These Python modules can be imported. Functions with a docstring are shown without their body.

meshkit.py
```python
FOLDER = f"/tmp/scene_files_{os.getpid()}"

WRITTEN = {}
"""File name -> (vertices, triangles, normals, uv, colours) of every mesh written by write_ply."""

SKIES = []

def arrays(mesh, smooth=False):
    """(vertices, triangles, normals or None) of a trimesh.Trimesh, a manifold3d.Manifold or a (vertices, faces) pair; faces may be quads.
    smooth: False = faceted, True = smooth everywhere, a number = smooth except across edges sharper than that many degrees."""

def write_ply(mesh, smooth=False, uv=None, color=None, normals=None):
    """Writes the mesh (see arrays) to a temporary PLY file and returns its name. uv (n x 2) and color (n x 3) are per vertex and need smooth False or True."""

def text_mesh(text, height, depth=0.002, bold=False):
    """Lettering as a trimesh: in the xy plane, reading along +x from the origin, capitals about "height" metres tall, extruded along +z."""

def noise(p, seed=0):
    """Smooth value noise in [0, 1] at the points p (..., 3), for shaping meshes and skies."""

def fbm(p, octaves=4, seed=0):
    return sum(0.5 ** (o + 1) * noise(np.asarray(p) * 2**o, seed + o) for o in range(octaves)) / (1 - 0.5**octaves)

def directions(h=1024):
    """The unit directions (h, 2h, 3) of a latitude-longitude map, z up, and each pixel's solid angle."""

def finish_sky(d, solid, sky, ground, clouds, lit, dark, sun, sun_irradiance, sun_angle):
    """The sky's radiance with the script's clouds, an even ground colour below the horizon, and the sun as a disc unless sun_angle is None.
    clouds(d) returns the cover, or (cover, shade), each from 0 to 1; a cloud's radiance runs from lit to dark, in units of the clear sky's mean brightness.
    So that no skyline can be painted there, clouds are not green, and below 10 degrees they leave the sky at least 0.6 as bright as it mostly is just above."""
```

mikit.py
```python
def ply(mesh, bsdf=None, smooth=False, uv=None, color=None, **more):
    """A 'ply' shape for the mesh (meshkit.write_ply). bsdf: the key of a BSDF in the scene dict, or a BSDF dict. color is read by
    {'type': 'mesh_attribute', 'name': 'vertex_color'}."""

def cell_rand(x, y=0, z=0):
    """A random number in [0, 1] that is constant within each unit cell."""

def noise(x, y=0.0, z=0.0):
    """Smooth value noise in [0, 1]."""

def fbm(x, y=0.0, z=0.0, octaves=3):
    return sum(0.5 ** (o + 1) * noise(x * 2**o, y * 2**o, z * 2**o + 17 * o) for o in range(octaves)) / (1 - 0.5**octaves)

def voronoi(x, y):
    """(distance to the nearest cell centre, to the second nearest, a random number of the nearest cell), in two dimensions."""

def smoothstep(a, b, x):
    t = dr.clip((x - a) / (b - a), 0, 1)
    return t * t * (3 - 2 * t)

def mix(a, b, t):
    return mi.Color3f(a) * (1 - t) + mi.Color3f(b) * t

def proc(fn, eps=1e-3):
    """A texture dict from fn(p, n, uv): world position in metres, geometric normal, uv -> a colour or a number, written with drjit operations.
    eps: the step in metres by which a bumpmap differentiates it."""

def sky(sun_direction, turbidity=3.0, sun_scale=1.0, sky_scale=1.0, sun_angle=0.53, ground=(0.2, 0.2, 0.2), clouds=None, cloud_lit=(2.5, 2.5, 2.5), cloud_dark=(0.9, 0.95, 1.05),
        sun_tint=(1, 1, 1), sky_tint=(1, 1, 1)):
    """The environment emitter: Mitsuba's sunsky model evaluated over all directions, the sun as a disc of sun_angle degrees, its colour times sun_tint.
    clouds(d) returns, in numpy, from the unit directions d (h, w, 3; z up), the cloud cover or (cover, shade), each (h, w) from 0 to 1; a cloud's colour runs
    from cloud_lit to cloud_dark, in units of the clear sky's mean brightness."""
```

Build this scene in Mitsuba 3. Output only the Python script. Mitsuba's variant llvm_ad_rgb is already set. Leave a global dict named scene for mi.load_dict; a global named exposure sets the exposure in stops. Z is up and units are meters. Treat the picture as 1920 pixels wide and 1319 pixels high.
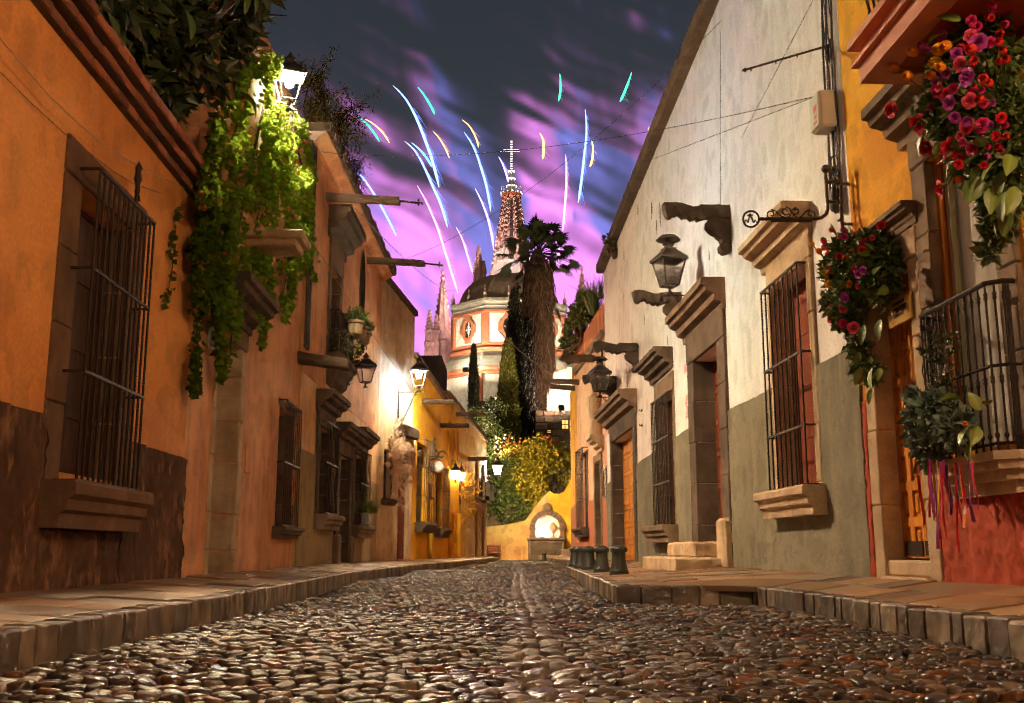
import math, random
import numpy as np, trimesh, mitsuba as mi, drjit as dr
import mikit, meshkit
from mikit import noise, fbm, voronoi, smoothstep, mix
from shapely.geometry import Polygon, box as sbox
from shapely.ops import unary_union
from scipy.spatial import Voronoi, ConvexHull

T = mi.ScalarTransform4f
scene, labels = {}, {}
rng = np.random.default_rng(7)

# ------------------------------------------------------------------ camera, sky, exposure
FOC, W0, H0 = 1940.0, 1920.0, 1319.0
PITCH = math.atan((1032 - 659.5) / FOC)
EYE = np.array([0.0, 0.0, 0.62])
FWD = np.array([0, math.cos(PITCH), math.sin(PITCH)])
UP = np.array([0, -math.sin(PITCH), math.cos(PITCH)])
scene['camera'] = {'type': 'perspective', 'fov': 2 * math.degrees(math.atan(W0 / 2 / FOC)), 'fov_axis': 'x', 'near_clip': 0.05, 'far_clip': 3000.0,
                   'to_world': T().look_at(origin=EYE.tolist(), target=(EYE + FWD).tolist(), up=[0, 0, 1])}
exposure = 0.8


# where the blue sparks fall, as azimuth and height above the horizon in degrees
SPARK_PATHS = [np.array(q, float) for q in (
    [(-5.9, 25.9), (-5.1, 24.2), (-4.3, 21.0), (-3.8, 18.6), (-3.4, 16.9)], [(-5.2, 22.6), (-4.6, 21.2), (-4.0, 18.7), (-3.4, 16.4), (-2.9, 14.4)],
    [(-2.35, 23.4), (-1.9, 21.2), (-1.5, 18.7), (-1.2, 15.7)], [(3.9, 25.1), (3.85, 22.0), (3.6, 18.5), (3.35, 16.4)], [(7.6, 24.3), (7.2, 21.6), (6.9, 19.2), (6.6, 16.6)],
    [(-9.5, 21.9), (-8.7, 20.0), (-7.9, 17.9), (-7.2, 15.6)])]


def smoke(d):
    """Firework smoke hanging over the church: cover and shade by direction (north is +y)."""
    az = np.degrees(np.arctan2(d[..., 0], np.maximum(d[..., 1], 1e-6)))
    az = np.where(d[..., 1] > 0, az, 180)
    el = np.degrees(np.arcsin(np.clip(d[..., 2], -1, 1)))
    a = np.radians(27)                                    # the wind drags the puffs into slanting streaks
    s, t = az * math.cos(a) - el * math.sin(a), az * math.sin(a) + el * math.cos(a)
    z0 = np.zeros_like(az)
    warp = meshkit.fbm(np.stack([az * .25, el * .25, z0 + 3], -1) + 30, 3, 2) - .5
    t = t + 1.1 * warp
    s = s + 4.0 * warp
    streak = .55 * meshkit.fbm(np.stack([s * 0.15, t * 0.9, z0], -1) + 40, 2, 3) + .45 * meshkit.fbm(np.stack([s * 0.22 + t * .1, t * 2.1 - s * .02, z0], -1) + 60, 1, 33)
    fine = meshkit.fbm(np.stack([s * 0.31 + 9, t * 2.3, z0 + 5], -1) + 80, 1, 5) * .6 + .4 * meshkit.fbm(np.stack([s * 0.2 + t * .3, t * 1.5 - s * .05, z0 + 5], -1) + 10, 2, 15)
    puff = meshkit.fbm(np.stack([az * 0.33, el * 0.3, z0], -1) + 20, 4, 9)
    col = meshkit.fbm(np.stack([az * 0.62 + el * 0.12, el * 0.05, z0 + 2], -1) + 60, 3, 11)
    # ragged plumes side by side
    top = 25.4 + 11.0 * (col - 0.45) - 0.006 * az ** 2 - 6.0 * np.exp(-((az + 1.2 + 0.16 * (el - 22)) / 1.2) ** 2)
    body = 1 / (1 + np.exp((el - top) / 1.1))
    side = np.exp(-np.maximum(np.abs(az - 0.5) - 8.5, 0) ** 2 / 18.0)
    low = np.clip((27.6 - el) / 10.0, 0, 1) ** 1.15
    cover = body * side * np.clip(0.16 + 1.1 * low + (3.2 - 1.6 * low) * (streak - 0.5) + (1.1 - .5 * low) * (fine - 0.5), 0, 1)
    blue = meshkit.fbm(np.stack([az * 0.38 + el * 0.16, el * 0.1, z0 + 9], -1) + 11, 3, 21)
    shade = np.clip(4.2 * (blue - 0.52) + 2.0 * (streak - 0.5) + 0.055 * (el - 17.0), 0, 1)
    bright = np.clip(0.22 + 0.82 * np.clip((26.6 - el) / 11.0, 0, 1) ** 1.5 + 1.1 * (puff - 0.5) + 1.0 * (streak - .5) + 0.4 * (fine - .5), 0.1, 1)
    cover = (cover * bright) ** 1.25 * np.clip(.42 + 1.5 * (streak * .65 + puff * .55 - .28), .3, 1) + .05 * body * side * np.clip(4 * (streak - .38), 0, 1)
    for path in SPARK_PATHS:                              # smoke drifting off each falling blue spark, lit blue by it
        e1, e0 = path[:, 1].max(), path[:, 1].min()
        o = np.argsort(path[:, 1])
        da = az - np.interp(el, path[o, 1], path[o, 0])
        g = np.where(da > 0, np.exp(-np.maximum(da, 0) / 0.75), np.exp(np.minimum(da, 0) / 0.12)) * np.clip((e1 - el) * 1.2, 0, 1) * np.clip((el - e0) * 1.2 + .3, 0, 1)
        g = g * np.clip(.15 + 2.2 * (streak - .38) + .9 * (fine - .5), 0, 1) * (np.abs(az) < 30)
        shade = shade * (1 - .8 * g) + .8 * g
        cover = cover + (.6 - cover) * .75 * g
    return np.clip(cover, 0, 1), np.clip(shade, 0, 1)


scene['sky'] = mikit.sky([-0.3, -0.9, 0.25], turbidity=6, sun_scale=0.0, sky_scale=0.392, sky_tint=(1.26, 1.0, 0.93), ground=(0.05, 0.045, 0.04),
                         clouds=smoke, cloud_lit=(24.0, 7.4, 25.0), cloud_dark=(4.6, 4.6, 15.0))
scene['sky']['sampling_weight'] = 3.0


# ------------------------------------------------------------------ projection helpers: where a line of sight meets a plane of the place
def sight(px, py):
    return FOC * FWD + (px - 960) * np.array([1.0, 0, 0]) + (659.5 - py) * UP


def at(px, py, Y):
    d = sight(px, py)
    return EYE + d * (Y / d[1])


def zat(py, Y):
    return at(960, py, Y)[2]


# ------------------------------------------------------------------ names
used = {}


def reg(base):
    n = used.get(base, 0)
    used[base] = n + 1
    return base if n == 0 else f'{base}_{n:03d}'


def tag(key, label=None, cat=None, group=None, kind=None):
    d = labels.setdefault(key, {})
    for a, b in (('label', label), ('category', cat), ('group', group), ('kind', kind)):
        if b:
            d[a] = b
    return key


def put(key, mesh, mat, smooth=False, color=None, **more):
    """One entry of the scene."""
    V, F = mesh
    if len(F) == 0:
        return key
    scene[key] = mikit.ply((np.asarray(V, float), np.asarray(F, int)), mat, smooth=smooth, color=color, **more)
    return key


def part(parent, base, mesh, mat, smooth=False, color=None, **more):
    return put(reg(parent + '__' + base), mesh, mat, smooth, color, **more)


# ------------------------------------------------------------------ meshes as (vertices, triangles)
def cat(ms):
    ms = [m for m in ms if len(m[1])]
    if not ms:
        return np.zeros((0, 3)), np.zeros((0, 3), int)
    o = np.cumsum([0] + [len(m[0]) for m in ms])
    return np.vstack([m[0] for m in ms]), np.vstack([np.asarray(m[1]) + a for m, a in zip(ms, o)])


def catc(ms):
    V, F = cat([(m[0], m[1]) for m in ms])
    return V, F, np.vstack([np.broadcast_to(m[2], (len(m[0]), 3)) for m in ms])


def hull(P):
    h = ConvexHull(P)
    F = h.simplices.copy()
    c = P.mean(0)
    n = np.cross(P[F[:, 1]] - P[F[:, 0]], P[F[:, 2]] - P[F[:, 0]])
    bad = (n * (P[F[:, 0]] - c)).sum(1) < 0
    F[bad] = F[bad][:, ::-1]
    return P, F


def box(x0, x1, y0, y1, z0, z1, b=0.0):
    if b <= 0:
        P = np.array([[x, y, z] for x in (x0, x1) for y in (y0, y1) for z in (z0, z1)], float)
        F = np.array([[0, 1, 3], [0, 3, 2], [4, 6, 7], [4, 7, 5], [0, 4, 5], [0, 5, 1], [2, 3, 7], [2, 7, 6], [0, 2, 6], [0, 6, 4], [1, 5, 7], [1, 7, 3]])
        return P, F
    b = min(b, 0.45 * min(abs(x1 - x0), abs(y1 - y0), abs(z1 - z0)))
    P = []
    for x, sx in ((x0, 1), (x1, -1)):
        for y, sy in ((y0, 1), (y1, -1)):
            for z, sz in ((z0, 1), (z1, -1)):
                P += [[x, y + sy * b, z + sz * b], [x + sx * b, y, z + sz * b], [x + sx * b, y + sy * b, z]]
    return hull(np.array(P, float))


def tube(pts, r, n=6, cap=True):
    P = np.asarray(pts, float)
    m = len(P)
    R = np.broadcast_to(np.asarray(r, float), (m,))
    tg = np.gradient(P, axis=0)
    tg /= np.linalg.norm(tg, axis=1, keepdims=True) + 1e-12
    a = np.cross(tg[0], [0, 0, 1.0] if abs(tg[0][2]) < 0.9 else [1.0, 0, 0])
    a /= np.linalg.norm(a)
    ang = np.arange(n) / n * 2 * np.pi
    V = []
    for i in range(m):
        a = a - tg[i] * (a @ tg[i])
        a /= np.linalg.norm(a) + 1e-12
        b = np.cross(tg[i], a)
        V.append(P[i] + R[i] * (np.cos(ang)[:, None] * a + np.sin(ang)[:, None] * b))
    V = np.vstack(V)
    i, j = np.meshgrid(np.arange(m - 1), np.arange(n), indexing='ij')
    p, q = (i * n + j).ravel(), (i * n + (j + 1) % n).ravel()
    F = np.vstack([np.stack([p, q, q + n], 1), np.stack([p, q + n, p + n], 1)])
    if cap:
        k = len(V)
        V = np.vstack([V, P[:1], P[-1:]])
        j = np.arange(n)
        F = np.vstack([F, np.stack([j * 0 + k, (j + 1) % n, j], 1), np.stack([j * 0 + k + 1, j + (m - 1) * n, (j + 1) % n + (m - 1) * n], 1)])
    return V, F


def lathe(prof, n=16, c=(0, 0, 0), ph=0.0):
    prof = np.asarray(prof, float)
    m = len(prof)
    ang = np.arange(n) / n * 2 * np.pi + ph
    V = np.stack([prof[:, :1] * np.cos(ang), prof[:, :1] * np.sin(ang), np.broadcast_to(prof[:, 1:], (m, n))], -1).reshape(-1, 3) + np.asarray(c, float)
    i, j = np.meshgrid(np.arange(m - 1), np.arange(n), indexing='ij')
    p, q = (i * n + j).ravel(), (i * n + (j + 1) % n).ravel()
    return V, np.vstack([np.stack([p, q, q + n], 1), np.stack([p, q + n, p + n], 1)])


def sphere(c, r, k=2):
    s = trimesh.creation.icosphere(subdivisions=k)
    return s.vertices * np.asarray(r) + np.asarray(c), s.faces


def extr(poly, y0, y1):
    """A polygon in (x, z), given depth from y0 to y1."""
    out = []
    for g in getattr(poly, 'geoms', [poly]):
        if g.area < 1e-7:
            continue
        m = trimesh.creation.extrude_polygon(g, y1 - y0, engine='earcut')
        V = m.vertices
        out.append((np.stack([V[:, 0], V[:, 2] + y0, V[:, 1]], 1), m.faces[:, ::-1]))
    return cat(out)


def mould(prof, x0, x1):
    """A moulding: the polygon in (o, z) run along x."""
    m = trimesh.creation.extrude_polygon(Polygon(prof), x1 - x0, engine='earcut')
    V = m.vertices
    return np.stack([V[:, 2] + x0, V[:, 0], V[:, 1]], 1), m.faces


def grid(nx, ny, fn):
    """A sheet: fn(s, t) with s, t in 0..1 gives points."""
    s, t = np.meshgrid(np.linspace(0, 1, nx), np.linspace(0, 1, ny), indexing='ij')
    V = fn(s.ravel(), t.ravel())
    i, j = np.meshgrid(np.arange(nx - 1), np.arange(ny - 1), indexing='ij')
    p = (i * ny + j).ravel()
    return V, np.vstack([np.stack([p, p + ny, p + ny + 1], 1), np.stack([p, p + ny + 1, p + 1], 1)])


def spiral(c, r0, r1, a0, a1, n=18):
    a = np.linspace(a0, a1, n)
    r = np.linspace(r0, r1, n)
    return np.stack([c[0] + r * np.cos(a), c[1] + r * np.sin(a)], 1)


def rot_to(d, spin=0.0):
    """A rotation that takes +z to d."""
    d = np.asarray(d, float) / np.linalg.norm(d)
    a = np.cross([0, 0, 1.0], d) if abs(d[2]) < 0.95 else np.cross([1.0, 0, 0], d)
    a /= np.linalg.norm(a)
    b = np.cross(d, a)
    c, s = math.cos(spin), math.sin(spin)
    return np.stack([a * c + b * s, -a * s + b * c, d], 1)


def jit(mesh, amp, sc, seed=0):
    V, F = mesh
    n = np.stack([meshkit.fbm(V * sc + 31 * k + 7, 3, seed + k) for k in range(3)], 1) - 0.5
    return V + n * 2 * amp, F


def sub(mesh, edge):
    V, F = trimesh.remesh.subdivide_to_size(np.asarray(mesh[0]), np.asarray(mesh[1]), edge, max_iter=12)
    t = trimesh.Trimesh(V, F, process=True)
    return np.array(t.vertices), np.array(t.faces)


# ------------------------------------------------------------------ materials
def two(b):
    return {'type': 'twosided', 'bsdf': b}


def rgb(*c):
    return {'type': 'rgb', 'value': list(c)}


def flat(name, c, rough=0.7, metal=0.0, spec=0.4):
    scene[name] = two({'type': 'principled', 'base_color': rgb(*c), 'roughness': rough, 'metallic': metal, 'specular': spec})
    return name


def plaster(name, c0, c1, c2, big=0.8, drip=0.5, grain=0.0016, rough=0.85, seed=0.0, drops=1.0, stain=0.15, runf=7.0, runz=0.55):
    """Old lime wash: clouds of a second tone, runs of damp down the wall, trowel marks and grit."""
    def col(p, n, uv):
        x, y, z = p.x + seed, p.y + seed, p.z
        clouds = fbm(x * big, y * big, z * big, 4)
        runs = fbm(x * runf, y * runf, z * runz, 3)
        fine = fbm(x * 31, y * 31, z * 31, 2)
        c = mix(c0, c1, smoothstep(0.36, 0.66, clouds))
        patch = fbm(x * 2.3 + 7, y * 2.3, z * 1.7 + 9, 4)
        c = c * (1 - stain * smoothstep(0.55, 0.62, patch)) * (0.92 + 0.2 * smoothstep(0.3, 0.45, patch))
        c = mix(c, c2, drip * smoothstep(0.5, 0.8, runs * 0.75 + clouds * 0.3))
        return c * (0.86 + 0.28 * fine)

    def hgt(p, n, uv):
        return fbm(p.x * 9, p.y * 9, p.z * 6 + seed, 3) * 3.5 + noise(p.x * 120, p.y * 120, p.z * 120) * drops
    scene[name] = {'type': 'bumpmap', 'tex': mikit.proc(hgt, 0.003), 'scale': grain, 'bsdf': two({'type': 'principled', 'base_color': mikit.proc(col), 'roughness': rough, 'specular': 0.3})}
    return name


plaster('m_orange_left', (0.67, 0.30, 0.095), (0.52, 0.205, 0.06), (0.68, 0.37, 0.16), big=0.55, drip=0.35, seed=3)
plaster('m_salmon', (0.66, 0.345, 0.18), (0.52, 0.235, 0.12), (0.38, 0.19, 0.11), big=0.7, drip=0.6, seed=11)
plaster('m_tan', (0.68, 0.43, 0.22), (0.58, 0.32, 0.14), (0.36, 0.21, 0.11), big=0.6, drip=0.6, seed=21)
plaster('m_cream', (0.66, 0.53, 0.36), (0.55, 0.41, 0.25), (0.33, 0.22, 0.13), big=0.5, drip=0.5, seed=31)
plaster('m_yellow', (0.70, 0.38, 0.03), (0.58, 0.27, 0.02), (0.40, 0.18, 0.03), big=0.6, drip=0.4, seed=41)
plaster('m_white', (0.71, 0.655, 0.645), (0.64, 0.58, 0.575), (0.47, 0.40, 0.385), big=0.4, drip=0.3, seed=51, stain=0.09)
plaster('m_pink', (0.60, 0.33, 0.22), (0.50, 0.26, 0.17), (0.42, 0.22, 0.15), big=0.6, drip=0.5, seed=61)
plaster('m_orange_right', (0.74, 0.33, 0.022), (0.64, 0.25, 0.018), (0.60, 0.22, 0.02), big=0.8, drip=0.4, seed=71)
plaster('m_grey_rough', (0.185, 0.17, 0.125), (0.14, 0.128, 0.095), (0.29, 0.25, 0.17), big=0.7, drip=0.45, grain=0.006, seed=81, drops=1.6)
plaster('m_brown_rough', (0.055, 0.025, 0.015), (0.09, 0.042, 0.024), (0.25, 0.13, 0.07), big=1.2, drip=1.0, grain=0.012, seed=91, rough=0.6, stain=.35, runf=13.0, runz=3.2)
plaster('m_red_rough', (0.34, 0.05, 0.022), (0.28, 0.04, 0.018), (0.42, 0.10, 0.05), big=1.1, drip=0.4, grain=0.004, seed=95)
plaster('m_stone', (0.18, 0.125, 0.085), (0.125, 0.085, 0.06), (0.075, 0.053, 0.038), big=2.2, drip=0.5, grain=0.004, seed=101, drops=1.8)
plaster('m_stone_dark', (0.085, 0.063, 0.047), (0.055, 0.04, 0.031), (0.035, 0.026, 0.02), big=2.5, drip=0.5, grain=0.005, seed=111, drops=1.6)
plaster('m_stone_pale', (0.50, 0.38, 0.26), (0.42, 0.30, 0.19), (0.27, 0.19, 0.12), big=2.4, drip=0.5, grain=0.004, seed=121, drops=2)


def vcol(name, rough=0.7, spec=0.4, **kw):
    scene[name] = two({'type': 'principled', 'base_color': {'type': 'mesh_attribute', 'name': 'vertex_color'}, 'roughness': rough, 'specular': spec, **kw})


vcol('m_tinted', 0.75)
vcol('m_petal', 0.5, 0.3)
scene['m_cobble'] = {'type': 'bumpmap', 'tex': mikit.proc(lambda p, n, uv: fbm(p.x * 45, p.y * 45, p.z * 45, 3), 0.003), 'scale': 0.006,
                     'bsdf': two({'type': 'principled', 'base_color': {'type': 'mesh_attribute', 'name': 'vertex_color'},
                                  'clearcoat': 0.3, 'clearcoat_gloss': 0.9, 'roughness': mikit.proc(lambda p, n, uv: 0.25 + 0.35 * smoothstep(0.35, 0.7, fbm(p.x * 1.1, p.y * 1.1, 3.0, 3))), 'specular': 0.6})}
scene['m_kerb'] = {'type': 'bumpmap', 'tex': mikit.proc(lambda p, n, uv: fbm(p.x * 22, p.y * 22, p.z * 22, 4), 0.003), 'scale': 0.016,
                   'bsdf': two({'type': 'principled', 'base_color': {'type': 'mesh_attribute', 'name': 'vertex_color'},
                                'roughness': mikit.proc(lambda p, n, uv: 0.24 + 0.42 * smoothstep(0.38, 0.66, fbm(p.x * 2.3, p.y * 2.3, p.z * 2.3, 3))), 'specular': 0.5})}
scene['m_leaf'] = two({'type': 'principled', 'base_color': {'type': 'mesh_attribute', 'name': 'vertex_color'}, 'roughness': 0.42, 'specular': 0.5})
scene['m_leaf_thin'] = {'type': 'principledthin', 'base_color': {'type': 'mesh_attribute', 'name': 'vertex_color'}, 'roughness': 0.45, 'diff_trans': 0.8, 'spec_trans': 0.0, 'eta': 1.4}
flat('m_iron', (0.022, 0.018, 0.017), 0.45, 0.0, 0.5)
flat('m_iron_rust', (0.02, 0.0125, 0.010), 0.6, 0.0, 0.25)
flat('m_black', (0.012, 0.011, 0.011), 0.5)
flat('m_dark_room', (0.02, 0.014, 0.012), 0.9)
flat('m_white_cloth', (0.72, 0.70, 0.66), 0.9)
plaster('m_spout_stone', (0.05, 0.037, 0.029), (0.032, 0.024, 0.019), (0.02, 0.015, 0.012), big=2.5, drip=0.4, grain=0.006, seed=161, drops=1.4)
flat('m_grey_box', (0.50, 0.47, 0.42), 0.5)
flat('m_cable', (0.02, 0.02, 0.022), 0.5)
flat('m_cable_pale', (0.35, 0.28, 0.22), 0.5)


def wood(name, c0, c1, rough=0.5):
    def col(p, n, uv):
        g = fbm(p.x * 26, p.y * 26, p.z * 1.6, 3)
        return mix(c0, c1, smoothstep(0.3, 0.7, g)) * (0.85 + 0.3 * noise(p.x * 90, p.y * 90, p.z * 8))
    scene[name] = two({'type': 'principled', 'base_color': mikit.proc(col), 'roughness': rough, 'specular': 0.4})


wood('m_wood_dark', (0.028, 0.013, 0.009), (0.05, 0.022, 0.013))
wood('m_wood_red', (0.17, 0.035, 0.016), (0.10, 0.022, 0.012))
wood('m_wood_amber', (0.58, 0.22, 0.03), (0.42, 0.14, 0.02))
scene['m_glass'] = {'type': 'thindielectric', 'int_ior': 1.5}
# lantern glass: a tenth of the pane is dust and sheen, the rest lets the light straight through
scene['m_lamp_glass'] = {'type': 'mask', 'opacity': 0.1, 'bsdf': two({'type': 'plastic', 'diffuse_reflectance': rgb(.3, .3, .28)})}
LAMP_COL = np.array([1.0, 0.66, 0.34])

# ------------------------------------------------------------------ the street's plan
ZL, ZR = 0.296, 0.347                # pavement height at the foot of the walls
KZL, KZR = 0.226, 0.215              # top of the kerbs


class Fac:
    """A facade: u runs along the wall away from the camera, o out of the wall towards the street, z up."""

    def __init__(self, p0, p1, side):
        self.p0, self.p1 = np.array(p0, float), np.array(p1, float)
        d = self.p1 - self.p0
        self.L = float(np.linalg.norm(d))
        self.t = d / self.L
        self.n = np.array([self.t[1], -self.t[0]]) * (1 if side == 'L' else -1)
        self.side = side

    def w(self, u, o, z):
        q = self.p0 + self.t * u + self.n * o
        return np.array([q[0], q[1], z])

    def W(self, mesh):
        V, F = np.asarray(mesh[0], float), np.asarray(mesh[1])
        q = self.p0 + V[:, :1] * self.t + V[:, 1:2] * self.n
        return np.column_stack([q, V[:, 2]]), (F if self.side == 'L' and False else F[:, ::-1] if self.side == 'L' else F)

    def uz(self, px, py, o=0.0):
        d = sight(px, py)
        q = self.p0 + self.n * o
        s = ((q - EYE[:2]) @ self.n) / (d[:2] @ self.n)
        P = EYE + d * s
        return float((P[:2] - self.p0) @ self.t), float(P[2])

    def u(self, px, py=1032.0, o=0.0):
        return self.uz(px, py, o)[0]

    def z(self, px, py, o=0.0):
        return self.uz(px, py, o)[1]

    def dir(self, a, b, c):
        """A vector given along (u, o, z)."""
        return np.array([*(self.t * a + self.n * b), c])


def ground_pt(px, Y):
    return at(px, 1032, Y)[:2]


def Lx(Y): return -3.73 - 0.032 * Y
def Rx(Y): return 4.42 - 0.044 * Y


Y_LC0 = 21.4
FA = Fac((Lx(-8), -8), (Lx(13.1), 13.1), 'L')
FB = Fac((Lx(13.1) - .05, 13.1), (Lx(21.4) - .05, 21.4), 'L')
FC = Fac((Lx(21.4), 21.4), ground_pt(703, 33.5), 'L')
FD = Fac(ground_pt(703, 33.5), ground_pt(770, 37.0), 'L')
FE = Fac(ground_pt(770, 37.0), ground_pt(833, 45.0), 'L')
FF = Fac(ground_pt(833, 45.0), ground_pt(872, 50.5), 'L')
FG = Fac(ground_pt(872, 50.5), ground_pt(912, 57.0), 'L')
FR1 = Fac((Rx(-8), -8), (Rx(11.45), 11.45), 'R')
FR2 = Fac((Rx(11.45), 11.45), (Rx(32.6), 32.6), 'R')
FR3 = Fac((Rx(32.6), 32.6), ground_pt(1084, 40.0), 'R')
FR4 = Fac(ground_pt(1084, 40.0), ground_pt(1072, 47.0), 'R')
YEND = 63.0

# ------------------------------------------------------------------ ground, road, kerbs, pavements
kerb_left = np.array([(-2.5, -8), (-2.5, 5), (-2.55, 9.2), (-2.98, 19.7), (-2.62, 31.6), (-1.9, 38), (-1.0, 52), (-.75, 62)])
kerb_right = np.array([(3.3, -8), (2.95, 6), (2.79, 12.3), (1.22, 12.31), (1.42, 28.0), (2.1, 28.02), (2.3, 40), (1.9, 61.5)])


def klx(Y): return np.interp(Y, kerb_left[:, 1], kerb_left[:, 0])
def krx(Y): return np.interp(Y, kerb_right[:, 1], kerb_right[:, 0])


V, F = grid(60, 60, lambda s, t: np.stack([(s - .5) * 1600, t * 1700 - 100, 0 * s - .12], 1))
put('ground', (V, F), flat('m_ground', (0.06, 0.05, 0.04), 0.9))
tag('ground', 'dark earth lying under and beyond the street', kind='structure')


def road_z(x, y):
    return 0.0 + 0.014 * np.sin(y * 0.55 + x) + 0.05 * (meshkit.noise(np.stack([x * .55, y * .38, x * 0 + 3], -1)) - .5)


plaster('m_mortar', (0.05, 0.036, 0.027), (0.035, 0.027, 0.021), (0.085, 0.06, 0.04), big=1.5, drip=0.3, grain=0.01, rough=0.4, seed=5)
V, F = grid(40, 220, lambda s, t: np.stack([(s - .5) * 8.4, t * 71 - 8, road_z((s - .5) * 8.4, t * 71 - 8) - 0.02], 1))
put('road', (V, F), 'm_mortar', True)
tag('road', 'wet cobbled street running up to the fountain', kind='structure')


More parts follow.
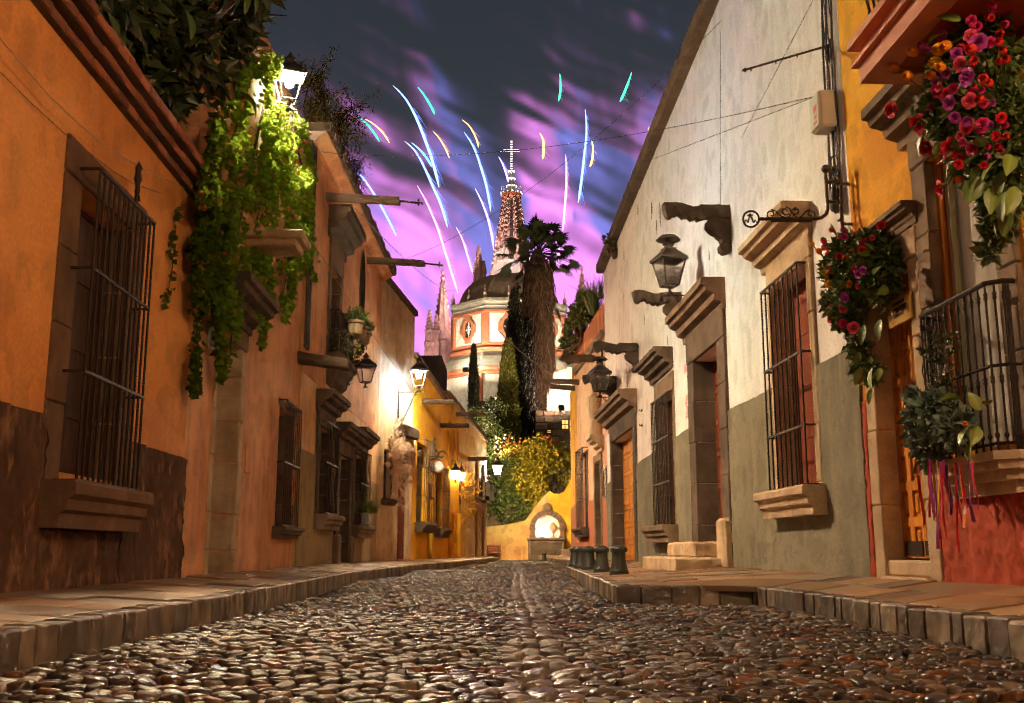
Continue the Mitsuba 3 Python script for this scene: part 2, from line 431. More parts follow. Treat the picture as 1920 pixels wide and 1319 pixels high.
def cobbles():
    r = np.random.default_rng(3)
    pts = []
    def scatter(y0, y1, sp):
        for y in np.arange(y0, y1, sp * .86):
            xs = np.arange(-4, 4.2, sp) + r.uniform(0, sp)
            pts.append(np.stack([xs + r.normal(0, sp * .18, len(xs)), y + r.normal(0, sp * .18, len(xs))], 1))
    scatter(3.6, 14, .108)
    scatter(14, 28, .15)
    scatter(28, 63, .24)
    P = np.vstack(pts)
    # the middle of the street: a spine of bigger stones
    spine = 0.16 + 0.02 * np.sin(P[:, 1] * .3)
    P = P[np.abs(P[:, 0] - spine) > .15]
    ys = np.arange(3.6, 63, .17)
    for sx in (-.085, .085):
        P = np.vstack([P, np.stack([0.16 + 0.02 * np.sin(ys * .3) + sx + r.normal(0, .012, len(ys)), ys + r.normal(0, .02, len(ys))], 1)])
    for _ in range(2):
        vor = Voronoi(P)
        for i, k in enumerate(vor.point_region):
            c = vor.regions[k]
            if c and -1 not in c and len(c) > 2:
                m = vor.vertices[c].mean(0)
                if np.abs(m - P[i]).max() < .3:
                    P[i] = .45 * P[i] + .55 * m
    vor = Voronoi(P)
    pal = .4 * np.array([(.052, .042, .036), (.075, .057, .044), (.115, .085, .062), (.22, .085, .033), (.085, .082, .092), (.20, .155, .11), (.03, .025, .023), (.11, .055, .033), (.28, .24, .19)])
    pw = np.array([.2, .19, .15, .11, .1, .07, .11, .04, .03])
    out = []
    for i, k in enumerate(vor.point_region):
        c = vor.regions[k]
        x, y = P[i]
        if not c or -1 in c or y < 4.0 or y > 62 or x < klx(y) + .03 or x > krx(y) - .03 or (12.1 < y < 12.5 and x > 1.1) or (27.9 < y < 28.2 and x > 1.3):
            continue
        poly = vor.vertices[c]
        m = poly.mean(0)
        K = 14 if y < 11 else 10
        ang = np.arange(K) / K * 2 * np.pi + r.uniform(0, 1)
        d = np.stack([np.cos(ang), np.sin(ang)], 1)
        a = poly - m
        b = np.roll(a, -1, 0) - a
        den = d[:, None, 0] * b[None, :, 1] - d[:, None, 1] * b[None, :, 0]
        tt = (a[None, :, 0] * b[None, :, 1] - a[None, :, 1] * b[None, :, 0]) / np.where(np.abs(den) < 1e-9, 1e-9, den)
        tt = np.where(tt > 1e-6, tt, 9)
        R = tt.min(1)
        if R.max() > .4:
            continue
        R = np.minimum(R, 1.45 * np.median(R))
        R = .4 * R + .3 * np.roll(R, 1) + .3 * np.roll(R, -1)
        R = R * r.uniform(.86, .97) * (1 + .07 * r.normal(size=K))
        size = np.median(R)
        ss, hh = (np.array([1.0, .99, .9, .7, .38]), np.array([-.5, .1, .46, .60, .66])) if y < 11 else (np.array([1.0, .9, .55]), np.array([-.4, .3, .6]))
        hz = size * r.uniform(.45, .85)
        base = road_z(x, y) + r.normal(0, .008) - .016
        tilt = r.normal(0, .12, 2)
        rings = [np.column_stack([m + d * (R * s)[:, None], base + hz * h + (d * (R * s)[:, None]) @ tilt * min(1, s * 1.2)]) for s, h in zip(ss, hh)]
        Vv = np.vstack(rings + [[[*m, base + hz * (.70 if y < 11 else .68)]]])
        if y < 11:
            Vv = Vv + (meshkit.noise(np.stack([Vv * 22, Vv * 22 + 9, Vv * 22 + 5], 0), 4).T - .5) * .012
        nr = len(ss)
        i0, j = np.meshgrid(np.arange(nr - 1), np.arange(K), indexing='ij')
        p, q = (i0 * K + j).ravel(), (i0 * K + (j + 1) % K).ravel()
        jj = np.arange(K)
        Ff = np.vstack([np.stack([p, q, q + K], 1), np.stack([p, q + K, p + K], 1), np.stack([(nr - 1) * K + jj, (nr - 1) * K + (jj + 1) % K, jj * 0 + nr * K], 1)])
        col = pal[r.choice(len(pal), p=pw)] * r.uniform(.75, 1.3)
        if abs(x - .16) < .2:
            col = col * .6 + np.array([.12, .105, .11]) * .55
        C = col * (0.85 + .3 * r.random((len(Vv), 1)))
        seen = 4.8 < y and abs(x) < .52 * y + .1
        out.append((y if seen else 99, Vv, Ff, C))
    out.sort(key=lambda a: a[0])
    for _, v, f, c in out[:300]:
        part('road', 'cobble', (v, f), 'm_cobble', True, c)
    v, f, c = catc([o[1:] for o in out[300:]])
    tag(put('road__cobble_field', (v, f), 'm_cobble', True, c), kind='stuff')


cobbles()


def along(poly):
    d = np.r_[0, np.cumsum(np.linalg.norm(np.diff(poly, axis=0), axis=1))]
    return d, lambda s: np.stack([np.interp(s, d, poly[:, 0]), np.interp(s, d, poly[:, 1])], -1)


def kerb(poly, side, ztop, name, seed, wmin, wmax, pale=1.0):
    """Upright kerb stones set side by side, each its own block."""
    r = np.random.default_rng(seed)
    d, f = along(poly)
    s, rest, n = d[0], [], 0
    while s < d[-1]:
        w = r.uniform(wmin, wmax)
        e = min(s + w, d[-1])
        for k in d:                                     # no stone runs round a corner
            if s + 1e-6 < k < e and any(abs(k - d[i]) < 1e-9 for i in CORNERS.get(name, ())):
                e = k
        a, b = f(s), f(e)
        if e - s > .03:
            t = (b - a) / np.linalg.norm(b - a)
            nn = np.array([-t[1], t[0]]) * side               # away from the road
            g = .002
            tk = .2
            top = ztop + r.normal(0, .004)
            m = box(g, np.linalg.norm(b - a) - g, -.0 + r.normal(0, .004), tk, -.09, top, .014)
            near = a[1] < 13
            if near:
                m = jit(sub(m, .07), .011, 7, seed)
            Vv = np.column_stack([a + m[0][:, :1] * t + m[0][:, 1:2] * nn, m[0][:, 2]])
            c = np.array([(.15, .115, .085), (.11, .085, .065), (.20, .155, .11), (.085, .066, .054)][r.integers(4)]) * r.uniform(.8, 1.2) * pale
            C = c * (.25 + 1.5 * np.clip(meshkit.fbm(Vv * [7, 7, 4], 4, 3) * 1.6 - .3, 0, 1))[:, None]
            if a[1] > 3 and n < 150:
                part(name, 'stone', (Vv, m[1]), 'm_kerb', near and 40 or False, None if near else C, **({} if not near else {})) if not near else part(name, 'stone', (Vv, m[1]), 'm_kerb', True, C)
                n += 1
            else:
                rest.append((Vv, m[1], C))
        s = e
    if rest:
        v, ff, c = catc(rest)
        tag(part(name, 'far_stones', (v, ff), 'm_kerb', False, c), kind='stuff')


CORNERS = {'kerb_001': (2, 3, 4, 5)}
tag('kerb', 'stone kerb along the left pavement', kind='structure')
tag('kerb_001', 'pale stone kerb along the right pavement, stepping out by the bollards', kind='structure')
kerb(kerb_left, 1, KZL, 'kerb', 5, .17, .38, .75)
kerb(kerb_right, -1, KZR, 'kerb_001', 6, .16, .42, .8)


def flags(name, inner, outer, zi, zo, y0, y1, seed, mirror):
    """Flagstones between the kerb and the wall; inner/outer give x at a distance y."""
    r = np.random.default_rng(seed)
    base = grid(30, 200, lambda s, t: (lambda y: np.stack([inner(y) + (outer(y) - inner(y)) * s, y, zi + (zo - zi) * s - .022], 1))(y0 + (y1 - y0) * t))
    put(name, base, 'm_mortar', True)
    y, n, rest = y0, 0, []
    while y < y1:
        dy = r.uniform(.38, .8) * (1 if y < 26 else 1.7)
        wd = abs(outer(y) - inner(y))
        k = max(1, int(round(wd / r.uniform(.42, .7))))
        cuts = np.r_[0, (np.arange(1, k) + r.uniform(-.2, .2, k - 1)) / k, 1]
        for i in range(k):
            q = []
            sk = r.normal(0, .02, 4)
            for (s, yy), e in zip(((cuts[i], y), (cuts[i + 1], y), (cuts[i + 1], y + dy), (cuts[i], y + dy)), sk):
                yy = yy + e
                q.append([inner(yy) + (outer(yy) - inner(yy)) * s, yy, zi + (zo - zi) * s])
            q = np.array(q)
            c0 = q.mean(0)
            dz = r.normal(0, .006)
            q = c0 + (q - c0) * (1 - .018 / max(.3, min(dy, wd / k)))
            i2 = c0 + (q - c0) * .93
            Vv = np.vstack([q - [0, 0, .06], q + [0, 0, dz - .006], i2 + [0, 0, dz + r.normal(0, .002)]])
            Ff = []
            for a in (0, 4):
                for b in range(4):
                    Ff += [[a + b, a + (b + 1) % 4, a + 4 + (b + 1) % 4], [a + b, a + 4 + (b + 1) % 4, a + 4 + b]]
            Ff += [[8, 9, 10], [8, 10, 11]]
            col = np.array([(.19, .105, .055), (.14, .085, .05), (.11, .07, .045), (.23, .14, .075), (.16, .12, .085)][r.integers(5)]) * r.uniform(.8, 1.2)
            if y > 5 and n < 150:
                part(name, 'flagstone', (Vv, np.array(Ff)), 'm_kerb', False, np.broadcast_to(col, (12, 3)))
                n += 1
            else:
                rest.append((Vv, np.array(Ff), col))
        y += dy
    v, f, c = catc(rest)
    tag(put(name + '__far_flagstones', (v, f), 'm_kerb', False, c), kind='stuff')


def left_wall_x(y):
    P = np.vstack([FA.p0, FA.p1, FC.p0, FC.p1, FD.p1, FE.p1, FF.p1, FG.p1, [-1.2, 63]])
    return np.interp(y, P[:, 1], P[:, 0])


def right_wall_x(y):
    P = np.vstack([FR1.p0, FR1.p1, FR2.p1, FR3.p1, FR4.p1, [FR4.p1[0] + .4, 63]])
    return np.interp(y, P[:, 1], P[:, 0])


flags('pavement', lambda y: klx(y) - .19, left_wall_x, KZL - .002, ZL, -6, 61.8, 4, 1)
flags('pavement_001', lambda y: krx(y) + .19, right_wall_x, KZR - .002, ZR, -6, 61, 8, -1)
tag('pavement', 'worn wet flagstone pavement along the left houses', kind='structure')
tag('pavement_001', 'worn flagstone pavement along the right houses', kind='structure')
# ------------------------------------------------------------------ house-building tools
def house(name, label, cat='house', group=None):
    k = reg(name)
    tag(k, label, cat, group)
    return k


def wall(h, f, u0, u1, z0, tops, mat, holes=(), thick=.36, body=7.0, base='wall'):
    """The facade with real openings and the block of the house behind it. tops: [(u, z), ...]"""
    P = Polygon([(u0, z0), (u1, z0)] + [(u, z) for u, z in tops[::-1]])
    H = [sbox(*x) if isinstance(x, tuple) else x for x in holes]
    if H:
        P = P.difference(unary_union(H))
    put(h + '__' + base, f.W(extr(P, -thick, 0)), mat)
    zt = min(z for _, z in tops)
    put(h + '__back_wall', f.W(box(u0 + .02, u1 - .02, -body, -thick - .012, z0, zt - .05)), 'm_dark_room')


def frame_poly(u0, u1, z0, z1, w, bottom=False):
    return sbox(u0 - w, z0 - (w if bottom else 0), u1 + w, z1 + w).difference(sbox(u0, z0 - (0 if bottom else .5), u1, z1))


def surround(h, k, f, u0, u1, z0, z1, w, mat, o=.045, deep=.18, blocks=3, lint=None):
    """Stone dressing of an opening: jamb blocks and a lintel, each a stone of its own."""
    lint = lint or w
    for s, (a, b) in enumerate(((u0 - w, u0 + .01), (u1 - .01, u1 + w))):
        zs = np.linspace(z0, z1, blocks + 1)
        for i in range(blocks):
            jig = .006 * math.sin(i * 2.3 + s + u0)
            part(k, 'jamb_stone', f.W(box(a, b, -deep, o + jig, zs[i] + .003, zs[i + 1] - .003, .012)), mat)
    part(k, 'lintel', f.W(box(u0 - w - .004, u1 + w + .004, -deep, o + .008, z1 + .002, z1 + lint, .014)), mat)


def sill(k, f, u0, u1, z, mat, out=.26, h=.28, base='sill'):
    prof = [(-.05, z), (out, z), (out + .02, z - .03), (out + .02, z - h * .3), (out - .04, z - h * .4), (out - .05, z - h * .62), (out - .1, z - h * .68), (out - .11, z - h), (-.05, z - h)]
    part(k, base, jit(sub(f.W(mould(prof, u0, u1)), .16), .008, 9, 2), mat)


def cornice(k, f, u0, u1, z, mat, out=.3, h=.36, base='cornice'):
    prof = [(-.05, z), (.06, z), (.07, z + h * .22), (out * .45, z + h * .3), (out * .5, z + h * .5), (out * .8, z + h * .6), (out * .85, z + h * .74), (out, z + h * .78), (out, z + h), (-.05, z + h)]
    part(k, base, jit(sub(f.W(mould(prof, u0, u1)), .2), .006, 7, 3), mat)


def grille(k, f, u0, u1, z0, z1, o, n, rails, mat='m_iron', r=.011, joined=False, ret=True):
    us = np.linspace(u0 + .02, u1 - .02, n)
    bars = [f.W(tube([(u, o, z0), (u, o, z1)], r, 6)) for u in us]
    rl = []
    for z in [z0 + .015, *rails, z1 - .015]:
        rl.append(f.W(box(u0, u1, o - .008, o + .012, z - .014, z + .014)))
        if ret:
            for u in (u0, u1):
                rl.append(f.W(box(u - .011, u + .011, -.06, o, z - .012, z + .012)))
    if joined:
        part(k, 'grille', cat(bars + rl), mat)
        return
    for b in bars:
        part(k, 'bar', b, mat, True)
    step = 3 if ret else 1
    for i in range(0, len(rl), step):
        part(k, 'rail', cat(rl[i:i + step]), mat)


def shutters(k, f, u0, u1, z0, z1, o, mat, rows=4, leaves=2, glass=False):
    w = (u1 - u0) / leaves
    for i in range(leaves):
        a, b = u0 + i * w + .004, u0 + (i + 1) * w - .004
        P = sbox(a, z0, b, z1)
        hol, pan = [], []
        hz = (z1 - z0) / rows
        for j in range(rows):
            q = (a + .07, z0 + j * hz + .07, b - .07, z0 + (j + 1) * hz - .05)
            if q[2] - q[0] > .05:
                hol.append(sbox(*q))
                pan.append(box(q[0] - .002, q[2] + .002, o - .03, o - .012 if glass else o - .014, q[1] - .002, q[3] + .002, .0 if glass else .02))
        part(k, 'shutter', f.W(extr(P.difference(unary_union(hol)), o - .05, o)), mat)
        if pan:
            part(k, 'pane' if glass else 'panel', f.W(cat(pan)), 'm_black' if glass else mat)


def hole(u0, u1, z0, z1): return (u0, z0, u1, z1)


def panelled_leaf(k, f, u0, u1, z0, z1, o, mat, cols, rows, base='leaf'):
    """A Mexican carved door leaf: stiles with many small raised panels."""
    P = sbox(u0, z0, u1, z1)
    cw, rh = (u1 - u0) / cols, (z1 - z0) / rows
    hol, pan = [], []
    for i in range(cols):
        for j in range(rows):
            a, b, c, d = u0 + i * cw + .05, u0 + (i + 1) * cw - .05, z0 + j * rh + .05, z0 + (j + 1) * rh - .05
            hol.append(sbox(a, c, b, d))
            pan.append((a, b, c, d))
    part(k, base, f.W(extr(P.difference(unary_union(hol)), o - .07, o)), mat)
    for a, b, c, d in pan:
        part(k, 'panel', f.W(cat([box(a - .003, b + .003, o - .06, o - .03, c - .003, d + .003), box(a + .035, b - .035, o - .035, o - .004, c + .035, d - .035, .018)])), mat)


def rough_plinth(h, f, u0, u1, z0, z1f, mat, amp=.03, res=.035, o=.035, holes=(), vert=True, base='plinth', seed=0):
    """Thrown-on stucco: a displaced skin standing a little proud of the wall. z1f(u) gives its upper edge."""
    for a, b in holes_split(u0, u1, holes):
        z1 = lambda u: z1f(u)
        zm = max(z1f(a), z1f(b))
        nx, nz = max(2, int((b - a) / res)), max(2, int((zm - z0) / res))

        def fn(s, t):
            u = a + (b - a) * s
            zt = np.array([z1f(x) for x in (a, b)])
            top = zt[0] + (zt[1] - zt[0]) * s
            edge = .02 * (meshkit.noise(np.stack([u * 6, u * 0, u * 0], -1), seed) - .5)
            z = z0 + (top + edge - z0) * t
            q = np.stack([u * (15 if vert else 10), z * (4.6 if vert else 10), u * 0 + seed], -1)
            d = meshkit.fbm(q, 4, seed) - .45 + .5 * (meshkit.noise(q * 2.7, seed + 4) - .5)
            rim = np.minimum(1, np.minimum(np.minimum(s, 1 - s) * nx, (1 - t) * nz) / 1.0)
            return np.stack([u, np.where(rim < .5, -.02, o + amp * d), z], 1)
        part(h, base, f.W(grid(nx, nz, fn)), mat, True)


def holes_split(u0, u1, holes):
    out, a = [], u0
    for x, y in sorted(holes):
        if x > a:
            out.append((a, x))
        a = max(a, y)
    if a < u1:
        out.append((a, u1))
    return out


def skin(f, poly, o0, o1): return f.W(extr(poly, o0, o1))


# ------------------------------------------------------------------ LEFT: the orange house with the great barred window
plaster('m_stone_brown', (0.13, 0.07, 0.04), (0.09, 0.05, 0.03), (0.06, 0.035, 0.022), big=2.2, drip=0.5, grain=0.005, seed=191, drops=1.8)
A = house('orange_house', 'orange house front with a tall barred window and rough brown base at left edge')
zA = FA.z(375, 392)
g = .22
ua0, _ = FA.uz(127, 497)
ua1, _ = FA.uz(240, 587)
zb = FA.z(130, 902, g)
zt = FA.z(180, 306, g)
usL = FA.u(103, 520)
zsT = FA.z(123, 246)
iu0, iu1 = ua0 + .13, ua1 - .1
pz = lambda u: FA.z(240, 826)
wall(A, FA, 0, FA.L, -.1, [(0, zA), (FA.L, zA)], 'm_orange_left', [hole(iu0, iu1, zb + .1, zt - .12)], thick=.42)
k = reg(A + '__window')
surround(A, k, FA, iu0, iu1, zb, zt - .12, iu0 - usL, 'm_stone_brown', o=.03, deep=.3, blocks=4, lint=zsT - zt + .12)
shutters(k, FA, iu0, iu1, zb + .05, zt - .12, -.26, 'm_wood_dark', 4, 2)
grille(k, FA, ua0, ua1, zb, zt, g, 13, [FA.z(163, 495, g), FA.z(150, 692, g)], 'm_iron_rust', .013)
pk = FA.w(ua0 + .62 * (ua1 - ua0), g, zt)
fin = FA.W(cat([tube([(ua0 + .60 * (ua1 - ua0), g, zt), (ua0 + .62 * (ua1 - ua0), g, zt + .12), (ua0 + .66 * (ua1 - ua0), g, zt + .05)], .02, 6),
                jit(sub(lathe([(0.001, 0), (.03, .02), (.02, .1), (.045, .16), (.03, .24), (.04, .28), (.001, .36)], 8, (ua0 + .62 * (ua1 - ua0), g, zt + .1)), .05), .012, 30)]))
part(k, 'finial', fin, 'm_iron_rust', True)
for i in range(9):                                         # small scrolls under the top rail
    u = ua0 + (ua1 - ua0) * (i + .9) / 10.4
    sp = spiral((u, zt - .09), .045, .02, 0, 4.6, 10)
    part(k, 'scroll', FA.W(tube(np.column_stack([sp[:, 0], sp[:, 0] * 0 + g, sp[:, 1]]), .006, 4)), 'm_iron_rust')
sill(k, FA, usL - .06, ua1 + .16, zb, 'm_stone_brown', .33, .4)
rough_plinth(A, FA, 4.5, FA.L - .01, .1, pz, 'm_brown_rough', .075, .024, .055, [(usL - .0, ua1 + .1)], seed=3)
rough_plinth(A, FA, usL, ua1 + .1, .1, lambda u: zb - .38, 'm_brown_rough', .075, .024, .055, seed=3)
put(A + '__near_plinth', FA.W(box(0, 4.5, 0, .05, -.1, pz(0))), 'm_brown_rough')
# three courses of tile along the top
for i, (o, zz, hh) in enumerate(((.10, 0, .10), (.20, .10, .10), (.30, .20, .11), (.22, .31, .12))):
    r = np.random.default_rng(40 + i)
    u, n, rest = 6.2, 0, []
    put(A + '__cornice_bed' + ('' if not i else f'_{i:03d}'), FA.W(box(0, FA.L, -.4, o - .025, zA + zz, zA + zz + hh)), 'm_stone_dark')
    while u < FA.L - .02:
        e = min(u + r.uniform(.28, .36), FA.L)
        m = box(u + .006, e - .006, -.1, o + r.normal(0, .009), zA + zz + .006, zA + zz + hh - .006 + r.normal(0, .005), .014)
        c = np.array([(.30, .10, .05), (.22, .075, .04), (.36, .14, .075), (.15, .06, .04)][r.integers(4)]) * r.uniform(.8, 1.2)
        part(A, 'cornice_tile', FA.W(m), 'm_tinted', False, np.broadcast_to(c, (len(m[0]), 3)))
        u = e

# ------------------------------------------------------------------ LEFT: the salmon house under the vine
B = house('salmon_house', 'salmon house front hung with green vine, next past the orange house')
zB = FB.z(583, 268)
db0, db1 = FB.u(398, 850), FB.u(443, 850)
dzt = FB.z(440, 645)
wb = [FB.uz(520, 742), FB.uz(552, 998)]
wu0, wu1 = FB.u(520, 865), FB.u(549, 865)
wz0, wz1 = FB.z(520, 985), FB.z(524, 760)
wall(B, FB, 0, FB.L, -.1, [(0, zB), (FB.L, zB)], 'm_salmon', [hole(db0, db1, -.09, dzt), hole(wu0, wu1, wz0, wz1)], thick=.5)
k = reg(B + '__doorway')
rr = np.random.default_rng(5)
for s, (a, b) in enumerate(((db0 - .16, db0 + .012), (db1 - .012, db1 + .3))):
    zs = [.25, .62, 1.15, 1.95, 2.6, 3.3, dzt]
    for i in range(6):
        m = FB.W(box(a, b, -.48, .03 + .01 * math.sin(3 * i + s), zs[i] + .004, zs[i + 1] - .004, .02))
        part(k, 'jamb_stone', jit(sub(m, .1), .025 if i < 2 else .01, 6, 11 + i), 'm_stone_pale', True if i < 2 else False)
part(k, 'lintel', FB.W(box(db0 - .2, db1 + .3, -.48, .05, dzt, dzt + .3, .02)), 'm_stone')
cornice(k, FB, db0 - .35, db1 + .42, dzt + .3, 'm_stone_dark', .5, .5)
shutters(k, FB, db0, db1, .2, dzt, -.40, 'm_wood_dark', 5, 2)
k = reg(B + '__window')
surround(B, k, FB, wu0 + .02, wu1 - .02, wz0, wz1, .16, 'm_stone', o=-.005, deep=.3, blocks=5)
shutters(k, FB, wu0, wu1, wz0, wz1, -.3, 'm_black', 4, 2)
grille(k, FB, wu0 - .02, wu1 + .05, FB.z(516, 985, .12), FB.z(536, 748, .12), .14, 9, [FB.z(530, 865, .12)], 'm_iron_rust', .011)
sill(k, FB, wu0 - .25, wu1 + .25, FB.z(516, 986, .12), 'm_stone_dark', .24, .22)
# a stone slab jutting from the vine
lu, lz = FB.uz(462, 450)
put(B + '__stone_ledge', jit(sub(FB.W(cat([box(lu - .25, lu + .55, -.1, .95, lz - .02, lz + .12, .03), box(lu - .2, lu + .5, -.1, .85, lz - .14, lz - .02, .03)])), .12), .012, 6), 'm_stone_pale')
part(B, 'wall_bracket_lamp', FB.W(cat([lathe([(.001, -.05), (.10, -.03), (.11, .05), (.07, .1), (.001, .11)], 12, (FB.u(410), .14, FB.z(410, 535)))])), 'm_grey_box', 30)
uu, zz = FB.uz(458, 880)
put(B + '__meter_cover', FB.W(box(uu, uu + .42, -.01, .018, zz - .05, zz + .42)), 'm_salmon')

# ------------------------------------------------------------------ LEFT: the tall brown house with the balcony
C = house('balcony_house', 'tall terracotta and tan house with carved balcony, stone doorway and tiled eave')
zC0, zC1 = FC.z(590, 285), FC.z(705, 505)
zC = .5 * (zC0 + zC1)


def CW(px0, px1, py0, py1):
    u0, u1 = FC.u(px0, .5 * (py0 + py1)), FC.u(px1, .5 * (py0 + py1))
    zm = FC.z(px0, py1)
    return u0, u1, zm, FC.z(px0, py0)


c1 = CW(594, 616, 796, 965)
cd = CW(630, 649, 850, 1045)
cd = (cd[0], cd[1], .3, cd[3])
c2 = CW(661, 680, 848, 985)
cb = CW(617, 634, 492, 668)
co_u, co_z = FC.uz(678, 545)
oval = Polygon([(co_u + .42 * math.cos(a), co_z + 1.15 * math.sin(a)) for a in np.linspace(0, 2 * np.pi, 24)[:-1]])
wall(C, FC, 0, FC.L, -.1, [(0, zC), (FC.L, zC)], 'm_tan', [hole(c1[0], c1[1], c1[2], c1[3]), hole(cd[0], cd[1], -.09, cd[3]), hole(c2[0], c2[1], c2[2], c2[3]), hole(*cb), oval], thick=.45)
# the upper storey keeps an older coat of terracotta
up = sbox(.0, cb[2] - .9, FC.L, zC - .02).difference(unary_union([sbox(cb[0], cb[2] - 1.5, cb[1], cb[3]), oval]))
put(C + '__terracotta_coat', skin(FC, up, 0.0, .012), 'm_salmon')
pzC = FC.z(585, 772)
low = sbox(.0, -.1, FC.L, pzC - .3).difference(unary_union([sbox(x[0] - .0, x[2] - .0, x[1], x[3]) for x in (c1, c2)] + [sbox(cd[0], -.2, cd[1], cd[3])]))
plaster('m_tan_rough', (.36, .27, .15), (.28, .20, .11), (.45, .34, .19), big=.9, drip=.4, grain=.006, seed=181, drops=1.6)
low = low.intersection(sbox(0, -.1, FC.L, 2.7))
for g_ in getattr(low, 'geoms', [low]):
    part(C, 'rough_base', skin(FC, g_, 0.0, .03), 'm_tan_rough')
for (u0, u1, z0, z1), zc in ((c1, FC.z(584, 752)), (c2, FC.z(650, 818))):
    k = reg(C + '__window')
    surround(C, k, FC, u0, u1, z0, z1, .28, 'm_stone_dark', o=.07, deep=.25, blocks=4)
    shutters(k, FC, u0, u1, z0, z1, -.25, 'm_black', 4, 2)
    grille(k, FC, u0 - .05, u1 + .05, z0 + .02, z1 + .1, .22, 9, [z0 + .58 * (z1 - z0)], 'm_iron_rust', .011)
    sill(k, FC, u0 - .35, u1 + .4, z0, 'm_stone', .36, .34)
    cornice(k, FC, u0 - .4, u1 + .45, zc - .15, 'm_stone_dark', .42, .5)
k = reg(C + '__doorway')
surround(C, k, FC, *cd, .42, 'm_stone_dark', o=.09, deep=.4, blocks=5)
cornice(k, FC, cd[0] - .6, cd[1] + .6, FC.z(625, 828), 'm_stone_dark', .42, .5)
for a_ in (cd[0] - .5, cd[1] + .02):
    part(k, 'plinth_stone', FC.W(box(a_, a_ + .48, -.2, .17, .2, 1.0, .03)), 'm_stone')
panelled_leaf(k, FC, cd[0], cd[1], .3, cd[3], -.36, 'm_wood_dark', 3, 6)
k = reg(C + '__balcony_door')
surround(C, k, FC, *cb, .3, 'm_stone', o=.06, deep=.4, blocks=5, lint=.75)
cornice(k, FC, cb[0] - .55, cb[1] + .7, FC.z(612, 437), 'm_stone_dark', .55, .75)
shutters(k, FC, *cb, -.36, 'm_wood_dark', 5, 2)
k = reg(C + '__round_window')
part(k, 'shutter', skin(FC, oval.buffer(.02), -.3, -.2), 'm_wood_dark')
part(k, 'rim', skin(FC, oval.buffer(.07).difference(oval.buffer(-.01)), -.25, .035), 'm_stone_dark')
# balcony: slab on a carved corbel, barred front
k = reg(C + '__balcony')
bz = cb[2]
bo = .40
bu0, bu1 = cb[0] - .35, FC.uz(670, 595, .4)[0]
part(k, 'slab', jit(sub(FC.W(mould([(-.2, bz), (bo, bz), (bo + .04, bz - .06), (bo + .04, bz - .15), (bo - .05, bz - .2), (-.2, bz - .2)], bu0, bu1)), .25), .015, 6), 'm_stone_dark')
part(k, 'corbel', FC.W(mould([(-.1, bz - .2), (bo - .02, bz - .2), (bo - .06, bz - .32), (bo * .62, bz - .42), (bo * .5, bz - .6), (bo * .15, bz - .72), (-.1, bz - .72)], bu0 + .2, bu1 - .1)), 'm_stone_dark')
for u in np.linspace(bu0 + .08, bu1 - .08, 17):
    part(k, 'bar', FC.W(tube([(u, bo - .08, bz), (u, bo - .08, bz + 1.02)], .012, 5)), 'm_iron_rust', True)
for u in (bu0 + .08, bu1 - .08):
    for o in np.linspace(.08, bo - .2, 2):
        part(k, 'bar', FC.W(tube([(u, o, bz), (u, o, bz + 1.02)], .012, 5)), 'm_iron_rust', True)
part(k, 'handrail', FC.W(tube([(bu0 + .08, 0, bz + 1.02), (bu0 + .08, bo - .08, bz + 1.02), (bu1 - .08, bo - .08, bz + 1.02), (bu1 - .08, 0, bz + 1.02)], .024, 6)), 'm_iron_rust', 30)
BAL = (bu0, bu1, bz, bo)
# eave: a band of plaster, a course of dark tile, rafters of the gutter spouts
prof = [(-.1, zC), (.12, zC), (.2, zC + .1), (.34, zC + .16), (.36, zC + .22), (-.1, zC + .22)]
put(C + '__eave', FC.W(mould(prof, -.05, FC.L + .02)), 'm_salmon')
rr = np.random.default_rng(9)
u, i = -.05, 0
while u < FC.L:
    e = u + rr.uniform(.34, .44)
    m = box(u, e - .012, -.5, .46 + rr.normal(0, .02), zC + .22, zC + .5 + rr.normal(0, .03), .04)
    part(C, 'roof_tile', FC.W(jit(m, .02, 5, i)), 'm_stone_dark')
    u = e
    i += 1


def gutter(h, f, px, py, L, tilt, name='rain_spout', pipe=True, w=.24, r=.13, mat='m_stone_dark'):
    u, z = f.uz(px, py)
    k = reg(h + '__' + name)
    P = np.array([(u, -.1, z), (u, L * .3, z - tilt * .3), (u, L, z - tilt)])
    a = np.linspace(0, np.pi, 9)
    # a stone trough: half-round below, channel on top
    prof = np.array([(w * math.cos(t) * -.5, -r * math.sin(t)) for t in a] + [(w * .5, r * .5), (w * .32, r * .5), (w * .28, 0), (-w * .28, 0), (-w * .32, r * .5), (-w * .5, r * .5)])
    V, F = mould([(q[0], q[1]) for q in prof], 0, 1)
    # mould gives (x along, o=prof0, z=prof1)
    along_ = V[:, 0]
    X = np.stack([u + V[:, 1], -.1 + along_ * (L + .1), z - tilt * along_ + V[:, 2] * (1 - .1 * along_)], 1)
    put(k, f.W(jit(sub((X, F), .2), .02, 5, int(px))), mat)
    if pipe:
        part(k, 'pipe', f.W(cat([tube([(u, L - .05, z - tilt), (u, L + .55, z - tilt - .07)], .028, 8), box(u - .012, u + .012, L + .42, L + .46, z - tilt - .12, z - tilt + .05)])), 'm_black')
    return k


gutter(C, FC, 612, 368, 1.75, .12)
gutter(C, FC, 688, 487, 1.75, .12)
gutter(C, FC, 564, 668, 1.0, .16, pipe=False, w=.3, r=.17)

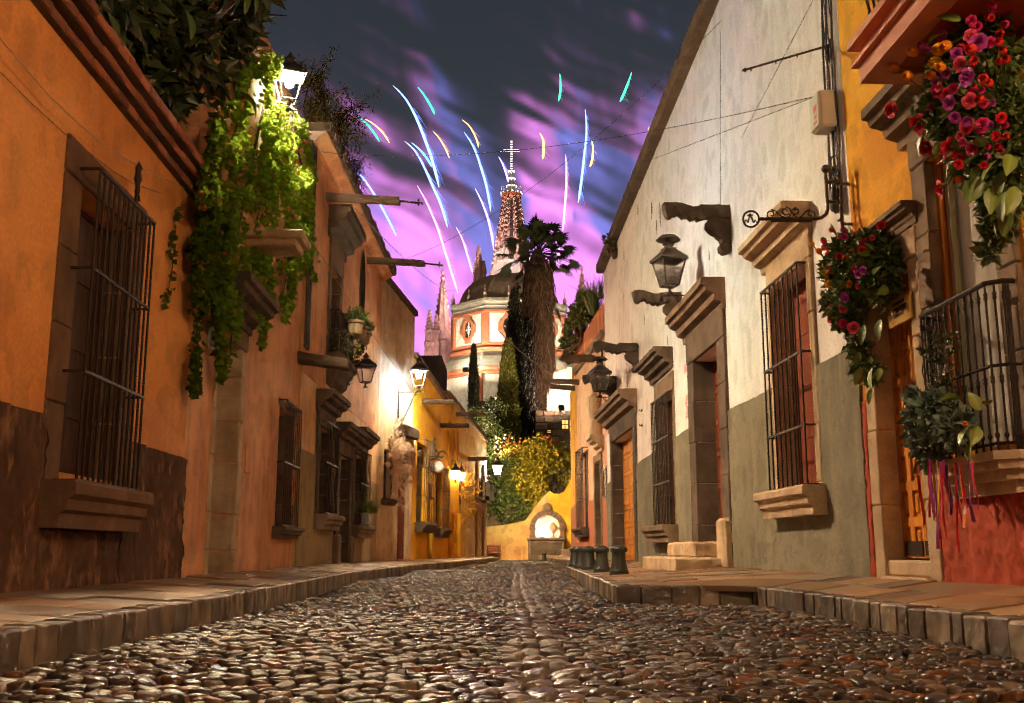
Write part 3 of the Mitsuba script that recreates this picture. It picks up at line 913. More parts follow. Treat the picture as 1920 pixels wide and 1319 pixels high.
# ------------------------------------------------------------------ LEFT: cream house with the lamp
D = house('cream_house', 'cream plastered house front under the glowing street lamp, with a reddish door')
zD0, zD1 = FD.z(708, 512), FD.z(752, 590)
zD = .5 * (zD0 + zD1)
dd = (FD.u(744), FD.u(763), -.09, FD.z(744, 845))
dw = (FD.u(716), FD.u(731), FD.z(716, 935), FD.z(716, 840))
wall(D, FD, 0, FD.L, -.1, [(0, zD0), (FD.L, zD0 - .6)], 'm_cream', [hole(*dd), hole(*dw)], thick=.4)
put(D + '__coping', FD.W(extr(Polygon([(0, zD0), (FD.L, zD0 - .6), (FD.L, zD0 - .42), (0, zD0 + .18)]), -.5, .12)), 'm_stone_dark')
k = reg(D + '__door')
panelled_leaf(k, FD, dd[0], dd[1], .3, dd[3], -.12, 'm_wood_red', 2, 4)
part(k, 'lintel', FD.W(box(dd[0] - .5, dd[1] + .3, -.1, .3, dd[3] + .5, dd[3] + .9, .05)), 'm_stone_dark')
k = reg(D + '__window')
shutters(k, FD, *dw, -.2, 'm_wood_dark', 3, 1)
sill(k, FD, dw[0] - .2, dw[1] + .2, dw[2], 'm_stone_dark', .2, .2)

# ------------------------------------------------------------------ LEFT: yellow houses
E = house('yellow_house', 'yellow house with a tall barred window and a globe lamp, beside the cream house')
zE = FE.z(790, 700)
ew = (FE.u(779), FE.u(799), FE.z(779, 980), FE.z(779, 826))
ed = (FE.u(801), FE.u(810), -.09, FE.z(801, 905))
ew2 = (FE.u(816), FE.u(827), FE.z(816, 992), FE.z(816, 880))
wall(E, FE, 0, FE.L, -.1, [(0, zE + .3), (FE.L, zE - .3)], 'm_yellow', [hole(*ew), hole(*ed), hole(*ew2)], thick=.4, body=5)
put(E + '__coping', FE.W(extr(Polygon([(0, zE + .3), (FE.L, zE - .3), (FE.L, zE - .1), (0, zE + .5)]), -.5, .14)), 'm_stone')
for w_, m_ in ((ew, 'm_iron'), (ew2, 'm_iron')):
    k = reg(E + '__window')
    shutters(k, FE, *w_, -.2, 'm_wood_dark', 4, 2, glass=True)
    grille(k, FE, w_[0] - .1, w_[1] + .15, w_[2], w_[3] + .12, .3, 7, [w_[2] + .33 * (w_[3] - w_[2]), w_[2] + .67 * (w_[3] - w_[2])], m_, .014, joined=True)
    sill(k, FE, w_[0] - .3, w_[1] + .3, w_[2], 'm_stone_dark', .4, .34)
k = reg(E + '__door')
panelled_leaf(k, FE, ed[0], ed[1], .3, ed[3], -.3, 'm_wood_dark', 2, 5)
ou, oz = FE.uz(774, 835)
ring = Polygon([(ou + .3 * math.cos(a), oz + .62 * math.sin(a)) for a in np.linspace(0, 2 * np.pi, 25)[:-1]])
put(E + '__round_niche', skin(FE, ring.buffer(.08).difference(ring.buffer(-.02)), -.01, .05), 'm_pink')
put(E + '__upper_room', box(at(742, 668, 46)[0], at(828, 668, 46)[0], 46, 50, 3, zat(667, 46)), flat('m_slate_wall', (0.05, 0.042, 0.038), .85))
gutter(E, FE, 792, 752, 1.2, .02, pipe=False)
gutter(E, FE, 826, 797, 1.2, .02, pipe=False)

Fh = house('bright_yellow_house', 'bright yellow house with oval reliefs and a hanging bunch of dried corn')
zF = FF.z(850, 760)
fd = (FF.u(843), FF.u(853), -.09, FF.z(843, 965))
wall(Fh, FF, 0, FF.L, -.1, [(0, zF + .2), (FF.L, zF - .2)], 'm_yellow', [hole(*fd)], thick=.4, body=5)
put(Fh + '__coping', FF.W(extr(Polygon([(0, zF + .2), (FF.L, zF - .2), (FF.L, zF), (0, zF + .4)]), -.5, .16)), 'm_stone')
for px in (842, 849, 856):
    ou, oz = FF.uz(px, 832)
    ring = Polygon([(ou + .3 * math.cos(a), oz + .95 * math.sin(a)) for a in np.linspace(0, 2 * np.pi, 25)[:-1]])
    part(Fh, 'oval_relief', skin(FF, ring.buffer(.09).difference(ring.buffer(-.03)), -.01, .06), 'm_yellow')
k = reg(Fh + '__door')
panelled_leaf(k, FF, fd[0], fd[1], .3, fd[3], -.2, 'm_wood_amber', 2, 5)
for u in (fd[0] - .22, fd[1] + .22):
    part(k, 'column', FF.W(lathe([(.16, .3), (.13, .4), (.12, fd[3]), (.17, fd[3] + .1), (.001, fd[3] + .11)], 10, (u, .1, 0))), 'm_yellow', 30)
gutter(Fh, FF, 856, 776, 1.3, .02, pipe=False)

G = house('ochre_house', 'ochre house at the far end of the left row, with dark doors')
zG = FG.z(890, 806)
gw = [(FG.u(a), FG.u(b), FG.z(a, c), FG.z(a, d)) for a, b, c, d in ((890, 896, 932, 858), (902, 908, 938, 870))]
gd = [(FG.u(a), FG.u(b), -.09, FG.z(a, d)) for a, b, d in ((891, 897, 956), (903, 908, 958))]
wall(G, FG, 0, FG.L, -.1, [(0, zG + .3), (FG.L, zG - .3)], 'm_tan', [hole(*x) for x in gw + gd], thick=.35, body=4)
put(G + '__yellow_coat', skin(FG, sbox(0, 2.3, FG.u(889), zG - .4), 0, .012), 'm_yellow')
put(G + '__coping', FG.W(extr(Polygon([(0, zG + .3), (FG.L, zG - .3), (FG.L, zG - .1), (0, zG + .5)]), -.5, .14)), 'm_stone')
for x in gw:
    k = reg(G + '__window')
    shutters(k, FG, *x, -.15, 'm_wood_dark', 3, 1, glass=True)
    part(k, 'balcony_rail', FG.W(cat([box(x[0] - .1, x[1] + .1, .2, .24, x[2] + .9, x[2] + .95), box(x[0] - .15, x[1] + .15, -.1, .3, x[2] - .12, x[2])] + [tube([(u, .22, x[2]), (u, .22, x[2] + .9)], .015, 4) for u in np.linspace(x[0], x[1], 6)])), 'm_iron')
for x in gd:
    k = reg(G + '__door')
    panelled_leaf(k, FG, x[0], x[1], .3, x[3], -.15, 'm_wood_dark', 1, 4)
gutter(G, FG, 878, 860, 1.0, .0, pipe=False)
# ------------------------------------------------------------------ RIGHT: the orange house with the flowers
R1 = house('flower_house', 'bright orange house at right with red rough base, carved amber door and iron balconies')
zR1 = 9.5
rd = (FR1.u(1740, 900), FR1.u(1657, 900), .52, FR1.z(1690, 500))          # u runs away from the camera, so the near side comes first
rwz0 = FR1.z(1790, 852)
rw = (FR1.u(1888, 600), FR1.u(1751, 450), rwz0, FR1.z(1760, 285))
wall(R1, FR1, 0, FR1.L, -.1, [(0, zR1), (FR1.L, zR1)], 'm_orange_right', [hole(rd[0], rd[1], -.09, rd[3]), hole(*rw)], thick=.5)
zred = FR1.z(1780, 690)
kz = rd
uW0, uW1 = rw[0] - .42, rw[1] + .26
rough_plinth(R1, FR1, 5.5, FR1.L + .02, .12, lambda u: zred, 'm_red_rough', .05, .03, .03, [(uW0, rd[1] + .26)], vert=False, seed=8)
rough_plinth(R1, FR1, uW0, rd[0] - .24, .12, lambda u: rwz0 - .12, 'm_red_rough', .05, .03, .03, vert=False, seed=9)
put(R1 + '__near_plinth', FR1.W(box(0, 5.5, 0, .04, -.1, zred)), 'm_red_rough')
# the carved door
k = reg(R1 + '__door')
surround(R1, k, FR1, rd[0], rd[1], .3, rd[3], .24, 'm_stone_pale', o=.05, deep=.3, blocks=4, lint=.3)
um = .5 * (rd[0] + rd[1])
panelled_leaf(k, FR1, rd[0], um - .004, rd[2] + .02, rd[3], -.16, 'm_wood_amber', 2, 8)
panelled_leaf(k, FR1, um + .004, rd[1], rd[2] + .02, rd[3], -.16, 'm_wood_amber', 2, 8)
part(k, 'threshold', FR1.W(cat([box(rd[0] - .0, rd[1] + .0, -.45, .02, .36, rd[2], .02), box(rd[0] - .02, rd[1] + .02, -.45, .1, .2, .36, .02)])), 'm_stone_pale')
part(k, 'kick_plate', FR1.W(cat([box(um - .45, um - .03, -.155, -.145, rd[2] + .05, rd[2] + .19), box(um + .03, um + .45, -.155, -.145, rd[2] + .05, rd[2] + .19)])), 'm_iron_rust')
cornice(k, FR1, rd[0] - .3, rd[1] + .3, rd[3] + .3, 'm_stone', .2, .22)
# brass plaque
pu0, pz0 = FR1.uz(1757, 575)
pu1, pz1 = FR1.uz(1710, 540)
scene['m_brass'] = two({'type': 'principled', 'base_color': rgb(.50, .30, .08), 'roughness': .4, 'metallic': .7})
# french window behind the balcony
k = reg(R1 + '__french_window')
surround(R1, k, FR1, *rw, .3, 'm_stone', o=.05, deep=.12, blocks=4, lint=.34)
rl = rw[1] - rw[0]
part(k, 'frame', FR1.W(extr(frame_poly(rw[0] + .07, rw[1] - .07, rw[2] + .02, rw[3] - .07, .07), -.14, -.05)), 'm_wood_amber')
part(k, 'inner_frame', FR1.W(extr(frame_poly(rw[0] + .15, rw[1] - .16, rw[2] + .02, rw[3] - .15, .07), -.17, -.1)), flat('m_sage', (.33, .32, .2), .5))
part(k, 'curtain', FR1.W(grid(60, 2, lambda s, t: np.stack([rw[0] + .1 + (rl - .2) * s, -.21 + .012 * np.sin(s * 60) + .01 * np.sin(s * 23), rw[2] + (rw[3] - rw[2]) * t], 1))), 'm_white_cloth', True)
part(k, 'pane', FR1.W(box(rw[0] + .12, rw[1] - .12, -.152, -.15, rw[2] + .05, rw[3] - .12)), 'm_lamp_glass')
cornice(k, FR1, rw[0] - .45, rw[1] + .5, rw[3] + .3, 'm_stone', .42, .42)


def baluster_railing(k, f, u0, u1, z0, h, o, n, mids, ch=.3, mat='m_iron_rust', side=True):
    """Railing with chamfered corners: posts turned with little knops, a flat handrail, and bands."""
    path = [(u0, 0.0), (u0, o - ch), (u0 + ch, o), (u1 - ch, o), (u1, o - ch), (u1, 0.0)]
    for zz, ww in [(z0 + h, .02)] + [(z0 + m, .012) for m in mids] + [(z0 + .06, .012)]:
        pts = np.array([(a, b, zz) for a, b in path])
        V = []
        off = ww * 1.3
        part(k, 'handrail' if zz == z0 + h else 'band', f.W(tube(pts, [ww * 1.1] * 6, 4 if zz != z0 + h else 6, True)), mat, 20)
    us = np.linspace(u0 + ch, u1 - ch, n)
    spots = [(u, o) for u in us] + [(u0 + ch * .5, o - ch * .5), (u1 - ch * .5, o - ch * .5)] + [(u0, x) for x in np.linspace(.1, o - ch, 3)] + [(u1, x) for x in np.linspace(.1, o - ch, 3)]
    for u, oo in spots:
        kn = []
        prof = [(.009, 0), (.009, .1), (.019, .115), (.019, .13), (.009, .145)]
        for m in list(mids) + [h]:
            prof += [(.009, m - .145), (.02, m - .125), (.012, m - .11), (.02, m - .095), (.009, m - .075)]
        prof += [(.009, h)]
        part(k, 'baluster', f.W(lathe(prof, 6, (u, oo, z0))), mat, True)


k = reg(R1 + '__balcony')
bz = FR1.z(1839, 845, .40)
bo = .24
b0, b1 = FR1.u(1912, 530), FR1.uz(1718, 608, bo)[0]
pl = Polygon([(b0, -.1), (b0, bo - .1), (b0 + .1, bo), (b1 - .1, bo), (b1, bo - .1), (b1, -.1)])


def slab(poly, z0, z1):
    m = trimesh.creation.extrude_polygon(poly, z1 - z0, engine='earcut')
    return m.vertices + [0, 0, z0], m.faces


part(k, 'slab', FR1.W(cat([slab(pl.buffer(.06, join_style=2), bz - .07, bz), slab(pl.buffer(.02, join_style=2), bz - .14, bz - .07), slab(pl.buffer(-.05, join_style=2), bz - .22, bz - .14), slab(pl.buffer(-.14, join_style=2), bz - .32, bz - .22)])), 'm_stone_pale')
baluster_railing(k, FR1, b0, b1, bz, FR1.z(1850, 530, bo) - bz, bo, 11, [.50 * (FR1.z(1850, 530, bo) - bz)], .1)
RBAL = (b0, b1, bz, bo)
# the upper balcony
k = reg(R1 + '__upper_balcony')
o2 = 1.05
uz_ = FR1.z(1640, 158, .0)
e1 = FR1.u(1625, 150, o2)
q0 = FR1.u(1900, 200) - 1.2
u1b = FR1.uz(1612, 150, o2)[0]
zb2 = FR1.uz(1612, 158, o2)[1]
pl = Polygon([(q0, -.1), (q0, o2), (u1b, o2), (u1b, -.1)])
flat('m_salmon_trim', (.56, .2, .11), .7)
flat('m_red_soffit', (.34, .055, .02), .7)
part(k, 'moulding', FR1.W(cat([slab(pl, zb2 + .0, zb2 + .16).__class__((slab(pl.difference(pl.buffer(-.2)), zb2, zb2 + .16))), slab(pl.buffer(.05, join_style=2), zb2 + .16, zb2 + .2), slab(pl.buffer(-.02, join_style=2), zb2 + .2, zb2 + .33), slab(pl.buffer(.07, join_style=2), zb2 + .33, zb2 + .40)])), 'm_salmon_trim')
part(k, 'soffit', FR1.W(slab(pl.buffer(-.19, join_style=2), zb2 + .06, zb2 + .15)), 'm_red_soffit')
for u in np.linspace(q0 + .1, u1b - .1, 16):
    part(k, 'bar', FR1.W(tube([(u + .012 * math.sin(i * 2.2), o2 - .08 + .012 * math.cos(i * 2.2), zb2 + .40 + .11 * i) for i in range(10)], .013, 5)), 'm_iron', True)
part(k, 'handrail', FR1.W(tube([(q0, o2 - .08, zb2 + 1.42), (u1b - .08, o2 - .08, zb2 + 1.42), (u1b - .08, 0, zb2 + 1.42)], .025, 6)), 'm_iron')
part(k, 'band', FR1.W(box(q0, u1b - .05, o2 - .1, o2 - .06, zb2 + .44, zb2 + .47)), 'm_iron')
for o in np.linspace(.1, o2 - .2, 6):
    part(k, 'bar', FR1.W(tube([(u1b - .08, o, zb2 + .4), (u1b - .08, o, zb2 + 1.42)], .013, 5)), 'm_iron', True)

# ------------------------------------------------------------------ RIGHT: the long white house
R2 = house('white_house', 'long white house with rough grey base, stone waterspouts, barred windows and dark doorways')
zR2 = FR2.z(1130, 520)
zR2n = FR2.z(1345, 15)
zr = lambda u: zR2n + (zR2 - zR2n) * (u - FR2.u(1345)) / (FR2.u(1130) - FR2.u(1345))


def RW(pxl, pxr, pyt, pyb, ref=None):
    return FR2.u(pxr), FR2.u(pxl), FR2.z(pxr, pyb), FR2.z(pxr, pyt)


w1 = RW(1436, 1512, 500, 915)
w1 = (FR2.u(1525, 640), FR2.uz(1434, 720, .17)[0] - .06, FR2.z(1520, 908), FR2.z(1520, 484))
d1 = (FR2.u(1357, 850), FR2.u(1309, 850), .62, FR2.z(1357, 634))
w2 = (FR2.u(1266, 860), FR2.uz(1223, 860, .13)[0] - .1, FR2.z(1264, 985), FR2.z(1264, 730))
d2 = (FR2.u(1192, 900), FR2.u(1152, 900), .3, FR2.z(1192, 800))
zr0, zr1 = zr(0), zr(FR2.L)
wall(R2, FR2, 0, FR2.L, -.1, [(0, zr0), (FR2.L, zr1)], 'm_white', [hole(*w1), hole(d1[0], d1[1], -.09, d1[3]), hole(*w2), hole(d2[0], d2[1], -.09, d2[3])], thick=.45)
zpl = FR2.z(1625, 641)
zpl1 = FR2.z(1368, 770)
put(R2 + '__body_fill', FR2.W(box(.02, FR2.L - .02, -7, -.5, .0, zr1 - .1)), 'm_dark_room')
pb = Polygon([(0, -.1), (FR2.L, -.1), (FR2.L, FR2.z(1145, 905)), (FR2.u(1200), FR2.z(1200, 868)), (FR2.u(1290), zpl1 + .05), (FR2.u(1365), zpl1), (0, zpl)])
_w = lambda a, b, n: [(a[0] + (b[0] - a[0]) * i / n, a[1] + (b[1] - a[1]) * i / n + .03 * (meshkit.noise(np.array([[(a[0] + (b[0] - a[0]) * i / n) * 2.2, 3.1, 0]]), 7)[0] - .5)) for i in range(n)]
_t = list(pb.exterior.coords)
pb = Polygon(_t[:2] + [q for a, b in zip(_t[2:-2], _t[3:-1]) for q in _w(a, b, 14)] + [_t[-2]])
pb = pb.difference(unary_union([sbox(w1[0] - .1, w1[2] - .2, w1[1] + .0, 20), sbox(w2[0], w2[2], w2[1], 20), sbox(d1[0], -1, d1[1], 20), sbox(d2[0], -1, d2[1], 20)]))
for g_ in getattr(pb, 'geoms', [pb]):
    pm = sub(extr(g_, 0, .035), .09)
    V = pm[0].copy()
    front = V[:, 1] > .03
    dsp = meshkit.fbm(np.column_stack([V[:, 0] * 14, V[:, 2] * 14, V[:, 0] * 0]), 4, 3) - .5
    V[front, 1] += .03 * dsp[front]
    part(R2, 'rough_base', FR2.W((V, pm[1])), 'm_grey_rough', 40)
# windows
k = reg(R2 + '__window')
surround(R2, k, FR2, *w1, .17, 'm_stone_pale', o=.05, deep=.3, blocks=4, lint=.34)
shutters(k, FR2, *w1, -.24, 'm_wood_red', 4, 2)
gz0, gz1 = FR2.z(1440, 925, .16), FR2.z(1432, 545, .16)
grille(k, FR2, w1[0] - .02, w1[1] + .06, gz0, gz1, .17, 9, [FR2.z(1437, 697, .17), FR2.z(1440, 822, .17)], 'm_iron_rust', .012)
sill(k, FR2, w1[0] - .28, w1[1] + .3, gz0 + .0, 'm_stone_pale', .32, .36)
cornice(k, FR2, w1[0] - .22, w1[1] + .35, FR2.z(1418, 510, .2), 'm_stone_pale', .4, .42)
k = reg(R2 + '__window')
surround(R2, k, FR2, *w2, .14, 'm_stone', o=.04, deep=.3, blocks=4, lint=.4)
shutters(k, FR2, *w2, -.24, 'm_wood_dark', 4, 2)
gz0, gz1 = FR2.z(1226, 988, .13), FR2.z(1223, 755, .13)
grille(k, FR2, w2[0] - .0, w2[1] + .1, gz0, gz1, .13, 12, [FR2.z(1225, 832, .13), FR2.z(1227, 911, .13)], 'm_iron_rust', .012)
sill(k, FR2, w2[0] - .3, w2[1] + .4, gz0, 'm_stone', .36, .36)
cornice(k, FR2, w2[0] - .1, w2[1] + .55, FR2.z(1216, 716, .2), 'm_stone_dark', .42, .46)
# dark doorway with steps
k = reg(R2 + '__doorway')
surround(R2, k, FR2, d1[0], d1[1], .3, d1[3], .5, 'm_stone_dark', o=.06, deep=.42, blocks=5, lint=.62)
panelled_leaf(k, FR2, d1[0], d1[1], d1[2], d1[3], -.36, 'm_wood_red', 3, 6)
cornice(k, FR2, d1[0] - .55, d1[1] + .75, FR2.z(1284, 632, .2), 'm_stone', .42, .55)
part(k, 'foot_stone', FR2.W(jit(sub(box(d1[0] - .5, d1[0] - .02, -.1, .2, .3, 1.15, .06), .12), .02, 5)), 'm_stone_pale', True)
part(k, 'step', FR2.W(jit(sub(box(d1[0] - .35, d1[1] + .8, -.4, .98, .22, .5, .03), .12), .02, 5)), 'm_stone_pale', 40)
part(k, 'step', FR2.W(jit(sub(box(d1[0] - .1, d1[1] + .25, -.4, .6, .5, .76, .03), .12), .02, 5)), 'm_stone_pale', 40)
# amber door
k = reg(R2 + '__doorway')
surround(R2, k, FR2, d2[0], d2[1], .3, d2[3], .36, 'm_stone_dark', o=.07, deep=.5, blocks=5, lint=.6)
cornice(k, FR2, d2[0] - .5, d2[1] + .8, FR2.z(1142, 800, .3), 'm_stone', .5, .62)
um = .5 * (d2[0] + d2[1])
panelled_leaf(k, FR2, d2[0], um, .34, d2[3], -.2, 'm_wood_amber', 2, 7)
panelled_leaf(k, FR2, um, d2[1], .34, d2[3], -.26, 'm_wood_amber', 2, 7)
# roof edge: weathered coping stones
r = np.random.default_rng(17)
u = 0.0
i = 0
while u < FR2.L - .05:
    e = min(u + r.uniform(.55, .9), FR2.L)
    m = hull(np.array([(x, o, zr(x) + zz) for x in (u + .006, e - .006) for o, zz in ((-.5, -.02), (.22 + r.normal(0, .012), -.02), (.25, .04), (.26, .22), (.18, .32 + r.normal(0, .01)), (-.5, .34))]))
    part(R2, 'coping_stone', FR2.W(m), 'm_stone_dark')
    u = e
    i += 1


def carved_spout(h, f, px0, py0, L, drop, s=1.0):
    """A stone waterspout carved like a beast's head on a scrolled bracket."""
    u, z = f.uz(px0, py0)
    k = reg(h + '__waterspout')
    n = 30
    t = np.linspace(0, 1, n)
    ws = s * (.11 + .012 * np.sin(t * 40))
    hs = s * np.where(t < .55, .13 + .01 * np.sin(t * 30), .105 + .028 * np.sin((t - .55) * 26) ** 2)
    hs = np.where(t > .83, s * (.095 + .055 * np.sin((t - .83) / .17 * np.pi)), hs)
    hs[-1] *= .55
    V, a = [], np.linspace(0, 2 * np.pi, 13)[:-1]
    for i in range(n):
        ca, sa = np.cos(a), np.sin(a)
        sg = lambda q: np.sign(q) * np.abs(q) ** .5
        zc = z - hs[i] + .04 * s * math.sin(t[i] * 9) * (t[i] > .5)
        V.append(np.column_stack([u + ws[i] * sg(ca), 0 * ca - .08 + (L + .08) * t[i], zc + hs[i] * sg(sa)]))
    V = np.vstack(V + [[[u, L + .02, z - hs[-1] * 1.3]]])
    K = 12
    ii, j = np.meshgrid(np.arange(n - 1), np.arange(K), indexing='ij')
    p, q = (ii * K + j).ravel(), (ii * K + (j + 1) % K).ravel()
    jj = np.arange(K)
    F = np.vstack([np.stack([p, q, q + K], 1), np.stack([p, q + K, p + K], 1), np.stack([(n - 1) * K + jj, (n - 1) * K + (jj + 1) % K, jj * 0 + n * K], 1)])
    put(k, f.W(jit((V, F), .022 * s, 9, int(px0))), 'm_spout_stone', True)
    d = drop
    pts = [(-.05, 0), (.62 * d, 0), (.70 * d, -.1 * d), (.70 * d, -.24 * d), (.6 * d, -.38 * d), (.42 * d, -.48 * d), (.3 * d, -.60 * d), (.25 * d, -.72 * d), (.34 * d, -.8 * d), (.34 * d, -.94 * d), (.24 * d, -1.03 * d), (.1 * d, -1.02 * d), (-.05, -.92 * d)]
    P = Polygon(pts).buffer(.03 * d).buffer(-.03 * d)
    zz = z - .26 * s
    m = trimesh.creation.extrude_polygon(P, .2 * s, engine='earcut')
    V = m.vertices
    br = (np.stack([V[:, 2] + u - .1 * s, V[:, 0], V[:, 1] + zz], 1), m.faces)
    sc = spiral((.42 * d, -.2 * d + zz), .2 * d, .03 * d, 0, 11, 30)
    rel = [tube(np.column_stack([sc[:, 0] * 0 + u + sd * .1 * s, sc]), .016 * s, 5) for sd in (-1, 1)]
    eye = [lathe([(.10 * d, -.02), (.11 * d, .01), (.04 * d, .03), (.001, .035)], 10)]
    part(k, 'bracket', f.W(jit(sub(br, .07), .012, 12)), 'm_spout_stone', 35)
    part(k, 'scroll_carving', f.W(rel[0]), 'm_spout_stone', True)
    part(k, 'scroll_carving', f.W(rel[1]), 'm_spout_stone', True)
    return u, z


# root of each spout on the wall, as seen
SP = [(1366, 386, 1.12, .58), (1276, 549, 1.0, .53), (1196, 644, 1.15, .5), (1155, 706, 1.0, .6)]
for px, py, L, dr_ in SP:
    carved_spout(R2, FR2, px, py, L, dr_)

# ------------------------------------------------------------------ RIGHT: pink house, then a yellow strip
R3 = house('pink_house', 'pink house with a saint niche and a terracotta parapet crowded with plants')
zR3 = FR3.z(1128, 628)
pw_ = (FR3.u(1105), FR3.u(1091), FR3.z(1105, 990), FR3.z(1105, 842))
pd_ = (FR3.u(1130), FR3.u(1119), -.09, FR3.z(1130, 862))
wall(R3, FR3, 0, FR3.L, -.1, [(0, zR3), (FR3.L, zR3 - .1)], 'm_pink', [hole(*pw_), hole(*pd_)], thick=.4)
put(R3 + '__red_base', skin(FR3, sbox(0, -.1, FR3.L, FR3.z(1105, 940)).difference(unary_union([sbox(pw_[0], pw_[2], pw_[1], pw_[3]), sbox(pd_[0], -1, pd_[1], pd_[3])])), 0, .025), flat('m_brick_red', (.36, .12, .06), .85))
k = reg(R3 + '__window')
shutters(k, FR3, *pw_, -.15, 'm_wood_dark', 4, 2, glass=True)
grille(k, FR3, pw_[0], pw_[1], pw_[2], pw_[3] + .1, .2, 7, [pw_[2] + 1.0, pw_[2] + 2.0], 'm_iron', .014, joined=True)
sill(k, FR3, pw_[0] - .3, pw_[1] + .3, pw_[2], 'm_stone_dark', .34, .3)
k = reg(R3 + '__doorway')
part(k, 'leaf', FR3.W(box(pd_[0], pd_[1], -.3, -.22, .3, pd_[3])), 'm_stone_dark')
surround(R3, k, FR3, *pd_, .25, 'm_stone', o=.05, deep=.2, blocks=4)
part(k, 'step', FR3.W(box(pd_[0] - .3, pd_[1] + .3, -.3, .5, .3, .62, .03)), 'm_stone_pale')
nu, nz = FR3.uz(1128, 830)
k = reg(R3 + '__saint_niche')
cornice(k, FR3, nu - .5, nu + .6, nz - .3, 'm_stone_pale', .45, .5, 'shelf')
nt = FR3.z(1126, 742)
fig = lathe([(.16, nz + .2), (.2, nz + .5), (.19, nz + .9), (.22, nz + 1.25), (.2, nz + 1.5), (.07, nz + 1.62), (.11, nz + 1.75), (.1, nz + 1.88), (.001, nz + 1.98)], 12, (nu, .2, 0))
part(k, 'carved_figure', FR3.W(jit(sub(fig, .12), .05, 6)), 'm_stone_pale', True)
# roof terrace parapet of barrel tiles stood on end
r = np.random.default_rng(23)
for i, u in enumerate(np.arange(.15, FR3.L, .42)):
    a = np.linspace(-.2, np.pi + .2, 9)
    P = Polygon([(u + .19 * math.cos(t), .0 + .19 * math.sin(t)) for t in a] + [(u + .15 * math.cos(t), .15 * math.sin(t) - .01) for t in a[::-1]])
    m = trimesh.creation.extrude_polygon(P, .85 + r.normal(0, .04), engine='earcut')
    c = np.array((.48, .17, .08)) * r.uniform(.75, 1.15)
    part(R3, 'parapet_tile', FR3.W((m.vertices + [0, -.1, zR3 + .02], m.faces)), 'm_tinted', False, np.broadcast_to(c, (len(m.vertices), 3)))
put(R3 + '__coping', FR3.W(box(0, FR3.L, -.45, .14, zR3 - .22, zR3 + .03, .03)), 'm_stone')
gutter(R3, FR3, 1114, 672, 1.15, -.02, pipe=False, w=.3, r=.16)
R4 = house('mustard_house', 'narrow mustard house front seen edge-on beyond the pink house')
zR4 = FR4.z(1080, 690)
wall(R4, FR4, 0, FR4.L, -.1, [(0, zR4), (FR4.L, zR4)], 'm_yellow', thick=.4, body=5)
put(R4 + '__red_base', skin(FR4, sbox(0, -.1, FR4.L, FR4.z(1080, 945)), 0, .03), 'm_brick_red')
gutter(R4, FR4, 1082, 716, 1.3, -.06, pipe=False, w=.26)
gutter(R4, FR4, 1078, 728, 1.0, -.1, pipe=False, w=.26)
# flaked paint and chipped render on the white wall
r = np.random.default_rng(88)
flat('m_old_render', (.20, .145, .11), .95)
for px, py, w_, h_ in ((1222, 392, .10, .5), (1238, 405, .08, .7), (1231, 425, .07, .5), (1196, 392, .06, .35), (1170, 560, .05, .4), (1208, 600, .05, .3), (1176, 720, .07, 1.2), (1330, 480, .04, .25), (1252, 640, .04, .3), (1500, 640, .03, .12), (1170, 480, .06, .3)):
    u, z = FR2.uz(px, py)
    a = np.linspace(0, 2 * np.pi, 14)[:-1]
    P = Polygon([(u + w_ * math.cos(t) * r.uniform(.5, 1.2), z + h_ * .5 * math.sin(t) * r.uniform(.5, 1.2)) for t in a])
    part(R2, 'flaked_patch', skin(FR2, P.buffer(0), .001, .004), 'm_old_render')
# pipes and cables down the joint of the salmon and brown houses
for i in range(4):
    part(C, 'wall_cable', FC.W(tube([(-.05 + .12 * i + .03 * math.sin(z * 1.3 + i), .05, z) for z in np.linspace(zC - 4.6, zC, 16)], .018 if i < 3 else .04, 6)), 'm_cable', True)
# ------------------------------------------------------------------ lanterns
def lantern_mesh(s=1.0, n=4):
    """A tapered four-sided street lantern standing on its foot at z = 0: frame, hood, panes."""
    zb, zt, wb, wt = .16 * s, .66 * s, .13 * s, .235 * s
    c = [(1, 1), (-1, 1), (-1, -1), (1, -1)]
    fr = []
    for i in range(4):
        a, b = np.array(c[i], float), np.array(c[(i + 1) % 4], float)
        fr.append(tube([(*(a * wb), zb), (*(a * wt), zt)], .016 * s, 4))
        fr.append(tube([(*(a * wb), zb), (*(b * wb), zb)], .016 * s, 4))
        fr.append(tube([(*(a * wt), zt), (*(b * wt), zt)], .022 * s, 4))
    foot = [lathe([(.001, 0), (.07 * s, .0), (.05 * s, .03 * s), (.022 * s, .07 * s), (.03 * s, .11 * s), (.08 * s, .15 * s), (.001, .16 * s)], 10)]
    q = lambda z, w: np.array([(x * w, y * w, z) for x, y in c])
    r2 = 2 ** .5                                          # the hood is a hollow shell
    hood = lathe([((wt + .035 * s) * r2, zt - .02 * s), ((wt + .035 * s) * r2, zt + .03 * s), (.11 * s * r2, zt + .2 * s), (.11 * s * r2, zt + .23 * s), (.001, zt + .235 * s)], 4, (0, 0, 0), math.pi / 4)
    cap = lathe([(.08 * s, zt + .23 * s), (.08 * s, zt + .3 * s), (.12 * s, zt + .31 * s), (.05 * s, zt + .37 * s), (.02 * s, zt + .43 * s), (.001, zt + .45 * s)], 10)
    panes = []
    for i in range(4):
        a, b = np.array(c[i], float), np.array(c[(i + 1) % 4], float)
        panes.append((np.array([[*(a * wb), zb], [*(b * wb), zb], [*(b * wt), zt], [*(a * wt), zt]]), np.array([[0, 1, 2], [0, 2, 3]])))
    return cat(fr + foot), cat([hood, cap]), panes, (zb, zt, wb, wt)


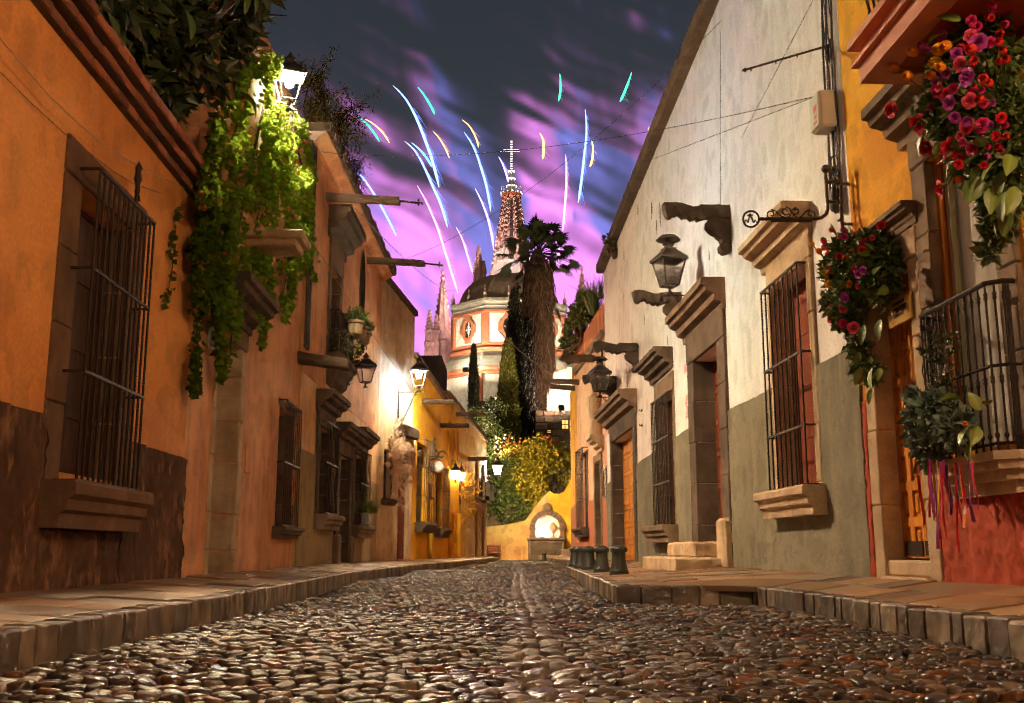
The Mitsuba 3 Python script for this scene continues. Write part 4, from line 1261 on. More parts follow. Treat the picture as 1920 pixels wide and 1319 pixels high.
def place(mesh, P, yaw=0.0):
    V, F = mesh
    c, s = math.cos(yaw), math.sin(yaw)
    return np.column_stack([V[:, 0] * c - V[:, 1] * s, V[:, 0] * s + V[:, 1] * c, V[:, 2]]) + np.asarray(P), F


def lantern(P, yaw, label, s=1.0, power=None, color=LAMP_COL, group=None, glow=None, cutoff=None):
    k = reg('street_lantern')
    tag(k, label, 'lantern', group)
    fr, hood, panes, (zb, zt, wb, wt) = lantern_mesh(s)
    put(k + '__frame', place(fr, P, yaw), 'm_iron')
    part(k, 'hood', place(hood, P, yaw), 'm_iron')
    if power and cutoff is None:                          # frosted glass that glows all over
        part(k, 'glass', place(cat([(v, f[:, ::-1] if np.dot(np.cross(v[1] - v[0], v[2] - v[0]), v.mean(0) * [1, 1, 0]) < 0 else f) for v, f in panes]), P, yaw), 'm_black', False, None,
             emitter={'type': 'area', 'radiance': rgb(*(color * power)), 'sampling_weight': 1.0})
        return k
    if not power:
        for p in panes:
            part(k, 'pane', place(p, P, yaw), 'm_lamp_glass')
    if power:                                             # open lantern: the bulb sits up in the hood
        zc = .5 * (zb + zt) + cutoff * s
        h = .21 * s
        m = lathe([(.001, zc - h), (.07 * s, zc - h * .9), (.105 * s, zc - h * .3), (.115 * s, zc + h * .4), (.10 * s, zc + h * .9), (.001, zc + h)], 12)
        V, F = place(m, P, yaw)
        part(k, 'bulb', (V, F), 'm_black', False, None, emitter={'type': 'area', 'radiance': rgb(*(color * power)), 'sampling_weight': 1.0})
    else:
        m = lathe([(.001, zb + .09 * s), (.03 * s, zb + .1 * s), (.055 * s, zb + .17 * s), (.05 * s, zb + .22 * s), (.025 * s, zb + .3 * s), (.02 * s, zb + .42 * s)], 10)
        part(k, 'bulb', place(m, P, yaw), 'm_white_cloth', True)
    return k


def arm(key, f, u, z, o, mat='m_iron', drop=.8, tip=True, r=.016):
    """A wrought bracket: horizontal bar, stay, wall plate and scrolls."""
    ms = [tube([(u, -.02, z), (u, o, z)], r, 6), tube([(u, .02, z - drop), (u, .2, z - drop * .75), (u, o * .72, z - .05)], r * .8, 6),
          box(u - .03, u + .03, 0, .03, z - drop - .15, z + .15)]
    for c, r0, a0, a1 in (((o * .78, z - .09), .08, .3, 7.5), ((.1, z - drop * .72), .09, 2.4, 9.5), ((.11, z + .09), .08, -1.6, 5.2)):
        sp = spiral(c, r0, .02, a0, a1, 22)
        ms.append(tube(np.column_stack([sp[:, 0] * 0 + u, sp]), r * .55, 5))
    if tip:
        ms.append(lathe([(.001, 0), (.03, .03), (.001, .14)], 6))
        V, F = ms.pop()
        ms.append((np.column_stack([V[:, 0] + u, V[:, 2] + o, V[:, 1] + z]), F))
    return put(key, f.W(cat(ms)), mat)


LAMP_W = 1.75
# the lamp in the vine
Q1 = at(541, 194, 17.0)
u1, z1 = FB.uz(470, 264)
s1 = .98
k = lantern([Q1[0], Q1[1], Q1[2] - .12], .35, 'blazing street lantern half hidden in the vine above the salmon house', s1, 3700 * LAMP_W, np.array([1.0, .70, .40]), cutoff=.22)
uq = (Q1[:2] - FB.p0) @ FB.t
oq = (Q1[:2] - FB.p0) @ FB.n
arm(k + '__bracket', FB, uq, Q1[2] - .13, oq + .06, 'm_iron')
# the lamp on the cream house
Q2 = at(785, 735, 35.2)
k = lantern([Q2[0], Q2[1], Q2[2]], .2, 'lit street lantern on a scrolled bracket against the cream wall', 1.12, 1000 * LAMP_W, np.array([1.0, .76, .48]), cutoff=.2)
uq = (Q2[:2] - FD.p0) @ FD.t
oq = (Q2[:2] - FD.p0) @ FD.n
arm(k + '__bracket', FD, uq, Q2[2] + .0, oq + .12, 'm_iron', 1.3)
# the lamp at the end of the left row
Q3 = at(933, 897, 57.5)
k = lantern([Q3[0], Q3[1], Q3[2]], .1, 'lit street lantern at the far end of the left row, before the dark hedge', 1.1, 560 * LAMP_W, np.array([1.0, .68, .34]))
uq = (Q3[:2] - FG.p0) @ FG.t
oq = (Q3[:2] - FG.p0) @ FG.n
arm(k + '__bracket', FG, min(uq, FG.L - .05), Q3[2] - .0, oq + .12, 'm_iron', 1.1)
# further lanterns of the same street, on the part behind the camera
k = lantern([Rx(.8) - .75, .8, 5.0], 0, 'lit street lantern on the right-hand houses behind the viewpoint', 1.0, 190 * LAMP_W, np.array([1.0, .65, .34]))
arm(k + '__bracket', FR1, 8.8, 4.98, .8, 'm_iron')


def spot_u(f, px, py, o):
    return f.uz(px, py, o)


# unlit lanterns of the white house
def dead_lantern(px, py, Y, s, label, arm_px):
    Pp = at(px, py, Y)
    k = lantern(Pp, .3, label, s, None)
    u = (Pp[:2] - FR2.p0) @ FR2.t
    o = (Pp[:2] - FR2.p0) @ FR2.n
    put(k + '__bracket', FR2.W(cat([tube([(u, -.02, Pp[2] - .02), (u, o + .12, Pp[2] - .02)], .013, 6), tube([(u, 0, Pp[2] - .5), (u, o * .9, Pp[2] - .03)], .011, 6),
                                    tube([(u, .02, Pp[2] - .5), (u, .03, Pp[2])], .008, 4)] +
                                   [tube(np.column_stack([sp[:, 0] * 0 + u, sp]), .008, 5) for sp in (spiral((o + .05, Pp[2] - .1), .075, .02, 1.6, 8, 20), spiral((o - .14, Pp[2] - .1), .06, .02, 1.6, 8, 20))])), 'm_iron_rust')
    part(k, 'rain_disc', place(lathe([(.001, 1.16 * s), (.16 * s, 1.13 * s), (.235 * s, 1.06 * s), (.23 * s, 1.05 * s), (.001, 1.07 * s)], 20), Pp), 'm_iron', 40)
    zb, zt, wb, wt = .16 * s, .66 * s, .13 * s, .235 * s
    # wire mesh in the lower part of the panes
    ms = []
    c = [(1, 1), (-1, 1), (-1, -1), (1, -1)]
    for i in range(4):
        a, b = np.array(c[i], float), np.array(c[(i + 1) % 4], float)
        for t in np.linspace(.05, .62, 15):
            w = wb + (wt - wb) * t
            ms.append(tube([(*(a * w), zb + (zt - zb) * t), (*(b * w), zb + (zt - zb) * t)], .0035 * s, 3, False))
        for q in np.linspace(.06, .94, 13):
            p = a * (1 - q) + b * q
            ms.append(tube([(*(p * wb), zb), (*(p * (wb + (wt - wb) * .64)), zb + (zt - zb) * .64)], .0035 * s, 3, False))
    part(k, 'wire_mesh', place(cat(ms), Pp, .3), 'm_iron_rust')
    return k


dead_lantern(1256, 552, 18.9, 1.0, 'dark unlit lantern with a rain disc, standing above the second waterspout of the white house', 1280)
dead_lantern(1125, 744, 28.9, 1.0, 'dark unlit lantern before the farthest waterspout of the white house', 1150)
# ------------------------------------------------------------------ the end of the street: wall, shell fountain, terraces
FX = Fac(at(900, 1032, YEND)[:2], at(1090, 1032, YEND)[:2], 'L')       # faces the camera
fp = lambda px, py, o=0.0: FX.uz(px, py, o)
k = EW = house('end_wall', 'curved garden wall closing the street, tan at left and yellow at right', 'wall')
left_top = [fp(*q) for q in ((900, 990), (950, 984), (985, 976), (1000, 955), (1018, 932), (1030, 921))]
right_top = [fp(*q) for q in ((1030, 921), (1040, 926), (1050, 926), (1059, 920), (1066, 908), (1074, 890), (1092, 872))]
a0, a1 = FX.u(1003), FX.u(1050)
ac, ar = .5 * (a0 + a1), .5 * (a1 - a0)
az0, azs = fp(1026, 1009)[1], fp(1026, 990)[1]
arch = unary_union([sbox(a0, az0, a1, azs), Polygon([(ac + ar * math.cos(t), azs + ar * math.sin(t)) for t in np.linspace(0, np.pi, 20)])])
us = FX.u(1030)
P = Polygon([(0, -.1)] + left_top + [(us, -.1)])
put(EW + '__tan_wall', FX.W(extr(P.difference(arch), -.9, 0)), plaster('m_end_tan', (.52, .30, .11), (.42, .21, .07), (.62, .42, .2), big=.5, drip=.6, seed=211, stain=.25))
P = Polygon([(us, -.1)] + right_top + [(FX.L + 3, right_top[-1][1]), (FX.L + 3, -.1)])
put(EW + '__yellow_wall', FX.W(extr(P.difference(arch), -.9, .012)), 'm_yellow')
ru = np.linspace(FX.u(1037), FX.u(1085), 11)
zt_ = np.interp(ru, [q[0] for q in right_top], [q[1] for q in right_top])
for u, z in zip(ru, zt_):
    part(EW, 'railing_spike', FX.W(cat([tube([(u, -.3, z - .1), (u, -.3, fp(1060, 884)[1])], .011, 4), lathe([(.001, 0), (.05, .05), (.001, .2)], 5, (u, -.3, fp(1060, 884)[1]))])), 'm_iron')
put(EW + '__low_bench_ledge', FX.W(box(FX.u(1050), FX.u(1082), 0, .9, -.1, fp(1060, 1030, .9)[1], .04)), 'm_stone')

k = fo = house('shell_fountain', 'stone wall fountain with a lit white shell niche and a carved arch', 'fountain')
ring = arch.buffer(.24).difference(arch.buffer(.0)).difference(sbox(0, -1, FX.L, az0))
for i in range(11):
    t0, t1 = np.pi * i / 11, np.pi * (i + 1) / 11
    P = Polygon([(ac + rr_ * math.cos(t), azs + rr_ * math.sin(t)) for rr_, ts in ((ar, np.linspace(t0 + .012, t1 - .012, 4)), (ar + .3, np.linspace(t1 - .012, t0 + .012, 4))) for t in ts])
    part(fo, 'arch_stone', FX.W(extr(P, -.2, .2)), 'm_stone')
for u in (a0 - .3, a1):
    part(fo, 'pillar', FX.W(cat([box(u + .02, u + .28, -.2, .2, az0, azs - .12, .02), box(u - .05, u + .35, -.2, .28, azs - .12, azs, .02), box(u - .03, u + .33, -.2, .26, az0, az0 + .15, .02)])), 'm_stone')
part(fo, 'keystone_crest', FX.W(jit(sub(sphere((ac, .12, azs + ar + .42), (.28, .16, .3), 2), .1), .06, 5)), 'm_stone', True)
bz_ = az0


def shell(s, t):
    # s across from left to right, t from the mouth to the back
    th = np.pi * s
    rib = 1 + .05 * np.cos(s * 22 * np.pi) * t
    return np.stack([ac + ar * np.cos(th) * rib * np.cos(t * np.pi / 2), -.95 * np.sin(t * np.pi / 2) * np.sin(th) ** .6, azs + ar * np.sin(th) * rib * np.cos(t * np.pi / 2)], 1)


flat('m_white_plaster', (.72, .66, .56), .8)
th_ = np.linspace(0, np.pi, 40)


def fan(s, t):
    # scallop: flutes fan out from the foot of the half-dome
    th = np.pi * s
    rr_ = ar * (1 - .0 * t)
    fl = .06 * np.abs(np.sin(s * np.pi * 9)) * t
    return np.stack([ac + rr_ * np.cos(th) * t, -.75 * np.sqrt(np.maximum(0, 1 - (t * .98) ** 2)) - .02 - fl * (1 - t) * 2, azs + rr_ * np.sin(th) * t + .0], 1)


part(fo, 'shell', FX.W(grid(110, 14, fan)), 'm_white_plaster', True)
part(fo, 'niche_back', FX.W(grid(30, 2, lambda s, t: np.stack([ac - ar * np.cos(np.pi * s), -.77 * np.sin(np.pi * s) - .01, az0 + (azs - az0) * t], 1))), 'm_white_plaster', True)
part(fo, 'niche_floor', FX.W(box(a0 - .1, a1 + .1, -.88, .1, az0 - .1, az0)), 'm_stone')
urn = lathe([(.14, 0), (.14, .06), (.06, .1), (.05, .22), (.16, .34), (.24, .5), (.25, .66), (.17, .82), (.09, .92), (.001, .95)], 14, (ac + .35, -.2, az0))
part(fo, 'urn', FX.W(jit(sub(urn, .09), .02, 14)), 'm_stone_pale', True)
bw0, bw1 = FX.u(990), FX.u(1057)
part(fo, 'basin', FX.W(cat([box(bw0, bw1, -.1, .85, -.1, bz_ - .14, .03), box(bw0 - .07, bw1 + .07, -.1, .95, bz_ - .14, bz_, .03)])), 'm_stone')
part(fo, 'basin_panel', FX.W(jit(sub(box(bw0 + .15, bw1 - .15, .84, .875, .35, bz_ - .25, .02), .12), .02, 6)), 'm_stone_dark')
k = house('niche_lamp', 'small lamp glowing inside the shell niche', 'lamp')
put(k + '__case', FX.W(box(ac - .4, ac - .18, -.22, -.08, az0, az0 + .1, .01)), 'm_black')
m = box(ac - .37, ac - .21, -.2, -.1, az0 + .1, az0 + .13)
put(k + '__glass', FX.W(m), 'm_black', emitter={'type': 'area', 'radiance': rgb(*(np.array([1.0, .92, .8]) * 260)), 'sampling_weight': .5})

# bench against the tan wall
k = house('street_bench', 'dark red wooden bench at the foot of the tan end wall', 'bench')
b0, b1 = FX.u(908, 1032, .9), FX.u(939, 1032, .9)
for i in range(3):
    part(k, 'seat_slat', FX.W(box(b0, b1, .62 + i * .14, .74 + i * .14, .42, .46, .01)), 'm_wood_red')
    part(k, 'back_slat', FX.W(box(b0, b1, .52, .56, .52 + i * .13, .63 + i * .13, .01)), 'm_wood_red')
for u in (b0 + .15, b1 - .2):
    part(k, 'leg', FX.W(cat([box(u, u + .06, .5, 1.02, .36, .42), box(u, u + .06, .52, .58, -.02, .9), box(u, u + .06, .95, 1.01, -.02, .4)])), 'm_iron')


def bollard(x, y, z, s, label, group):
    k = house('bollard', label, 'bollard', group)
    put(k + '__post', lathe([(r_ * s, z + h * s) for r_, h in ((.001, 0), (.155, 0), (.158, .07), (.148, .085), (.135, .13), (.115, .24), (.108, .34), (.11, .37))], 24, (x, y, 0)), 'm_bollard', 30)
    part(k, 'cap', lathe([(r_ * s, z + h * s) for r_, h in ((.125, .37), (.14, .385), (.14, .43), (.125, .45), (.085, .475), (.04, .488), (.001, .49))], 24, (x, y, 0)), 'm_bollard', 30)


scene['m_bollard'] = two({'type': 'principled', 'base_color': rgb(.018, .022, .019), 'roughness': mikit.proc(lambda p, n, uv: .28 + .35 * fbm(p.x * 9, p.y * 9, p.z * 9, 3)), 'specular': .5})
names_b = ['nearest and largest black iron bollard on the right kerb', 'second black bollard from the camera on the right kerb', 'middle one of the five black bollards on the right kerb', 'fourth black bollard from the camera on the right kerb', 'farthest and smallest of the five black kerb bollards']
for (px, py, Y), lb in zip(((1160, 1078, 17.4), (1128, 1073, 19.6), (1104, 1069, 21.9), (1089, 1066, 24.0), (1078, 1063, 26.2)), names_b):
    q = at(px, 1032, Y)
    bollard(q[0], q[1], KZR + .0, 1.0, lb, 'black iron bollards along the right kerb')
q = at(1020, 1032, 59.0)
bollard(q[0], q[1], 0, 1.0, 'small lone black bollard before the shell fountain', 'bollard by the fountain')

# ------------------------------------------------------------------ the stone building behind the terrace, with lit windows
k = ST = house('stone_lodge', 'dark rubble stone building with two small lit windows below the church', 'building')
FS = Fac(at(1004, 1032, 86)[:2], at(1100, 1032, 86)[:2], 'L')
sz = FS.z(1040, 772)
wl = [(FS.u(1056), FS.z(1060, 804), FS.u(1068), FS.z(1060, 787)), (FS.u(1071), FS.z(1072, 812), FS.u(1075), FS.z(1072, 786)), (FS.u(1071), FS.z(1072, 850), FS.u(1080), FS.z(1072, 826)), (FS.u(1028), FS.z(1030, 812), FS.u(1034), FS.z(1030, 806))]
wall(ST, FS, 0, FS.L, -.1, [(0, sz), (FS.L, sz)], 'm_stone_dark', [w_ for w_ in wl], thick=.5, body=6)
r = np.random.default_rng(31)
nst = 0
for zz in np.arange(5.0, sz - .3, .55):
    u = r.uniform(-.3, 0)
    while u < FS.L:
        e = u + r.uniform(.5, 1.1)
        rect = (max(u, 0) + .03, zz + .03, min(e, FS.L) - .03, zz + .5)
        if rect[2] - rect[0] > .2 and not any(rect[0] < x[2] and rect[2] > x[0] and rect[1] < x[3] and rect[3] > x[1] for x in wl) and nst < 280:
            c = np.array([(.12, .075, .05), (.16, .10, .065), (.09, .06, .045)][r.integers(3)]) * r.uniform(.8, 1.2)
            m = box(rect[0], rect[2], -.05, .05 + r.uniform(0, .05), rect[1], rect[3], .05)
            part(ST, 'stone', FS.W(m), 'm_tinted', False, np.broadcast_to(c, (24, 3)))
            nst += 1
        u = e
for x in wl:
    k2 = reg(ST + '__window')
    put(k2, FS.W(box(x[0], x[2], -.4, -.36, x[1], x[3])), 'm_black', emitter={'type': 'area', 'radiance': rgb(.95, .5, .12), 'sampling_weight': .02})
    part(k2, 'mullion', FS.W(cat([box(.5 * (x[0] + x[2]) - .03, .5 * (x[0] + x[2]) + .03, -.3, -.25, x[1], x[3]), box(x[0], x[2], -.3, -.25, .5 * (x[1] + x[3]) - .03, .5 * (x[1] + x[3]) + .03)])), 'm_iron')
# terrace the lodge and the trees stand on
put('terrace', box(-14, 16, YEND + .8, 140, -.1, 3.2), 'm_stone_dark')
tag('terrace', 'raised dark terrace behind the end wall', kind='structure')

# ------------------------------------------------------------------ the church
CH = house('parish_church', 'floodlit church with a brown dome, octagonal white drum and tall carved spire', 'church')
YC = 122.0
cc = at(954, 600, YC)
mp = (at(1054, 600, YC)[0] - cc[0]) / 100           # metres per pixel at the drum
zc = lambda py, Y=YC: zat(py, Y)
Ro = 118 * mp
PH = math.pi / 8
cen = (cc[0], YC + Ro, 0)
ap = math.cos(PH)
plaster('m_church_white', (.72, .66, .55), (.64, .57, .46), (.36, .31, .25), big=.25, drip=.6, grain=.01, seed=131)
flat('m_church_red', (.30, .095, .045), .8)
plaster('m_church_dome', (.40, .29, .20), (.30, .22, .15), (.20, .14, .10), big=.3, drip=.6, grain=.01, seed=171)
plaster('m_church_stone', (.58, .37, .31), (.46, .28, .24), (.28, .17, .15), big=.6, drip=.5, grain=.02, seed=141)
plaster('m_church_roof', (.30, .26, .20), (.20, .17, .13), (.10, .085, .07), big=.35, drip=.8, grain=.02, seed=151)


def oct_(prof): return lathe(prof, 8, cen, PH)


z_f0, z_f1, z_d0, z_r0 = zc(580), zc(556), zc(642), zc(657)
put(CH + '__drum', oct_([(Ro * .985, z_d0), (Ro * .985, z_f0), (.001, z_f0)]), 'm_church_white')
part(CH, 'drum_moulding', oct_([(Ro, zc(657)), (Ro * 1.05, zc(655)), (Ro * 1.05, zc(650)), (Ro * 1.0, zc(645)), (Ro * 1.0, zc(640)), (Ro * .98, zc(640))]), 'm_church_red')
part(CH, 'frieze', oct_([(Ro * .98, z_f0), (Ro * 1.01, z_f0), (Ro * 1.01, zc(571))]), 'm_church_white')
part(CH, 'cornice', oct_([(Ro * 1.0, zc(584)), (Ro * 1.03, zc(582)), (Ro * 1.03, zc(578)), (Ro * 1.0, zc(577)), (Ro * 1.0, zc(566)), (Ro * 1.05, zc(562)), (Ro * 1.05, zc(557)), (Ro * .82, zc(556))]), 'm_church_roof')
part(CH, 'red_band', oct_([(Ro * 1.005, zc(585)), (Ro * 1.035, zc(583)), (Ro * 1.035, zc(579)), (Ro * 1.005, zc(578))]), 'm_church_red')
# the dome, eight gores
dz0, dz1 = zc(557), zc(487)
RD = Ro * .86
pr = [(RD * math.cos(t), dz0 + (dz1 - dz0) * math.sin(t)) for t in np.linspace(0, np.pi / 2 - .02, 14)]
for i in range(8):
    a = np.array([PH + i * np.pi / 4 + x for x in np.linspace(0, np.pi / 4, 5)])
    rr_ = np.array([p[0] for p in pr])
    V = np.array([[cen[0] + q * math.cos(t), cen[1] + q * math.sin(t), p[1]] for p, q in zip(pr, rr_) for t in a])
    ii, j = np.meshgrid(np.arange(13), np.arange(4), indexing='ij')
    p = (ii * 5 + j).ravel()
    F = np.vstack([np.stack([p, p + 1, p + 6], 1), np.stack([p, p + 6, p + 5], 1)])
    part(CH, 'dome_gore', (V, F), 'm_church_dome', True)
    t = PH + i * np.pi / 4
    part(CH, 'dome_rib', tube([(cen[0] + q[0] * 1.005 * math.cos(t), cen[1] + q[0] * 1.005 * math.sin(t), q[1]) for q in pr], .16, 5), 'm_church_dome')
    for f_, rm in ((0, 1), (.5, ap)):                                    # little urn finials round the cornice
        tt = t + f_ * np.pi / 4
        part(CH, 'finial', lathe([(.32, 0), (.32, .15), (.14, .25), (.26, .5), (.22, .75), (.07, .95), (.05, 1.5), (.001, 1.75)], 8, (cen[0] + Ro * rm * math.cos(tt), cen[1] + Ro * rm * math.sin(tt), zc(557))), 'm_church_stone', True)
    V, F = box(-.5, .5, -.12, .2, z_d0, z_f0, .03)
    part(CH, 'pilaster', (np.column_stack([cen[0] + (Ro * .985 + V[:, 1]) * math.cos(t) - V[:, 0] * math.sin(t), cen[1] + (Ro * .985 + V[:, 1]) * math.sin(t) + V[:, 0] * math.cos(t), V[:, 2]]), F), 'm_church_red')
# oval windows in the drum
for i in range(8):
    t = -np.pi / 2 + i * np.pi / 4
    zw = zc(610)
    n = 40
    aa = np.linspace(0, 2 * np.pi, n + 1)[:-1]
    lob = lambda w, h, e: Polygon([((w + e * abs(math.cos(2 * q)) ** 3) * math.cos(q), (h + e * abs(math.cos(2 * q)) ** 3) * math.sin(q)) for q in aa])

    def onface(mesh):
        V, F = mesh
        d = Ro * .985 * ap
        return np.column_stack([cen[0] + (d + V[:, 1]) * math.cos(t) - V[:, 0] * math.sin(t), cen[1] + (d + V[:, 1]) * math.sin(t) + V[:, 0] * math.cos(t), V[:, 2] + zw]), F
    k2 = reg(CH + '__oval_window')
    o_, i_ = lob(1.1, 1.5, 0), lob(.70, 1.08, 0)
    o_ = unary_union([o_, sbox(-.45, -1.72, .45, 1.72), sbox(-1.28, -.5, 1.28, .5)]).buffer(.06).buffer(-.06)
    put(k2, onface(extr(o_.difference(i_), -.05, .32)), 'm_church_red')
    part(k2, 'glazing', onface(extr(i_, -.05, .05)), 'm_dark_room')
    part(k2, 'mullion', onface(cat([box(-.06, .06, .05, .12, -.98, .98), box(-.62, .62, .05, .13, -.06, .06), tube([(.3 * math.cos(q), .12, .5 * math.sin(q)) for q in np.linspace(0, 6.28, 12)], .04, 4)])), 'm_church_white')
# sloping lower roof and the white body
part(CH, 'lower_roof', oct_([(Ro * 1.0, zc(657)), (Ro * 1.12, zc(668)), (Ro * 1.24, zc(688)), (Ro * 1.24, zc(691))]), 'm_church_roof')
Rl = Ro * 1.24
part(CH, 'lower_cornice', oct_([(Rl, zc(690)), (Rl * 1.02, zc(691)), (Rl * 1.02, zc(697)), (Rl * .985, zc(700)), (Rl * .985, zc(704))]), 'm_church_red')
part(CH, 'lower_wall', oct_([(Rl * .97, zc(690)), (Rl * .97, 3.0)]), 'm_church_white')
for i in range(8):
    t = PH + i * np.pi / 4
    V, F = box(-.45, .45, -.12, .24, 3, zc(702))
    part(CH, 'lower_pilaster', (np.column_stack([cen[0] + (Rl * .97 + V[:, 1]) * math.cos(t) - V[:, 0] * math.sin(t), cen[1] + (Rl * .97 + V[:, 1]) * math.sin(t) + V[:, 0] * math.cos(t), V[:, 2]]), F), 'm_church_red')
# stepped parapets in front
for px0, px1, py0, py1, Y in ((1022, 1072, 706, 688, 108), (905, 940, 762, 738, 108)):
    for i in range(6):
        a, b = px0 + (px1 - px0) * i / 6, px0 + (px1 - px0) * (i + 1) / 6
        A_, B_ = at(a, 700, Y), at(b, 700, Y)
        part(CH, 'stepped_parapet', box(A_[0], B_[0], Y - .3, Y + .3, 3.0, zat(py0 + (py1 - py0) * (i + .5) / 6, Y), .015), 'm_church_white')
# nave wall behind, left of the drum
part(CH, 'nave', box(at(1000, 700, 140)[0], at(1110, 700, 140)[0], 140, 165, 3, zat(640, 140)), 'm_church_white')
# the great spire
YS = 152.0
sc = at(959, 400, YS)
ms = (at(1059, 400, YS)[0] - sc[0]) / 100
zs = lambda py: zat(py, YS)
sp = lambda prof: lathe(prof, 8, (sc[0], YS, 0), PH)
part(CH, 'spire', sp([(60 * ms, zs(640)), (60 * ms, zs(560)), (38 * ms, zs(505)), (36 * ms, zs(500)), (15 * ms, zs(374)), (14 * ms, zs(372))]), 'm_church_stone')
for i in range(8):
    t = PH + i * np.pi / 4
    for j, f_ in enumerate(np.linspace(.02, .97, 15)):
        rr_ = (37 - 21.5 * f_) * ms * 1.02
        m = sphere((sc[0] + rr_ * math.cos(t), YS + rr_ * math.sin(t), zs(500 - 126 * f_)), (.26, .26, .34), 0)
        part(CH, 'crocket', m, 'm_church_stone')
part(CH, 'spire_band', sp([(33.5 * ms, zs(478)), (35 * ms, zs(477)), (34 * ms, zs(473)), (31 * ms, zs(471))]), 'm_church_stone')
for f_ in np.linspace(.08, .9, 8):                                        # slit openings up each face of the spire
    for i in range(8):
        t = i * np.pi / 4
        rr_ = (36 - 21 * f_) * ms * ap
        V, F = box(-.32, .32, -.05, .07, -.5, .5)
        z_ = zs(500 - 126 * f_)
        part(CH, 'spire_opening', (np.column_stack([sc[0] + (rr_ + V[:, 1]) * math.cos(t) - V[:, 0] * (1 - .6 * f_) * math.sin(t), YS + (rr_ + V[:, 1]) * math.sin(t) + V[:, 0] * (1 - .6 * f_) * math.cos(t), V[:, 2] + z_]), F), 'm_church_stone' if i % 2 else 'm_dark_room')
part(CH, 'spire_gallery', sp([(14 * ms, zs(375)), (20 * ms, zs(370)), (20 * ms, zs(365)), (8 * ms, zs(364))]), 'm_church_red')
part(CH, 'gallery_railing', cat([sp([(20 * ms, zs(366)), (20 * ms, zs(365.2))]), sp([(20 * ms, zs(353)), (20.5 * ms, zs(352.5)), (20 * ms, zs(352))])] + [tube([(sc[0] + 19.8 * ms * math.cos(t), YS + 19.8 * ms * math.sin(t), zs(366)), (sc[0] + 19.8 * ms * math.cos(t), YS + 19.8 * ms * math.sin(t), zs(352))], .06, 4) for t in np.linspace(0, 6.28, 17)]), 'm_church_white')
part(CH, 'spire_lantern', sp([(9 * ms, zs(366)), (8.5 * ms, zs(350)), (10 * ms, zs(349)), (9 * ms, zs(347)), (6 * ms, zs(346)), (5.4 * ms, zs(337)), (6.5 * ms, zs(336)), (4 * ms, zs(333)), (2.6 * ms, zs(326)), (5 * ms, zs(323)), (5 * ms, zs(320)), (.9 * ms, zs(317))]), 'm_church_white')
part(CH, 'cross', cat([box(sc[0] - .45 * ms, sc[0] + .45 * ms, YS - .15, YS + .15, zs(319), zs(265)), box(sc[0] - 14 * ms, sc[0] + 14 * ms, YS - .15, YS + .15, zs(284.2), zs(282.8))]), 'm_iron')
bl = []
for py in np.arange(266, 318, 3.2):
    for sx in (-1, 1):
        bl.append(sphere((sc[0] + sx * 1.0 * ms, YS - .2, zs(py)), .065, 0))
for px in np.arange(-14, 14.1, 2.8):
    for sy in (-1.6, 1.6):
        bl.append(sphere((sc[0] + px * ms, YS - .2, zs(283.5 + sy)), .065, 0))
for py, rr_ in ((350, 9.5), (336, 6.6), (322, 5.2), (364, 20)):
    for t in np.linspace(0, 6.28, 14):
        bl.append(sphere((sc[0] + rr_ * ms * math.cos(t), YS + rr_ * ms * math.sin(t), zs(py)), .10, 0))
part(CH, 'cross_bulbs', cat(bl), 'm_black', False, None, emitter={'type': 'area', 'radiance': rgb(2.2, 2.0, 1.8), 'sampling_weight': .03})
# side pinnacles with their crockets
for px, tip, b0_, hw, Y, full in ((830, 503, 622, 16.5, 150, True), (806, 582, 622, 7.5, 146, False), (819, 590, 622, 5, 146, False), (897, 460, 512, 9.5, 160, True), (907, 490, 512, 4, 160, False), (1091, 503, 560, 9, 160, False)):
    c = at(px, 560, Y)
    m1 = (at(px + 100, 560, Y)[0] - c[0]) / 100
    z0_, z1_ = zat(b0_, Y), zat(tip, Y)
    part(CH, 'pinnacle', lathe([(hw * 1.25 * m1, 3), (hw * 1.25 * m1, zat(b0_ + 28, Y)), (hw * 1.4 * m1, zat(b0_ + 26, Y)), (hw * 1.4 * m1, zat(b0_ + 20, Y)), (hw * 1.1 * m1, zat(b0_ + 18, Y)), (hw * 1.05 * m1, z0_), (hw * m1, z0_), (.4 * m1, z1_), (.001, z1_ + .1)], 8, (c[0], Y, 0), PH), 'm_church_stone')
    ck = []
    for i in range(8):
        for f_ in np.linspace(.03, .93, 11 if full else 6):
            rr_ = hw * m1 * (1 - f_ * .97) * 1.02
            ck.append(sphere((c[0] + rr_ * math.cos(PH + i * np.pi / 4), Y + rr_ * math.sin(PH + i * np.pi / 4), z0_ + (z1_ - z0_) * f_), (.2, .2, .26), 0))
    tag(part(CH, 'pinnacle_crockets', cat(ck), 'm_church_stone'), kind='stuff')
# ------------------------------------------------------------------ floodlights that light the church
def flood(P, aim, power, label, w=.5, col=(1.0, .86, .64)):
    k = house('floodlight', label, 'floodlight', 'floodlights aimed at the church')
    P, aim = np.asarray(P, float), np.asarray(aim, float)
    d = (aim - P) / np.linalg.norm(aim - P)
    R = rot_to(d)
    V, F = box(-w, w, -w * .7, w * .7, -.4, 0, .04)
    put(k + '__housing', (V @ R.T + P, F), 'm_black')
    V, F = np.array([[-w * .9, -w * .6, .012], [w * .9, -w * .6, .012], [w * .9, w * .6, .012], [-w * .9, w * .6, .012]]), np.array([[0, 1, 2], [0, 2, 3]])
    put(k + '__lens', (V @ R.T + P, F), 'm_black', emitter={'type': 'area', 'radiance': rgb(*(np.array(col) * power)), 'sampling_weight': .5})
    return k


